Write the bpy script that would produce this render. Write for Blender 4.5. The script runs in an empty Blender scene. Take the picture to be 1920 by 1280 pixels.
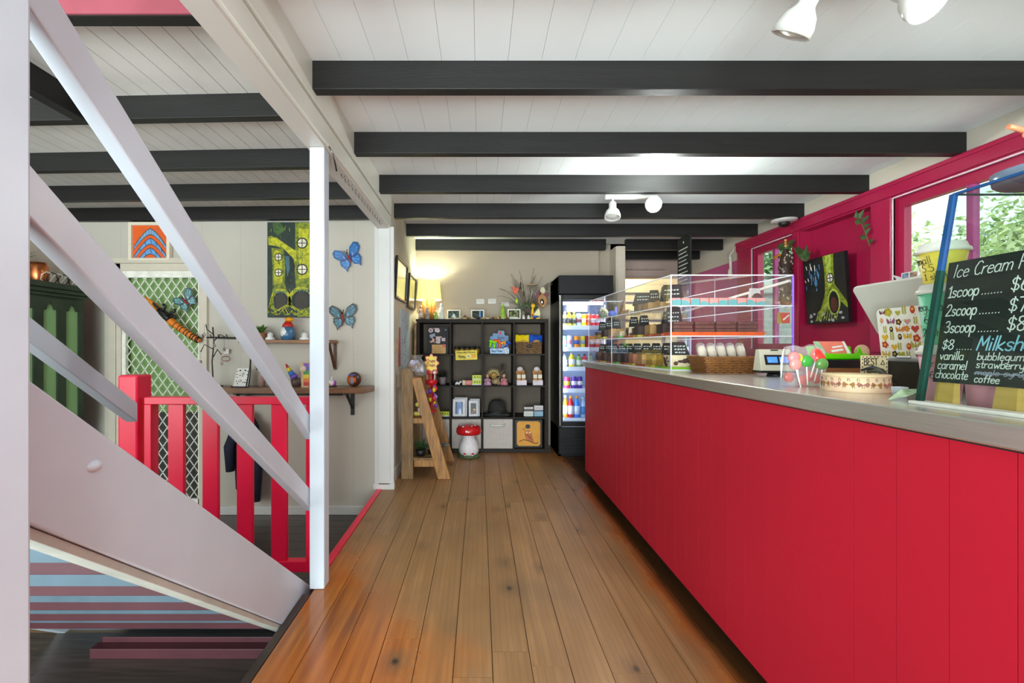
import bpy, math, random
from mathutils import Vector, Matrix, Euler
random.seed(7)
SC = bpy.context.scene
COL = SC.collection
F = 853.33                       # focal length in pixels of a 1920 px wide frame (16 mm on 36 mm)
EYE = 1.175
# ------------------------------------------------------------------ camera, sky, sun, fill lights, exposure
cd = bpy.data.cameras.new('camera'); cam = bpy.data.objects.new('camera', cd); COL.objects.link(cam)
cam.location = (0, 0, EYE); cam.rotation_euler = (math.pi/2, 0, 0)
cd.sensor_width = 36; cd.lens = 16; cd.shift_x = 61/1920; cd.shift_y = 9/1920; cd.clip_start = .05
SC.camera = cam
vs = SC.view_settings; vs.view_transform = 'Standard'; vs.look = 'None'; vs.gamma = 1; vs.use_curve_mapping = False
vs.exposure = 1.0
W = bpy.data.worlds.new('sky'); SC.world = W; W.use_nodes = True
bg = W.node_tree.nodes['Background']; bg.inputs[0].default_value = (.82, .95, 1.0, 1); bg.inputs[1].default_value = 1.2
def light(name, kind, loc, rot, energy, col=(1, 1, 1), **kw):
    l = bpy.data.lights.new(name, kind); l.energy = energy; l.color = col
    for k, v in kw.items(): setattr(l, k, v)
    o = bpy.data.objects.new(name, l); COL.objects.link(o); o.location = loc; o.rotation_euler = rot
    return o
light('sun', 'SUN', (0, 0, 9), (math.radians(8), math.radians(-14), 0), 3.0, (1, .97, .88), angle=.02)
# added fill light behind the camera, tilted up to brighten the ceiling
light('front_fill', 'AREA', (-.7, -2.4, .9), (math.radians(114), 0, math.radians(-8)), 205, (.85, .985, 1), shape='RECTANGLE', size=2.6, size_y=1.8)
light('side_fill', 'AREA', (-2.9, .5, 1.2), (math.radians(82), 0, math.radians(-20)), 20, (.87, .985, 1), shape='RECTANGLE', size=1.6, size_y=1.6)  # added fill light standing in the lower room, with no lamp there

# ------------------------------------------------------------------ helpers
def P(px, py, Y): return Vector(((px-899)/F*Y, Y, EYE-(py-649)/F*Y))
def PX(px, Y): return (px-899)/F*Y
def PZ(py, Y): return EYE-(py-649)/F*Y
def lin(h):
    if isinstance(h, str):
        h = h.lstrip('#'); h = [int(h[i:i+2], 16)/255 for i in (0, 2, 4)]
        return tuple(c/12.92 if c <= .04045 else ((c+.055)/1.055)**2.4 for c in h)+(1,)
    return tuple(h)+(1,)
MATS = {}
def M(name, col='808080', rough=.5, metal=0., var=.12, scale=14., bump=0., bscale=None, spec=.5, coat=0., stretch=None, emit=0., ecol=None, col2=None, trans=0., sss=0.):
    if name in MATS: return MATS[name]
    m = bpy.data.materials.new(name); m.use_nodes = True; MATS[name] = m
    nt = m.node_tree; N = nt.nodes; L = nt.links; b = N['Principled BSDF']
    c = lin(col); c2 = lin(col2) if col2 else tuple(x*(1-var*2) for x in c[:3])+(1,)
    tc = N.new('ShaderNodeTexCoord'); mp = N.new('ShaderNodeMapping'); L.new(tc.outputs['Object'], mp.inputs[0])
    if stretch: mp.inputs['Scale'].default_value = stretch
    nz = N.new('ShaderNodeTexNoise'); nz.inputs['Scale'].default_value = scale; nz.inputs['Detail'].default_value = 4
    L.new(mp.outputs[0], nz.inputs['Vector'])
    mx = N.new('ShaderNodeMix'); mx.data_type = 'RGBA'; mx.inputs[6].default_value = c2; mx.inputs[7].default_value = c
    rp = N.new('ShaderNodeMapRange'); rp.inputs[1].default_value = .3; rp.inputs[2].default_value = .62
    L.new(nz.outputs[0], rp.inputs[0]); L.new(rp.outputs[0], mx.inputs[0]); L.new(mx.outputs[2], b.inputs['Base Color'])
    b.inputs['Roughness'].default_value = rough; b.inputs['Metallic'].default_value = metal
    b.inputs['Specular IOR Level'].default_value = spec; b.inputs['Coat Weight'].default_value = coat
    b.inputs['Transmission Weight'].default_value = trans
    if emit: b.inputs['Emission Strength'].default_value = emit; b.inputs['Emission Color'].default_value = lin(ecol or col)
    if bump:
        n2 = N.new('ShaderNodeTexNoise'); n2.inputs['Scale'].default_value = bscale or scale*3; n2.inputs['Detail'].default_value = 5
        L.new(mp.outputs[0], n2.inputs['Vector']); bp = N.new('ShaderNodeBump'); bp.inputs['Strength'].default_value = bump; bp.inputs['Distance'].default_value = .004
        L.new(n2.outputs[0], bp.inputs['Height']); L.new(bp.outputs[0], b.inputs['Normal'])
    return m
def clear(name, tint='ffffff', refl=.12, rough=.02, haze=.0, hcol='ffffff'):
    if name in MATS: return MATS[name]
    m = bpy.data.materials.new(name); m.use_nodes = True; MATS[name] = m
    nt = m.node_tree; N = nt.nodes; L = nt.links; N.remove(N['Principled BSDF']); out = N['Material Output']
    tr = N.new('ShaderNodeBsdfTransparent'); tr.inputs[0].default_value = lin(tint)
    gl = N.new('ShaderNodeBsdfGlossy'); gl.inputs['Roughness'].default_value = rough
    lw = N.new('ShaderNodeLayerWeight'); lw.inputs[0].default_value = .35
    mr = N.new('ShaderNodeMapRange'); mr.inputs[3].default_value = refl*.35; mr.inputs[4].default_value = min(.95, refl*5)
    L.new(lw.outputs['Facing'], mr.inputs[0])
    mr.inputs[1].default_value = .2; mr.inputs[2].default_value = 1.0
    m1 = N.new('ShaderNodeMixShader'); L.new(mr.outputs[0], m1.inputs[0]); L.new(tr.outputs[0], m1.inputs[1]); L.new(gl.outputs[0], m1.inputs[2])
    last = m1
    if haze:
        df = N.new('ShaderNodeBsdfDiffuse'); df.inputs[0].default_value = lin(hcol)
        m2 = N.new('ShaderNodeMixShader'); m2.inputs[0].default_value = haze; L.new(last.outputs[0], m2.inputs[1]); L.new(df.outputs[0], m2.inputs[2]); last = m2
    L.new(last.outputs[0], out.inputs['Surface'])
    return m

def txt_strokes(s):
    x = 0; out = []
    for ch in s:
        if ch == ' ': x += 4; continue
        g = GLY.get(ch) or GLY.get(ch.lower()) or GLY['.']
        for st in g[1].split(';'):
            out.append([(x+float(a.split(',')[0]), float(a.split(',')[1])) for a in st.split()])
        x += g[0]+1.3
    return out, x
GLY = {
'a': (4.6, "4,4 3,5 1.2,5 0,3.5 0,1.5 1.2,0 3,.2 4,1.6;4,5 4,1 4.6,0"), 'b': (4, "0,9 0,0;0,3.5 1.5,5 3,5 4,3.5 4,1.5 3,0 1.5,0 0,1.5"),
'c': (4, "4,4.2 3,5 1.2,5 0,3.5 0,1.5 1.2,0 3,0 4,.8"), 'd': (4, "4,9 4,0;4,3.5 2.7,5 1.2,5 0,3.5 0,1.5 1.2,0 2.7,0 4,1.5"),
'e': (4, "0,2.7 4,2.9 3.8,4.2 2.8,5 1.2,5 0,3.5 0,1.5 1.2,0 3,0 4,.8"), 'f': (3, "3.6,8.5 2.8,9 1.9,8 1.5,0;0,5 3.2,5"),
'g': (4, "4,4 3,5 1.2,5 0,3.5 0,1.8 1.2,.4 3,.6 4,2;4,5 4,-2 3,-3.5 1,-3.3"), 'h': (4, "0,9 0,0;0,3.5 1.5,5 3,5 4,3.8 4,0"),
'i': (1, ".5,5 .5,0;.5,6.8 .5,7.3"), 'k': (4, "0,9 0,0;3.6,5 .2,2.2 4,0"), 'l': (1, ".5,9 .5,0"),
'm': (6.8, "0,5 0,0;0,3.5 1.3,5 2.6,5 3.4,3.8 3.4,0;3.4,3.5 4.7,5 6,5 6.8,3.8 6.8,0"), 'n': (4, "0,5 0,0;0,3.5 1.5,5 3,5 4,3.8 4,0"),
'o': (4, "1.3,5 0,3.5 0,1.5 1.3,0 2.7,0 4,1.5 4,3.5 2.7,5 1.3,5"), 'p': (4, "0,5 0,-3.5;0,3.5 1.5,5 3,5 4,3.5 4,1.5 3,0 1.5,0 0,1.5"),
'r': (3, "0,5 0,0;0,3 1.2,4.7 3,5"), 's': (3.6, "3.6,4.3 2.6,5 1,5 .1,4 1,2.8 2.8,2.3 3.6,1.2 2.6,0 1,0 0,.8"),
't': (3, "1.5,8 1.5,1 2.3,0 3.2,.4;0,5 3.2,5"), 'u': (4.4, "0,5 0,1.3 1.2,0 2.7,.2 3.8,1.5;3.8,5 3.8,1 4.4,0"), 'v': (4, "0,5 2,0 4,5"),
'w': (6, "0,5 1.5,0 3,4 4.5,0 6,5"), 'x': (4, "0,5 4,0;4,5 0,0"), 'y': (4, "0,5 0,2 1.3,.6 3,1 4,2.5;4,5 4,-2 3,-3.5 1,-3.2"),
'.': (1, ".3,0 .7,.6"), '$': (5, "5,7 3.6,8.2 1.4,8.2 .2,6.8 1,5 4,4 5,2.4 3.8,.9 1.4,.9 0,2;2.9,9.6 2.1,-.5"),
'1': (3, "0,7 2,9 2,0;.4,0 3.6,0"), '2': (5, "0,7 1,8.8 3.4,9 4.6,7.4 4,5.4 0,0 5,.2"), '3': (5, "0,8 1.5,9 3.6,8.8 4.4,7 3.2,5 1.6,4.8;3.2,5 4.9,3.2 4.4,1 2.4,0 0,.8"),
'5': (5, "4.6,9 .8,9 .4,5.4 3,5.6 4.6,4 4.6,1.6 2.6,0 0,.8"), '6': (5, "4,8.8 1.6,7 .2,3.4 .6,1 2.4,0 4.4,1 4.6,3.4 2.8,4.8 .4,3.4"), '7': (5, "0,9 5,9 2,0"),
'8': (5, "2.5,5 .6,6.4 .8,8.4 2.5,9 4.2,8.4 4.4,6.4 2.5,5 .2,3.2 .6,.8 2.5,0 4.4,.8 4.8,3.2 2.5,5"),
'B': (5, "0,0 0,9 3.4,9 4.4,7.4 3.4,5 0,5;3.4,5 4.8,2.6 3.6,0 0,0"), 'C': (5, "5,7.6 3.6,9 1.6,8.6 0,5.6 0,3 1.2,.4 3.4,0 5,1"), 'E': (4, "4,9 0,9 0,0 4,0;0,4.8 3.2,4.8"),
'F': (4, "4,9 0,9 0,0;0,4.8 3,4.8"), 'G': (5, "5,7.6 3.4,9 1.4,8.4 0,5.6 0,3 1.4,.3 3.6,0 5,1.2 5,4 3,4"), 'H': (5, "0,9 0,0;5,9 5,0;0,4.6 5,4.6"),
'I': (2, "1,9 1,0"), 'M': (6, "0,0 .6,9 3,3 5.4,9 6,0"), 'N': (5, "0,0 0,9 5,0 5,9"), 'P': (5, "0,0 0,9 3.4,9 4.8,7.4 4.6,5.6 3.2,4.4 0,4.4"), 'S': (5, "5,7.6 3.6,9 1.4,9 .2,7 1.2,5.2 4,4 5,2 3.6,0 1.4,0 0,1.4"),
'T': (5, "0,9 5,9;2.5,9 2.5,0"), 'W': (7, "0,9 1.6,0 3.5,6 5.4,0 7,9"), '-': (4, "0,4 4,4")}

class MB:
    def __init__(s): s.v = []; s.f = []; s.m = []; s.s = []
    def add(s, vs, fs, mi=0, sm=False):
        o = len(s.v); s.v += [tuple(v) for v in vs]
        for f in fs: s.f.append([o+i for i in f]); s.m.append(mi); s.s.append(sm)
        return s
    def box(s, x0, y0, z0, x1, y1, z1, mi=0):
        if x0 > x1: x0, x1 = x1, x0
        if y0 > y1: y0, y1 = y1, y0
        if z0 > z1: z0, z1 = z1, z0
        return s.add([(x0,y0,z0),(x1,y0,z0),(x1,y1,z0),(x0,y1,z0),(x0,y0,z1),(x1,y0,z1),(x1,y1,z1),(x0,y1,z1)],
              [(0,3,2,1),(4,5,6,7),(0,1,5,4),(1,2,6,5),(2,3,7,6),(3,0,4,7)], mi)
    def hexa(s, b, t, mi=0):      # b, t: four corners each, same winding (counter-clockwise from above)
        return s.add(list(b)+list(t), [(0,3,2,1),(4,5,6,7),(0,1,5,4),(1,2,6,5),(2,3,7,6),(3,0,4,7)], mi)
    def bar(s, p, q, w, h, mi=0, up=(0,0,1)):
        p, q = Vector(p), Vector(q); d = (q-p).normalized(); r = d.cross(Vector(up))
        if r.length < 1e-4: r = d.cross(Vector((1,0,0)))
        r.normalize(); u = r.cross(d); r *= w/2; u *= h/2
        return s.add([p-r-u,p+r-u,q+r-u,q-r-u,p-r+u,p+r+u,q+r+u,q-r+u], [(0,3,2,1),(4,5,6,7),(0,1,5,4),(1,2,6,5),(2,3,7,6),(3,0,4,7)], mi)
    def tube(s, pts, r, n=8, mi=0, sm=True):
        pts = [Vector(p) for p in pts]; k = len(pts); rs = r if isinstance(r, (list, tuple)) else [r]*k
        vs = []; prev = None
        for i, p in enumerate(pts):
            d = (pts[min(i+1,k-1)]-pts[max(i-1,0)]).normalized()
            a = prev if prev is not None else (Vector((0,0,1)) if abs(d.z) < .9 else Vector((1,0,0)))
            u = (a-d*a.dot(d)).normalized(); v = d.cross(u); prev = u
            vs += [p+(u*math.cos(2*math.pi*j/n)+v*math.sin(2*math.pi*j/n))*rs[i] for j in range(n)]
        fs = [(i*n+j, i*n+(j+1)%n, (i+1)*n+(j+1)%n, (i+1)*n+j) for i in range(k-1) for j in range(n)]
        s.add(vs, fs, mi, sm)
        o = len(s.v)-len(vs)
        s.f += [[o+j for j in range(n)][::-1], [o+(k-1)*n+j for j in range(n)]]; s.m += [mi]*2; s.s += [False]*2
        return s
    def lathe(s, prof, c=(0,0,0), n=20, mi=0, sm=True, sx=1, sy=1, cap=True):
        vs = []; k = len(prof); mis = mi if isinstance(mi, (list, tuple)) else [mi]*(k-1)
        for r, z in prof: vs += [(c[0]+r*sx*math.cos(2*math.pi*j/n), c[1]+r*sy*math.sin(2*math.pi*j/n), c[2]+z) for j in range(n)]
        o = len(s.v); s.v += vs
        for i in range(k-1):
            for j in range(n):
                s.f.append([o+i*n+j, o+i*n+(j+1)%n, o+(i+1)*n+(j+1)%n, o+(i+1)*n+j]); s.m.append(mis[i]); s.s.append(sm)
        if cap and prof[0][0] > 1e-5: s.f.append([o+j for j in range(n)][::-1]); s.m.append(mis[0]); s.s.append(False)
        if cap and prof[-1][0] > 1e-5: s.f.append([o+(k-1)*n+j for j in range(n)]); s.m.append(mis[-1]); s.s.append(False)
        return s
    def ell(s, c, r, mi=0, n=14, m=8):
        if not isinstance(r, (list, tuple)): r = (r, r, r)
        prof = [(max(1e-6, math.sin(math.pi*i/m)), -math.cos(math.pi*i/m)) for i in range(m+1)]
        vs = [(c[0]+r[0]*p*math.cos(2*math.pi*j/n), c[1]+r[1]*p*math.sin(2*math.pi*j/n), c[2]+r[2]*z) for p, z in prof for j in range(n)]
        fs = [(i*n+j, i*n+(j+1)%n, (i+1)*n+(j+1)%n, (i+1)*n+j) for i in range(m) for j in range(n)]
        return s.add(vs, fs, mi, True)
    def prism(s, poly, t, o=(0,0,0), u=(1,0,0), v=(0,0,1), mi=0, mside=None, d0=0.):   # extruded along u x v by t, from d0
        o, u, v = Vector(o), Vector(u).normalized(), Vector(v).normalized(); w = u.cross(v).normalized(); k = len(poly)
        a = [o+u*x+v*y+w*d0 for x, y in poly]; b = [p+w*t for p in a]
        ar = sum(poly[i][0]*poly[(i+1)%k][1]-poly[(i+1)%k][0]*poly[i][1] for i in range(k))
        fa = list(range(k))[::-1]; fb = list(range(k, 2*k)); sd = [(i, (i+1)%k, k+(i+1)%k, k+i) for i in range(k)]
        if ar < 0: fa, fb, sd = fa[::-1], fb[::-1], [f[::-1] for f in sd]
        s.add(a+b, [fa, fb], mi); oo = len(s.v)-2*k
        for f in sd: s.f.append([oo+i for i in f]); s.m.append(mi if mside is None else mside); s.s.append(False)
        return s
    def flat(s, poly, o, u, v, mi=0, d=0.):
        o, u, v = Vector(o), Vector(u).normalized(), Vector(v).normalized(); w = u.cross(v)
        k = len(poly); ar = sum(poly[i][0]*poly[(i+1)%k][1]-poly[(i+1)%k][0]*poly[i][1] for i in range(k))
        return s.add([o+u*x+v*y+w*d for x, y in poly], [list(range(k)) if ar > 0 else list(range(k))[::-1]], mi)
    def ribbon(s, pts, wd, o, u, v, mi=0, d=0.):
        o, u, v = Vector(o), Vector(u).normalized(), Vector(v).normalized(); w = u.cross(v)
        q = [Vector((x, y)) for x, y in pts]
        for a, b in zip(q, q[1:]):
            t = b-a
            if t.length < 1e-9: continue
            t.normalize(); n = Vector((-t.y, t.x))*wd/2; a2 = a-t*wd*.3; b2 = b+t*wd*.3
            s.add([o+u*c.x+v*c.y+w*d for c in (a2-n, b2-n, b2+n, a2+n)], [(0,1,2,3)], mi)
        return s
    def text(s, t, size, wd, o, u, v, mi=0, d=.0006, slant=0., width=None):
        st, tot = txt_strokes(t); k = size/9; kx = k if width is None else width/tot
        for pl in st: s.ribbon([((x+slant*y)*kx, y*k) for x, y in pl], wd, o, u, v, mi, d)
        return s
    def xf(s, mat): s.v = [tuple(mat @ Vector(v)) for v in s.v]; return s
    def build(s, name, mats, parent=None, bevel=0.):
        me = bpy.data.meshes.new(name); me.from_pydata(s.v, [], s.f)
        if not isinstance(mats, (list, tuple)): mats = [mats]
        for m in mats: me.materials.append(m)
        me.polygons.foreach_set('material_index', [min(i, len(mats)-1) for i in s.m]); me.polygons.foreach_set('use_smooth', s.s); me.update()
        ob = bpy.data.objects.new(name, me); COL.objects.link(ob)
        if parent: ob.parent = parent
        if bevel:
            bv = ob.modifiers.new('b', 'BEVEL'); bv.width = bevel; bv.segments = 2; bv.limit_method = 'ANGLE'; bv.harden_normals = False
        return ob
def tag(o, label=None, cat=None, group=None, kind=None):
    for k, v in (('label', label), ('category', cat), ('group', group), ('kind', kind)):
        if v: o[k] = v
    return o
def T(name, label, cat, loc=(0,0,0), rz=0., group=None, rot=None):
    o = bpy.data.objects.new(name, None); COL.objects.link(o); o.empty_display_size = .05
    o.location = loc; o.rotation_euler = rot or (0, 0, rz)
    return tag(o, label, cat, group)
def one(name, label, cat, mb, mats, loc=(0,0,0), rz=0., group=None, rot=None, bevel=0.):
    o = mb.build(name, mats, None, bevel); o.location = loc; o.rotation_euler = rot or (0, 0, rz)
    return tag(o, label, cat, group)
CATS = {'wall': 'wall', 'floor': 'floor', 'ceiling': 'ceiling', 'window': 'window', 'door': 'door', 'baseboard': 'baseboard', 'trim': 'trim'}
def S(name, mb, mats, label=None, parent=None, bevel=0.):
    o = mb.build(name, mats, parent, bevel)
    if parent is None: tag(o, label, CATS.get(name.split('_')[0].split('.')[0], name.split('_')[-1]), None, 'structure')
    return o
def dup(root, loc, rz=None, label=None, group=None):
    r = root.copy(); COL.objects.link(r); r.location = loc
    if rz is not None: r.rotation_euler = (0, 0, rz)
    if label: r['label'] = label
    if group: r['group'] = group
    for ch in list(root.children):
        c = ch.copy(); COL.objects.link(c); c.parent = r
        for g in list(ch.children):
            d = g.copy(); COL.objects.link(d); d.parent = c
    return r
def B(*a): return MB().box(*a)
# ================================================================== materials of the shell
WHITE = M('white_gloss_paint', 'D2D2D0', .38, var=.02, scale=3)
CEILW = M('ceiling_paint', 'F2F8F8', .55, var=.015, scale=3)
CEILG = M('aged_ceiling_paint', 'D6D1CA', .6, var=.06, scale=4)
GAP = M('dark_gap', '55504A', .9)
BLACKW = M('black_stained_timber', '1D1C1B', .5, spec=.35, var=.12, scale=6, bump=.25, bscale=40, stretch=(.4, 6, 6))
CREAM = M('cream_wall_paint', 'C2B8A8', .6, var=.03, scale=2, bump=.06, bscale=60)
TAN = M('tan_wall_paint', 'B2A492', .6, var=.03, scale=2, bump=.06, bscale=60)
PALE = M('pale_wall_paint', 'C2BCB0', .55, var=.03, scale=2, bump=.06, bscale=60)
PINK = M('raspberry_gloss_paint', 'A81A44', .3, var=.05, scale=3, bump=.05, bscale=40)
MAG = M('magenta_wall_paint', 'B84C80', .5, var=.05, scale=2)
FENCE = M('bright_red_gloss_paint', 'EE1C46', .32, var=.04, scale=4, bump=.08, bscale=50)
CRED = M('crimson_panel_paint', 'A6172A', .5, var=.04, scale=1.5, bump=.05, bscale=50, spec=.2)
BURG = M('burgundy_paint', '4A2028', .5, var=.12, scale=6, bump=.2)
SLATE = M('slate_blue_paint', '4C606C', .5, var=.12, scale=6, bump=.2)
STEEL = M('brushed_steel', 'DEDCD4', .27, metal=.9, var=.06, scale=30, stretch=(8, .2, 8))
DARKF = M('dark_stained_boards', '4A403B', .28, var=.2, scale=5, bump=.2, bscale=20, stretch=(1, 12, 12))
BROWNF = M('brown_bare_board', '7A6246', .4, var=.2, scale=5, bump=.2, bscale=20, stretch=(1, 12, 12))

def floor_material():
    m = bpy.data.materials.new('worn_pine_boards'); m.use_nodes = True
    nt = m.node_tree; N = nt.nodes; L = nt.links; b = N['Principled BSDF']
    def mth(op, *a):
        n = N.new('ShaderNodeMath'); n.operation = op
        for i, x in enumerate(a):
            if isinstance(x, (int, float)): n.inputs[i].default_value = x
            else: L.new(x, n.inputs[i])
        return n.outputs[0]
    def mix(f, a, c):
        n = N.new('ShaderNodeMix'); n.data_type = 'RGBA'
        if isinstance(f, float): n.inputs[0].default_value = f
        else: L.new(f, n.inputs[0])
        for i, x in ((6, a), (7, c)):
            if isinstance(x, str): n.inputs[i].default_value = lin(x)
            else: L.new(x, n.inputs[i])
        return n.outputs[2]
    def rng(x, a, c, d=0., e=1.):
        n = N.new('ShaderNodeMapRange'); L.new(x, n.inputs[0])
        for i, q in ((1, a), (2, c), (3, d), (4, e)): n.inputs[i].default_value = q
        return n.outputs[0]
    def noise(vec, sc, det=4, st=None):
        if st:
            mp = N.new('ShaderNodeMapping'); mp.inputs['Scale'].default_value = st; L.new(vec, mp.inputs[0]); vec = mp.outputs[0]
        n = N.new('ShaderNodeTexNoise'); n.inputs['Scale'].default_value = sc; n.inputs['Detail'].default_value = det; L.new(vec, n.inputs['Vector']); return n.outputs[0]
    tc = N.new('ShaderNodeTexCoord'); oi = N.new('ShaderNodeObjectInfo')
    off = N.new('ShaderNodeVectorMath'); off.operation = 'ADD'; cb = N.new('ShaderNodeCombineXYZ')
    L.new(mth('MULTIPLY', oi.outputs['Random'], 37.), cb.inputs[1]); L.new(mth('MULTIPLY', oi.outputs['Random'], 11.), cb.inputs[2])
    L.new(tc.outputs['Object'], off.inputs[0]); L.new(cb.outputs[0], off.inputs[1]); v = off.outputs[0]
    grain = noise(v, 1., 7, (34, 1.3, 1)); blot = noise(v, 2.2, 3, (2.5, 1, 1)); fine = noise(v, 9., 5, (4, .6, 1))
    wave = N.new('ShaderNodeTexWave'); wave.inputs['Scale'].default_value = 2.2; wave.inputs['Distortion'].default_value = 9.; wave.inputs['Detail'].default_value = 3; wave.inputs['Detail Scale'].default_value = .7
    mpw = N.new('ShaderNodeMapping'); mpw.inputs['Scale'].default_value = (5.5, .35, 1); L.new(v, mpw.inputs[0]); L.new(mpw.outputs[0], wave.inputs['Vector'])
    worn = mix(rng(grain, .25, .75), '886644', 'B08558'); worn = mix(rng(blot, .38, .62, 0., .8), worn, '8E683E')
    worn = mix(mth('MULTIPLY', oi.outputs['Random'], .35), worn, '8C6842')
    worn = mix(rng(wave.outputs[0], .65, 1., 0., .26), worn, '70502F')
    varn = mix(rng(grain, .3, .7), '8A481C', 'C0742C'); varn = mix(rng(blot, .4, .65, 0., .8), varn, 'AC5E20')
    vor = N.new('ShaderNodeTexVoronoi'); vor.inputs['Scale'].default_value = 1.; mp = N.new('ShaderNodeMapping'); mp.inputs['Scale'].default_value = (4.6, 3.0, 1)
    L.new(v, mp.inputs[0]); L.new(mp.outputs[0], vor.inputs['Vector']); vc = N.new('ShaderNodeSeparateColor'); L.new(vor.outputs['Color'], vc.inputs[0]); some = rng(vc.outputs[0], .36, .42)
    knot = mth('MULTIPLY', some, rng(mth('ADD', vor.outputs['Distance'], mth('MULTIPLY', fine, .05)), .07, .115, 1., 0.))
    halo = mth('MULTIPLY', some, rng(mth('ADD', vor.outputs['Distance'], mth('MULTIPLY', fine, .3)), .2, .45, .6, 0.))
    # where the old varnish is walked off: the middle of the aisle, by place on the floor
    sp = N.new('ShaderNodeSeparateXYZ'); L.new(tc.outputs['Object'], sp.inputs[0]); X, Y = sp.outputs[0], sp.outputs[1]
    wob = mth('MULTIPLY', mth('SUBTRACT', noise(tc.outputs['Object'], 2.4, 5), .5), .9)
    left = rng(mth('ADD', mth('ADD', X, mth('MULTIPLY', Y, .62)), wob), .72, 1.1, 0., 1.)     # varnish survives at the near left
    right = rng(mth('ADD', X, mth('MULTIPLY', wob, .25)), .8, .9, 1., 0.)
    far = rng(mth('ADD', Y, wob), 3.8, 5.2, 1., .6)
    wear = mth('MULTIPLY', mth('MULTIPLY', left, right), far)
    col = mix(wear, varn, worn); col = mix(halo, col, '5E4228'); col = mix(knot, col, '2A1C12')
    dirt = rng(noise(tc.outputs['Object'], 1.3, 5), .46, .72, 0., .5); col = mix(dirt, col, '665642')
    edge = rng(mth('ADD', X, mth('MULTIPLY', wob, .1)), .86, .93, 0., .9); col = mix(edge, col, '22180F')   # floor darker along the foot of the counter
    L.new(col, b.inputs['Base Color']); L.new(rng(mth('ADD', wear, mth('MULTIPLY', fine, .25)), 0., 1.2, .14, .5), b.inputs['Roughness'])
    bp = N.new('ShaderNodeBump'); bp.inputs['Strength'].default_value = .12; bp.inputs['Distance'].default_value = .003; L.new(grain, bp.inputs['Height']); L.new(bp.outputs[0], b.inputs['Normal'])
    return m
WOODF = floor_material()

# ================================================================== floors
fl = S('floor', B(-.80, -3, -.12, 2.95, 6.2, -.016), M('floor_gap', '2E2218', .9), 'worn pine board floor of the shop aisle')
BW = .143
for k in range(-6, 8):
    x0 = .048+BW*k; x1 = x0+BW
    if k == -6: x0 = -.80
    ys = [-1.2]; y = .8+random.random()*1.2
    while y < 5.2:
        ys.append(y); y += 1.3+random.random()*1.6
    ys.append(5.41)
    for a, b_ in zip(ys, ys[1:]):
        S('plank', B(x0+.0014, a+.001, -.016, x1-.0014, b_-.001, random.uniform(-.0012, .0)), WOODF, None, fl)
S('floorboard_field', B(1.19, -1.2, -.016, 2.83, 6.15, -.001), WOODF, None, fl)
lf = S('floor', B(-3.6, .2, -.34, -.82, 3.9, -.236), GAP, 'dark stained board floor one step down by the staircase')
y = 1.05; i = 0
while y < 3.8:
    xs = [-3.5, -1.72, -.83] if i == 9 else [-3.5, random.uniform(-2.9, -1.2), -.83]
    for j in range(2):
        S('plank', B(xs[j]+.001, y+.0012, -.236, xs[j+1]-.001, min(3.8, y+.13)-.0012, -.22), BROWNF if (i == 9 and j == 0) else DARKF, None, lf)
    y += .13; i += 1
S('trim_1', B(-.845, 2.285, -.03, -.802, 3.74, .004), FENCE, 'bright red painted edge strip along the floor step', bevel=.003)
S('trim_2', B(-.838, .3, -.22, -.802, 2.158, .002), M('dark_step_edge', '3A2C24', .5, var=.2, scale=8, bump=.3), 'dark worn edge board beside the foot of the stairs', bevel=.004)
S('trim_3', B(-.83, 2.16, -.22, -.803, 3.74, -.032), BURG, 'burgundy riser board under the red floor edge')

# ================================================================== walls
def panelled(root, xs, z0, z1, y, mat):
    for a, b_ in zip(xs, xs[1:]): S('panel', B(a+.0004, y, z0, b_-.0004, y+.012, z1), mat, None, root)
WY = 3.79
wl = S('wall_rear_left', MB().box(-3.5, WY+.012, -.22, -2.985, WY+.1, 2.33).box(-2.985, WY+.012, 1.80, -2.31, WY+.1, 2.33).box(-2.31, WY+.012, -.22, -.857, WY+.1, 2.33), PALE, 'pale painted sheet wall with shelves and butterflies')
panelled(wl, [-3.5, -2.985], -.22, 2.33, WY, PALE); panelled(wl, [-2.985, -2.31], 1.80, 2.33, WY, PALE); panelled(wl, [-2.31, -1.99, -1.05, -.857], -.22, 2.33, WY, PALE)
S('wall_left', B(-3.6, .2, -.34, -3.5, 3.9, 2.33), CREAM, 'pale side wall behind the green hutch')
S('wall_partition', B(-.857, 3.77, -.22, -.745, 5.54, 2.42), M('partition_paint', 'CBC4B2', .5, var=.03, scale=2), 'partition wall beside the bookcase with two framed pictures')
S('trim_4', MB().box(-.865, 3.745, .04, -.705, 3.775, 2.16).box(-.83, 3.735, .04, -.735, 3.747, 2.16), WHITE, 'white corner post trim at the end of the partition', bevel=.003)
S('baseboard_partition', MB().box(-.872, 3.735, 0, -.70, 3.78, .05).box(-.745, 3.78, 0, -.735, 5.42, .1), WHITE, 'white base block of the corner post')
S('baseboard_left', B(-2.25, 3.765, -.22, -.86, WY, -.15), WHITE, 'white skirting board under the shelves', bevel=.004)
S('wall_rear', MB().box(-.86, 5.42, 0, 1.42, 5.54, 2.42).box(1.42, 5.56, 0, 1.6, 5.6, 2.42), TAN, 'tan rear wall behind the bookcase')
S('trim_5', MB().box(1.588, 5.30, 0, 1.70, 5.62, 2.34).box(1.60, 5.285, 0, 1.688, 5.30, 2.34), M('cream_post_paint', 'D9CDBB', .5, var=.02), 'cream square post right of the drinks fridge', bevel=.004)
wa = S('wall_alcove', MB().box(1.6, 6.15, 0, 1.85, 6.27, 2.42).box(1.85, 6.15, 2.1, 2.95, 6.27, 2.42).box(2.72, 6.15, 0, 2.95, 6.27, 2.1), M('alcove_paint', 'C3AFA4', .6, var=.02), 'pinkish tan wall over the rear doorway')
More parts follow.
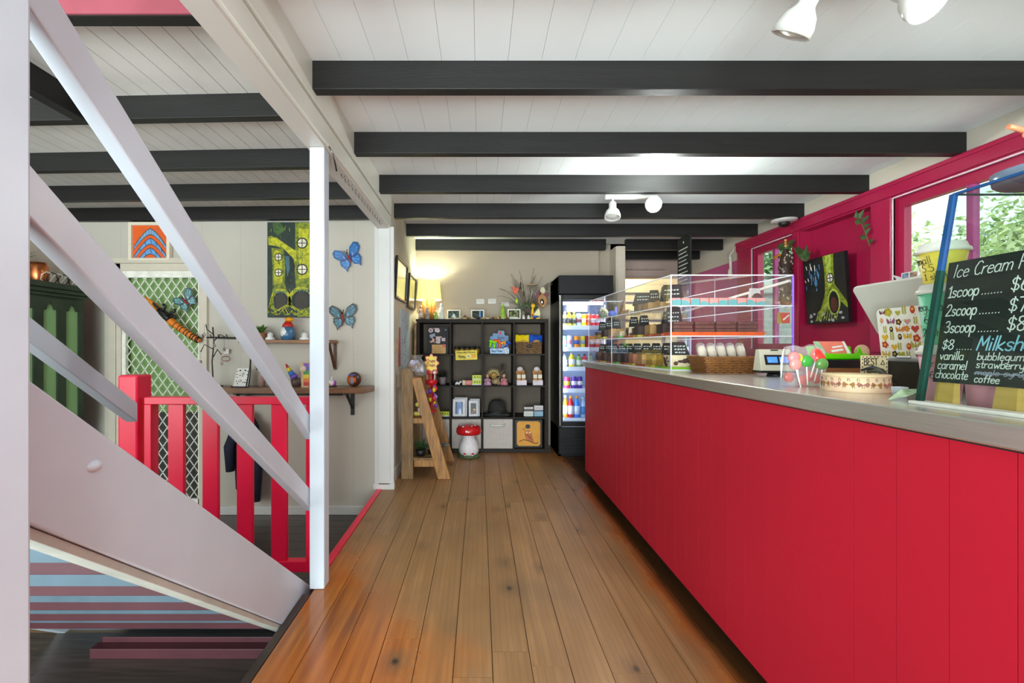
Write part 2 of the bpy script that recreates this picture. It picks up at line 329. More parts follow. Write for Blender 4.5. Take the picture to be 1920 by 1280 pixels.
S('moulding', MB().box(1.75, 6.13, 2.2, 2.5, 6.15, 2.215).box(1.72, 6.125, 2.095, 2.76, 6.15, 2.11), M('alcove_moulding', 'A8958A', .5), None, wa)
S('wall_rear_room', MB().box(1.2, 7.3, 0, 3.6, 7.4, 2.6).box(1.2, 6.3, 2.5, 3.6, 7.4, 2.6).box(3.5, 6.27, 0, 3.6, 7.3, 2.6).box(1.2, 6.27, 0, 1.3, 7.3, 2.6).box(1.2, 6.2, -.1, 3.6, 7.4, 0), M('rear_room_paint', 'E8DEBB', .6, var=.02), 'creamy lit wall of the room beyond the doorway')
light('rear_room_lamp', 'POINT', (2.3, 6.8, 2.3), (0, 0, 0), 14, (1, .93, .72), shadow_soft_size=.1)
def shelf_rack():
    r = T('wall_rack', 'white slatted rack in the doorway behind the cake case', 'rack', (1.95, 6.05, 0))
    f = MB().box(-.28, 0, 0, -.26, .09, 1.95).box(.5, 0, 0, .52, .09, 1.95); f.build('rack_frame', WHITE, r)
    for k in range(9): B(-.26, 0, .9+.12*k, .5, .08, .93+.12*k).build('slat', WHITE, r)
shelf_rack()

# right wall: pink window wall, cream above
XR = 2.83; XO = 2.95
wr = MB()
wr.box(XR, -3, 2.295, XO, 6.15, 2.42, 0)
wr.box(XR, 4.99, 2.12, XO, 6.15, 2.295, 0); wr.box(XR, 4.99, 0, XO, 6.15, 2.12, 1)
wr.box(XR, .6, 0, XO, 4.99, 1.13, 2); wr.box(XR, 4.72, 1.13, XO, 4.99, 2.295, 2)
wr.box(XR, 4.017, 1.13, XO, 4.12, 2.295, 2); wr.box(2.92, 3.293, 1.13, XO, 4.017, 2.295, 2); wr.box(XR, 3.293, 2.187, XO, 4.017, 2.295, 2)
wr.box(XR, 3.11, 1.13, XO, 3.293, 2.295, 2); wr.box(XR, 1.2, 2.19, XO, 3.11, 2.295, 2); wr.box(XR, 4.12, 2.19, XO, 4.72, 2.295, 2)
wr.box(XR, .6, 1.13, XO, 1.2, 2.295, 2); wr.box(XR, -3, 0, XO, .6, 2.295, 2)
S('wall_right', wr, [CREAM, MAG, PINK], 'raspberry pink window wall with cream strip above')
S('trim_6', MB().box(XR-.02, .6, 2.2, XR, 4.99, 2.297).box(XR-.03, .6, 2.27, XR, 4.99, 2.297), PINK, 'long raspberry head rail above the windows', bevel=.004)
S('trim_7', MB().box(XR-.012, 4.73, 1.13, XR, 4.98, 2.2).box(XR-.012, 4.027, 1.13, XR, 4.11, 2.2).box(XR-.012, 3.12, 1.13, XR, 3.283, 2.2), PINK, 'raspberry uprights between the windows', bevel=.004)
GLASS = clear('window_glass', 'F4FAF8', .05, .0)
BEADLIT = M('bead_highlight', 'F0D8E0', .3)  # pale colour stands for the highlight along the pink moulding's bead
def window(n, y0, y1, mull, label):
    f = MB(); d = 2.86
    f.box(d, y0, 1.2, d+.05, y0+.045, 2.12); f.box(d, y1-.045, 1.2, d+.05, y1, 2.12); f.box(d, y0, 2.12, d+.05, y1, 2.187); f.box(d, y0, 1.15, d+.05, y1, 1.2)
    w = S('window_%d' % n, f, PINK, label)
    for m in mull: S('mullion', B(d+.005, m-.018, 1.2, d+.045, m+.018, 2.12), M('lilac_mullion', 'B03A80', .4), None, w)
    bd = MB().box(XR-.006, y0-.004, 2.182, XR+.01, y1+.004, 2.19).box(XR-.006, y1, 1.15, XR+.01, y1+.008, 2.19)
    S('bead', bd, BEADLIT, None, w)  # pale strip that stands for the highlight on the pink moulding
    S('sill', B(XR-.05, y0-.03, 1.115, XO, y1+.03, 1.15), PINK, None, w)
    es = [y0+.045]+sorted(mull)+[y1-.045]
    for a, b_ in zip(es, es[1:]): S('pane', B(d+.022, a, 1.2, d+.026, b_, 2.12), GLASS, None, w)
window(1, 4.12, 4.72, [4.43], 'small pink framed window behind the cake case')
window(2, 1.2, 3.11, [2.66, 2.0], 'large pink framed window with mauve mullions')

S('wall_front', MB().box(-3.6, -3.1, -.34, 2.95, -3, 4.3).box(-3.6, -3, -.34, -3.5, .2, 4.3), CREAM, 'cream walls behind the photographer')
# ================================================================== ceilings and beams
ce = S('ceiling', MB().box(-.86, -3, 2.44, 2.95, 6.3, 2.5).box(-.9, 5.54, 2.42, 2.95, 6.27, 2.44), GAP, 'white boarded ceiling above the aisle and counter')
k = 0; x = -.745
while x < 2.83:
    S('plank', B(x+.0006, -.6, 2.42, min(2.83, x+.145)-.0006, 6.15, 2.441), CEILW, None, ce); x += .145
S('board_field', B(-.745, -3, 2.42, 2.83, -.602, 2.441), CEILW, None, ce)
cl = S('ceiling', MB().box(-3.6, 1.47, 2.335, -.84, 3.9, 2.4).box(-3.6, .2, 2.335, -1.86, 1.47, 2.4), GAP, 'greyish boarded ceiling over the lower room')
x = -3.5
while x < -.85:
    S('plank', B(x+.0015, 1.47 if x > -1.86 else .3, 2.315, min(-.84, x+.091)-.0015, 3.79, 2.336), CEILG, None, cl); x += .091
S('wall_stairwell', MB().box(-1.86, .1, 2.4, -1.80, 1.47, 4.2).box(-1.86, 1.47, 2.4, -.74, 1.55, 4.2).box(-.84, -.2, 2.5, -.74, 1.5, 4.2), CREAM, 'pale walls of the stairwell above the opening')
S('wall_stairwell', B(-1.86, -.3, 2.4, -.74, -.2, 4.2), CREAM, 'pale end wall of the stairwell above the opening')
S('roof', B(-4.2, -3.2, 4.2, 3.4, 7.6, 4.3), GAP, 'roof above the whole building, out of view')
BY = [1.377+.66*i for i in range(-2, 7)]
names = ['', '', '', 'nearest', 'second nearest', 'third nearest', 'fourth nearest', 'fifth nearest', 'sixth nearest']
for i, yb in enumerate(BY):
    lab = {3: 'long black ceiling beam nearest the photographer', 4: 'second black beam along the white ceiling', 5: 'third black beam, bearing the spotlight bar', 6: 'fourth black beam, with the security dome at its end', 7: 'fifth black beam along the white ceiling'}.get(i-0, 'black ceiling beam overhead')
    idx = i-2
    lab = ['black ceiling beam just above the camera', 'first full black beam across the white ceiling', 'second black beam across the white ceiling', 'third black beam, carrying the spotlight bar', 'fourth black beam, with security dome at its end', 'fifth black beam across the white ceiling', 'sixth black beam, above the bookcase lamp'][idx] if idx >= 0 else 'black ceiling beam behind the camera'
    x1 = 1.47 if i == 8 else XR
    S('ceiling_beam', B(-.742, yb-.055, 2.295, x1, yb, 2.42), BLACKW, lab, bevel=.003)
S('ceiling_beam', B(1.70, 5.282, 2.295, XR, 5.337, 2.42), BLACKW, 'short black beam right of the cream post', bevel=.003)
S('ceiling_beam', B(1.70, 5.84, 2.295, XR, 5.9, 2.42), BLACKW, 'rearmost short black beam over the alcove', bevel=.003)
ll = ['black beam of the lower room nearest the stairwell', 'second black beam of the lower ceiling', 'third black beam of the lower ceiling', 'black beam right against the picture wall']
for i, ((ya, yb), lab) in enumerate(zip([(2.16, 2.09), (2.735, 2.66), (3.27, 3.20), (3.775, 3.72)], ll)):
    b_ = MB().hexa([(-3.5, ya+.03-.05, 2.208), (-.84, yb-.05, 2.208), (-.84, yb, 2.208), (-3.5, ya+.03, 2.208)], [(-3.5, ya+.03-.05, 2.315), (-.84, yb-.05, 2.315), (-.84, yb, 2.315), (-3.5, ya+.03, 2.315)])
    S('ceiling_beam', b_, BLACKW, lab, bevel=.003)
S('ceiling_beam', B(-1.86, .3, 2.208, -1.80, 2.08, 2.33), BLACKW, 'black trimmer beam along the left of the stairwell', bevel=.003)
tb = MB().box(-1.80, 1.425, 2.208, -.84, 1.47, 2.24, 0).box(-1.80, 1.419, 2.212, -.84, 1.426, 2.46, 1)
S('ceiling_beam', tb, [BLACKW, M('salmon_pink_paint', '9A4C58', .4, var=.05)], 'pink fronted trimmer beam at the stairwell edge')
# white header over the step
hb = S('header_beam', MB().box(-.838, -1, 2.14, -.748, 3.77, 2.42), M('header_paint', 'CCC6BE', .4, var=.03, scale=3), 'long white header beam over the floor step')
S('cover_board', MB().box(-.75, -1, 2.15, -.732, 3.77, 2.245).box(-.748, -1, 2.262, -.728, 3.77, 2.42), M('cover_board_paint', 'E0E4D8', .35, var=.02, scale=3), None, hb, bevel=.003)
for i in range(14):
    y = 2.55+i*.075
    S('cup_hook', MB().tube([(-.775, y, 2.141), (-.775, y, 2.128), (-.768, y, 2.118), (-.758, y, 2.122), (-.756, y, 2.13)], .0025, 5), M('steel_hook', '8A8680', .3, metal=1), None, hb)
S('hook_bracket', MB().tube([(-.735, 2.22, 2.15), (-.72, 2.24, 2.12), (-.722, 2.30, 2.06)], .004, 6), M('steel_hook', '8A8680', .3, metal=1), None, hb)
# ================================================================== staircase, gate, lower room
STAIRW = M('stair_white_paint', 'CDD6E0', .36, var=.03, scale=5, bump=.12, bscale=25)
st = T('staircase', 'white painted open staircase descending from the upper left', 'staircase', (-.85, 2.27, -.22))
def sloped(x, y0, z0, slope, drift, ya, yb, h, w):        # a board whose right face's top edge passes (x, y0, z0)
    c = []
    for y in (ya, yb):
        X = x-drift*(y-y0); Z = z0-slope*(y-y0); c.append((X, y, Z))
    m = MB(); (xa, _, za), (xb, _, zb) = c
    m.hexa([(xa-w, ya, za-h), (xa, ya, za-h), (xb, yb, zb-h), (xb-w, yb, zb-h)], [(xa-w, ya, za), (xa, ya, za), (xb, yb, zb), (xb-w, yb, zb)])
    return m
def loc(m, r): return m.xf(Matrix.Translation(-Vector(r.location)))
def sp(name, m, mat=STAIRW, bevel=.004): return loc(m, st).build(name, mat, st, bevel)
sp('stringer', sloped(-.85, 2.267, -.01, .763, .047, .5, 2.52, .25, .04))
sp('batten', sloped(-.858, 2.267, -.262, .763, .047, .5, 2.2, .022, .05), M('batten_grey_white', 'BFC0B6', .5, var=.08), .002)
sp('stringer', sloped(-2.02, 2.267, -.01, .763, .047, .5, 2.40, .25, .04))
h = .075/math.cos(math.radians(34.6))
sp('handrail', sloped(-.825, 2.2, .85, .69, .047, .64, 2.27, h, .04))
sp('handrail', sloped(-.825, 2.2, .494, .69, .047, .64, 2.27, h, .04))
sp('handrail', sloped(-1.63, 2.17, .905, .69, .047, .64, 2.17, h, .055))
sp('newel_post', B(-.823, 2.2, 0, -.751, 2.275, 2.139), STAIRW, .006)
sp('newel_post', B(-.80, .59, -.22, -.70, .712, 2.6), STAIRW, .006)
sp('knot_bump', MB().ell((-.79, .93, .93), (.012, .02, .012)), STAIRW, 0)
for k in range(11):
    y = 2.24-.24*k; z = -.22+.18*k; xo = -.89+.047*(.24*k)
    if y < .45: break
    sp('riser', B(-2.015+.011*k, y, z, xo, y+.018, z+.15), [SLATE], .001)
    sp('tread', B(-2.015+.011*k, y-.235, z+.15, xo, y+.03, z+.18), [BURG], .002)
one('skirting_plank', 'burgundy plank lying at the foot of the stair risers', 'plank', MB().box(0, 0, 0, .88, .05, .045).box(.02, .045, .045, .86, .05, .07), BURG, (-1.74, 2.03, -.22), bevel=.003)

# red safety gate with its post
one('gate_post', 'square bright red post at the hinge side of the gate', 'post', MB().box(-.055, 0, 0, .055, .11, 1.24), FENCE, (-1.895, 2.45, -.22), bevel=.012)
g = T('safety_gate', 'bright red slatted wooden gate at the stair foot', 'gate', (-1.35, 2.46, -.05))
B(-.465, 0, .91, .46, .06, .95).build('top_rail', FENCE, g, .004); B(-.43, .005, 0, .46, .055, .06).build('bottom_rail', FENCE, g, .004)
B(-.465, 0, 0, -.425, .06, .91).build('stile', FENCE, g, .004); B(.41, 0, 0, .46, .06, .91).build('stile', FENCE, g, .004)
for k in range(4):
    x = -.345+.187*k; B(x, .015, .06, x+.085, .04, .91).build('slat', FENCE, g, .003)

# screen door in the rear left wall
FRAMEP = M('door_frame_paint', 'CFC6B4', .5, var=.03)
d = S('door_1', MB().box(-3.10, WY-.03, -.22, -2.965, WY+.05, 1.86).box(-2.32, WY-.03, -.22, -2.255, WY+.05, 1.86).box(-3.10, WY-.03, 1.80, -2.255, WY+.05, 1.86).box(-3.06, WY-.045, -.22, -3.0, WY-.03, 1.84), FRAMEP, 'white diamond mesh screen door with green behind', bevel=.004)
S('door_cornice', MB().box(-3.12, WY-.05, 1.86, -2.235, WY, 1.885).box(-3.10, WY-.035, 1.885, -2.255, WY, 1.905), FRAMEP, None, d)
S('screen_frame', MB().box(-2.975, WY-.015, 1.745, -2.31, WY+.015, 1.80).box(-2.975, WY-.015, -.2, -2.935, WY+.015, 1.745).box(-2.335, WY-.015, -.2, -2.31, WY+.015, 1.745).box(-2.975, WY-.015, -.2, -2.31, WY+.015, -.09), M('screen_white', 'F2F0E4', .4), None, d)
S('door_leaf', B(-2.975, WY+.055, .62, -2.31, WY+.09, 1.80), M('sage_green_paint', '86A868', .5, var=.08, scale=2), None, d)
S('door_kick_panel', B(-2.975, WY+.055, -.2, -2.31, WY+.09, .62), M('dark_door_panel', '4C4A44', .5, var=.3, scale=4), None, d)
dm = MB(); x0, x1, z0, z1 = -2.937, -2.333, -.09, 1.745; sl = .107/.0747
for s in (1, -1):
    c = -40
    while c < 40:
        pts = []
        b0 = c*.107
        for zz in (z0, z1):
            x = x0+s*(zz-z0-b0)/sl
            pts.append((x, zz))
        (xa, za), (xb, zb) = pts
        # clip to the opening
        def at(x): return za+(x-xa)*(zb-za)/(xb-xa)
        lo, hi = sorted((xa, xb)); A, Bq = max(lo, x0), min(hi, x1)
        if Bq-A > .003: dm.bar((A, WY+.002, at(A)), (Bq, WY+.002, at(Bq)), .004, .0068, 0, (0, 0, 1))
        c += 1
dmo = S('diamond_mesh', dm, MATS['screen_white'], None, d); dmo['kind'] = 'stuff'

# butterflies
def butterfly(label, p, ry, sc, cols, up):
    r = T('butterfly', label, 'butterfly', p, 0, None, (0, ry, 0))
    wing_a = [(0,.1),(.35,.75),(.75,1.0),(1.0,.85),(1.02,.5),(.8,.2),(.3,0)]
    wing_b = [(0,0),(.3,.0),(.75,.1),(.8,-.25),(.62,-.55),(.55,-.85),(.42,-.6),(.15,-.5)]
    for sx in (1, -1):
        for nm, w in (('forewing', wing_a), ('hindwing', wing_b)):
            q = [(sx*x*sc, y*sc) for x, y in w]; cx = sum(a for a, _ in q)/len(q); cy = sum(b for _, b in q)/len(q)
            m = MB(); t = Matrix.Rotation(sx*math.radians(up), 4, 'Z')
            m.prism(q, .004, (0, 0, 0), (1, 0, 0), (0, 0, 1), 1)
            m.flat([(cx*.72+.78*(a-cx)*.9+.26*cx, cy+.74*(b-cy)) for a, b in q], (0, 0, 0), (1, 0, 0), (0, 0, 1), 0, .0045)
            for k in range(4):
                a0 = q[1+k]; m.ribbon([(cx*.25, cy*.25), (a0[0]*.93, a0[1]*.93)], .05*sc, (0, 0, 0), (1, 0, 0), (0, 0, 1), 1, .005)
            m.flat([(cx*.5+.03*sx*sc+.3*(a-cx)*.5, cy*.45+.3*(b-cy)) for a, b in q], (0, 0, 0), (1, 0, 0), (0, 0, 1), 2, .0055)
            m.xf(t); m.build(nm, cols[:3], r)
    MB().ell((0, -.012, -.02*sc), (.05*sc, .014, .33*sc)).build('body', cols[3], r)
    MB().tube([(0, -.012, .28*sc), (.05*sc, -.016, .45*sc), (.14*sc, -.02, .6*sc)], .003, 5).tube([(0, -.012, .28*sc), (-.05*sc, -.016, .45*sc), (-.14*sc, -.02, .6*sc)], .003, 5).build('antennae', M('black_wire', '161616', .4), r)
    return r
NAVY = M('wing_black', '182428', .4); REDB = M('wing_red', 'C02C22', .4)
butterfly('bright blue metal butterfly high on the wall, wings tilted up right', P(655, 484, 3.76), math.radians(-25), .115, [M('wing_blue', '4C94DC', .35, var=.2, scale=20), M('wing_slate', '2E5E9A', .35), M('wing_lilac', '8FA2DC', .4), REDB], 8)
butterfly('teal and black swallowtail metal butterfly above the shelf end', P(644, 596, 3.76), math.radians(-6), .115, [M('wing_teal', '3F8CA8', .35, var=.3, scale=25), NAVY, M('wing_sky', '62B0D0', .4), REDB], 8)
butterfly('pale green blue butterfly fixed on the screen door', P(349, 565, 3.74), math.radians(-38), .09, [M('wing_aqua', '7FB8B4', .35, var=.2, scale=25), M('wing_dusk', '44586C', .4), M('wing_mint', 'A6D2C2', .4), REDB], 8)

# orange and black goanna
ORG = M('lizard_orange', 'E07C1C', .5, var=.1); BLK = M('matt_black', '141414', .5)
lz = T('toy_lizard', 'orange tailed black toy lizard clinging to the screen door', 'toy', P(322, 600, 3.72))
def lp(px, py, dy=0): return P(px, py, 3.72+dy)-Vector(lz.location)
tail = [lp(314, 592), lp(322, 604), lp(334, 613), lp(346, 621), lp(358, 629), lp(368, 635), lp(375, 639)]
MB().tube(tail, [.03, .03, .028, .026, .024, .022, .018], 10).build('tail', ORG, lz)
ring = MB()
for a, b_ in zip(tail, tail[1:]):
    for t in (.2, .6): q = a.lerp(b_, t); dd = (b_-a).normalized(); ring.tube([q-dd*.003, q+dd*.003], .0305 if a is tail[0] else .029, 10, 0)
ring.build('tail_bands', BLK, lz)
MB().tube([lp(296, 578), lp(304, 585), lp(314, 594), lp(320, 600)], [.018, .028, .034, .03], 10).build('body', BLK, lz)
MB().tube([lp(272, 556), lp(280, 563), lp(288, 570), lp(298, 580)], [.006, .012, .02, .024], 8).build('head', ORG, lz)
for q in ([(302, 582), (307, 580), (310, 574), (306, 570)], [(312, 592), (320, 586), (327, 584), (329, 579)], [(298, 580), (292, 574), (288, 569), (289, 568)], [(316, 596), (323, 590), (327, 593), (330, 597)]):
    MB().tube([lp(x, y, -.03) for x, y in q], .011, 7).build('leg', BLK, lz)

# pictures on the rear left wall
def picture(name, label, cat, x0, z0, x1, z1, y, fr, mats, art, t=.03, fmat=None):
    r = T(name, label, cat, ((x0+x1)/2, y, z0)); w = (x1-x0)/2; hh = z1-z0
    if fr:
        m = MB().box(-w, -t, 0, w, 0, fr).box(-w, -t, hh-fr, w, 0, hh).box(-w, -t, fr, -w+fr, 0, hh-fr).box(w-fr, -t, fr, w, 0, hh-fr)
        m.build('frame', fmat, r, .002); a = MB().box(-w+fr, -t*.5, fr, w-fr, -.002, hh-fr, 0); dpt = t*.5
    else: a = MB().box(-w, -t, 0, w, 0, hh, 0); dpt = t
    art(a, w-fr, hh, dpt); a.build('canvas', mats, r)
    return r
def ring_pts(cx, cz, rx, rz, n=18, a0=0, a1=360): return [(cx+rx*math.cos(math.radians(a0+(a1-a0)*i/n)), cz+rz*math.sin(math.radians(a0+(a1-a0)*i/n))) for i in range(n+1)]
def boom(a, w, hh, t):
    o = (0, -t, 0); u, v = (1, 0, 0), (0, 0, 1)
    for k in range(3):
        cz = hh*(.82-.245*k); out = []; inn = []
        for i in range(13):
            x = -w*.93+w*1.86*i/12; e = abs(x/w); out.append((x, cz-.165*(e**1.45)*(hh/.33)+.012)); 
            inn.append((x, cz-.165*(e**1.45)*(hh/.33)+.012-.055*(1-.45*e)))
        a.flat(out+inn[::-1], o, u, v, 2, .001)
        sc = [(x, (z+z2)/2) for (x, z), (x2, z2) in zip(out, inn)]
        a.flat([(x*.98, z-.006) for x, z in out]+[(x*.98, z+.006) for x, z in inn[::-1]], o, u, v, 1, .0015)
        for i in range(2, 11, 2 if k else 1):
            (x, z), (x2, z2) = out[i], inn[i]; a.ribbon([(x, z-.01), (x+.012*(1 if k else 0), z2+.01)], .004, o, u, v, 3 if k == 0 else 2, .002)
picture('framed_picture', 'framed orange picture of three blue boomerangs', 'picture', -2.893, 1.872, -2.552, 2.198, 3.785, .026, [M('art_orange', 'E2601C', .6, var=.06), M('art_blue', '6AA2DC', .6, var=.12, scale=30), M('art_line', '20283A', .6), M('art_yellow', 'C8C060', .6)], boom, .04, M('pale_wood_frame', 'E6DCC4', .5, var=.05, stretch=(1, 1, 8)))
def treehouse(a, w, hh, t):
    o = (0, -t, 0); u, v = (1, 0, 0), (0, 0, 1)
    def q(px, py): return ((px-552)/F*3.78, (595-py)/F*3.78)     # measured across the canvas
    def fl(pts, mi, d): a.flat([q(*p) for p in pts], o, u, v, mi, d)
    fl([(505,445),(512,443),(540,462),(556,470),(556,419),(599,419),(599,594),(560,594),(556,520),(552,478),(520,462),(506,458)], 1, .0006)
    fl([(506,448),(520,446),(545,464),(562,474),(599,476),(599,500),(556,490),(532,464),(506,460)], 2, .001)
    fl([(558,419),(598,419),(598,545),(590,594),(560,594),(558,540)], 1, .0012)
    fl([(562,430),(592,430),(592,520),(563,524)], 2, .0016)
    fl([(512,466),(534,468),(538,500),(536,530),(545,560),(540,575),(518,585),(507,575),(514,545),(514,510)], 1, .0012)
    fl([(516,470),(530,472),(533,530),(517,534)], 2, .0016)
    fl([(514,419),(528,419),(538,432),(524,444),(516,436)], 3, .001)
    fl([(536,478),(550,482),(556,500),(552,520),(548,535),(540,530)], 4, .0014); fl([(537,480),(545,482),(546,505),(541,520)], 5, .0018)
    for cx, cz, rx, rz in ((529, 562, 14, 17), (568, 560, 18, 18)):
        X, Z = q(cx, cz); k = 3.78/F
        def arch(f, g): return ring_pts(X, Z, rx*k*f, rz*k*g, 12, 0, 180)+[(X-rx*k*f*.86, Z-rz*k*.9), (X, Z-rz*k*1.15), (X+rx*k*f*.86, Z-rz*k*.9)]
        a.flat(ring_pts(X, Z+2*k, rx*k*1.3, rz*k*1.1, 12, 0, 180)+[(X-rx*k*1.1, Z+4*k), (X, Z+rz*k*.8), (X+rx*k*1.1, Z+4*k)], o, u, v, 2, .002); a.flat(arch(.95, .85), o, u, v, 4, .0024); a.flat(arch(.7, .62), o, u, v, 6, .0028)
        for j in range(9): a.flat([(X+(j-4.4)*rx*k*.2, Z+rz*k*.95), (X+(j-3.6)*rx*k*.2, Z+rz*k*.95), (X+(j-4)*rx*k*.2, Z+rz*k*.5)], o, u, v, 5 if j % 2 else 3, .003)
        for s in (-1, 1):
            for j in range(4): a.ribbon([(X+s*rx*k*(1.0+.08*j), Z+rz*k*.3), (max(-.2, min(.2, X+s*rx*k*(1.15+.1*j))), Z-rz*k*.6), (max(-.205, min(.205, X+s*rx*k*(1.5+.45*j))), Z-rz*k*(1.0+.15*j))], .007, o, u, v, 2 if j % 2 else 1, .0031)
    for cx, cz, r_ in ((525, 483, 6.5), (525, 512, 6.5), (569, 457, 9), (569, 506, 9)):
        X, Z = q(cx, cz); k = 3.78/F
        a.flat(ring_pts(X, Z, r_*k*1.15, r_*k*1.15), o, u, v, 4, .003); a.flat(ring_pts(X, Z, r_*k*.9, r_*k*.9), o, u, v, 7, .0034)
        a.ribbon([(X-r_*k, Z), (X+r_*k, Z)], .006, o, u, v, 4, .0038); a.ribbon([(X, Z-r_*k), (X, Z+r_*k)], .006, o, u, v, 4, .0038)
    for i in range(16):
        x = 506+i*6; a.ribbon([q(x, 580+6*math.sin(i)), q(x+7, 590), q(x+15, 585+5*math.sin(i*2.))], .006, o, u, v, 2 if i % 3 else 3, .0026)
    for i in range(60):
        x = random.uniform(506, 597); z = random.uniform(421, 560); a.ribbon([q(x, z), q(x+random.uniform(-2, 2), z+random.uniform(4, 10))], .005, o, u, v, random.choice((3, 3, 1, 0)), .002+.00001*i)
picture('canvas_painting', 'tall green canvas painting of glowing tree houses', 'painting', -1.75, 1.414, -1.325, 2.198, 3.785, 0, [M('art_deep_green', '24382E', .6, var=.3, scale=14), M('art_moss', '8E9C20', .6, var=.35, scale=40), M('art_lime', 'C8C820', .6, var=.25, scale=40), M('art_fern', '4C6E30', .6, var=.3, scale=30), M('art_black', '14201C', .6), M('art_teal', '3E6C80', .6), M('art_umber', '3A342C', .6), M('art_window', 'EFE8CC', .6)], treehouse)

# shelves and what stands on them
OAK = M('live_edge_oak', '9A6A3C', .45, var=.25, scale=5, bump=.2, stretch=(1, 8, 8)); BRN = M('brown_bracket', '5A3822', .5)
s1 = T('wall_shelf', 'upper short wooden shelf under the green painting', 'shelf', (-1.54, 3.79, 1.2))
B(-.37, -.19, 0, .36, 0, .026).build('board', OAK, s1, .003)
for x in (-.30, .34): MB().bar((x, -.16, -.005), (x, -.02, -.20), .02, .012).box(x-.01, -.02, -.22, x+.01, 0, 0).build('bracket', BRN, s1)
s2 = T('wall_shelf', 'lower long wooden shelf with black iron brackets', 'shelf', (-1.43, 3.79, .805))
m = MB().hexa([(-.87, -.235, 0), (.53, -.235, 0), (.575, 0, 0), (-.87, 0, 0)], [(-.87, -.24, .045), (.545, -.24, .045), (.575, 0, .045), (-.87, 0, .045)]); m.build('board', M('walnut_shelf', '8A6448', .35, var=.25, scale=5, bump=.2, stretch=(1, 8, 8)), s2, .004)
IRON = M('black_iron', '1C1C1E', .5)
for x in (-.5, .375): MB().box(x-.015, -.012, -.2, x+.015, 0, 0).box(x-.015, -.2, -.012, x+.015, 0, 0).bar((x, -.17, -.01), (x, -.01, -.14), .02, .014).build('bracket', IRON, s2)
B(-.55, -.04, -.035, .3, -.02, -.015).build('hanging_rail', IRON, s2)

def onshelf1(px, Y=3.68): return (PX(px, Y), Y, 1.226)
def onshelf2(px, Y=3.66): return (PX(px, Y), Y, .85)
k = 3.68/F
r = T('ceramic_parrot', 'orange capped gnome figure in blue and white on upper shelf', 'figurine', onshelf1(540))
MB().lathe([(.001, 0), (.05, 0), (.055, .04), (.05, .09), (.035, .115)], n=16).build('body', M('glaze_blue', '3E6E96', .2), r)
MB().ell((-.012, -.022, .06), (.04, .035, .05)).build('belly', M('glaze_white', 'F0F0EE', .2), r)
MB().lathe([(.04, .10), (.045, .115), (.03, .14), (.022, .15)], n=14).build('collar', M('glaze_red', 'C0281C', .2), r)
MB().ell((.012, -.005, .165), (.036, .03, .02)).build('cap', M('glaze_orange', 'F0A020', .2), r)
r = T('ornament', 'small white ornament left of the gnome on upper shelf', 'ornament', onshelf1(507)); MB().lathe([(.001, 0), (.04, 0), (.04, .012), (.02, .03), (.026, .045), (.012, .06), (.001, .065)], n=14).build('body', MATS['glaze_white'], r); MB().tube([(0, 0, .06), (.01, 0, .075), (.026, 0, .07)], .003, 5).build('loop', M('dull_silver', '9A9A94', .3, metal=1), r)
r = T('ornament', 'small white ornament right of the gnome on upper shelf', 'ornament', onshelf1(571)); MB().lathe([(.001, 0), (.04, 0), (.04, .012), (.02, .03), (.026, .045), (.012, .06), (.001, .065)], n=14).build('body', MATS['glaze_white'], r); MB().tube([(0, 0, .06), (-.01, 0, .075), (-.02, 0, .07)], .003, 5).build('loop', MATS['dull_silver'], r)
LEAFD = M('leaf_deep', '3E5E2E', .5, var=.3, scale=20); LEAF = M('leaf_green', '5E8A3A', .45, var=.3, scale=20)
def leafy(name, label, cat, loc_, n, L, wd, pot, potm, hpot=.06, rp=.045, mat=None, droop=.5, seed=1):
    rnd = random.Random(seed); r = T(name, label, cat, loc_)
    if pot: MB().lathe([(.001, 0), (rp*.75, 0), (rp, hpot), (rp*.88, hpot), (rp*.85, hpot*.9), (.001, hpot*.9)], n=16).build('pot', potm, r)
    m = MB()
    for i in range(n):
        a = rnd.uniform(0, 6.28); el = rnd.uniform(.3, 1.4); l = L*rnd.uniform(.6, 1.)
        p0 = Vector((0, 0, hpot*.9)); d_ = Vector((math.cos(a)*math.cos(el), math.sin(a)*math.cos(el), math.sin(el)))
        sd = d_.cross(Vector((0, 0, 1))).normalized()*wd; p1 = p0+d_*l*.5; p2 = p0+d_*l+Vector((0, 0, -droop*l*.35))
        m.add([p0, p1+sd, p2, p1-sd], [(0, 1, 2, 3)], 0)
    f = m.build('foliage', mat or LEAF, r); f['kind'] = 'stuff'
    return r
leafy('potted_plant', 'small green plant on the upper shelf by the stair rail', 'plant', onshelf1(490), 40, .10, .014, True, M('terracotta', '8A5A3A', .7), seed=3)
# jewellery tree and hooks
tw = M('twig_black', '2E2C28', .6)
r = T('jewellery_stand', 'black twig shaped wire jewellery tree on the lower shelf', 'stand', onshelf2(400, 3.66))
MB().lathe([(.001, 0), (.07, 0), (.07, .008), (.001, .012)], n=18).build('base', tw, r)
MB().tube([(0, 0, .01), (-.01, 0, .2), (.005, 0, .36), (-.005, 0, .48)], .006, 6).build('trunk', tw, r)
for q in ([(0, 0, .3), (-.06, -.02, .34), (-.09, -.02, .28)], [(0, 0, .36), (.06, -.01, .42), (.1, -.01, .4)], [(0, 0, .24), (.05, -.03, .3), (.08, -.03, .26)], [(0, 0, .42), (-.05, 0, .46), (-.06, 0, .5)]): MB().tube(q, .004, 5).build('branch', tw, r)
for x, z in ((-.09, .2), (.1, .3), (.08, .19), (-.06, .42), (.02, .33)): MB().tube([(x, -.02, z+.08), (x, -.02, z+.02)], .0015, 4).ell((x, -.02, z), (.012, .006, .016)).build('earring', M('trinket', 'A8A296', .4, var=.4, scale=60), r)
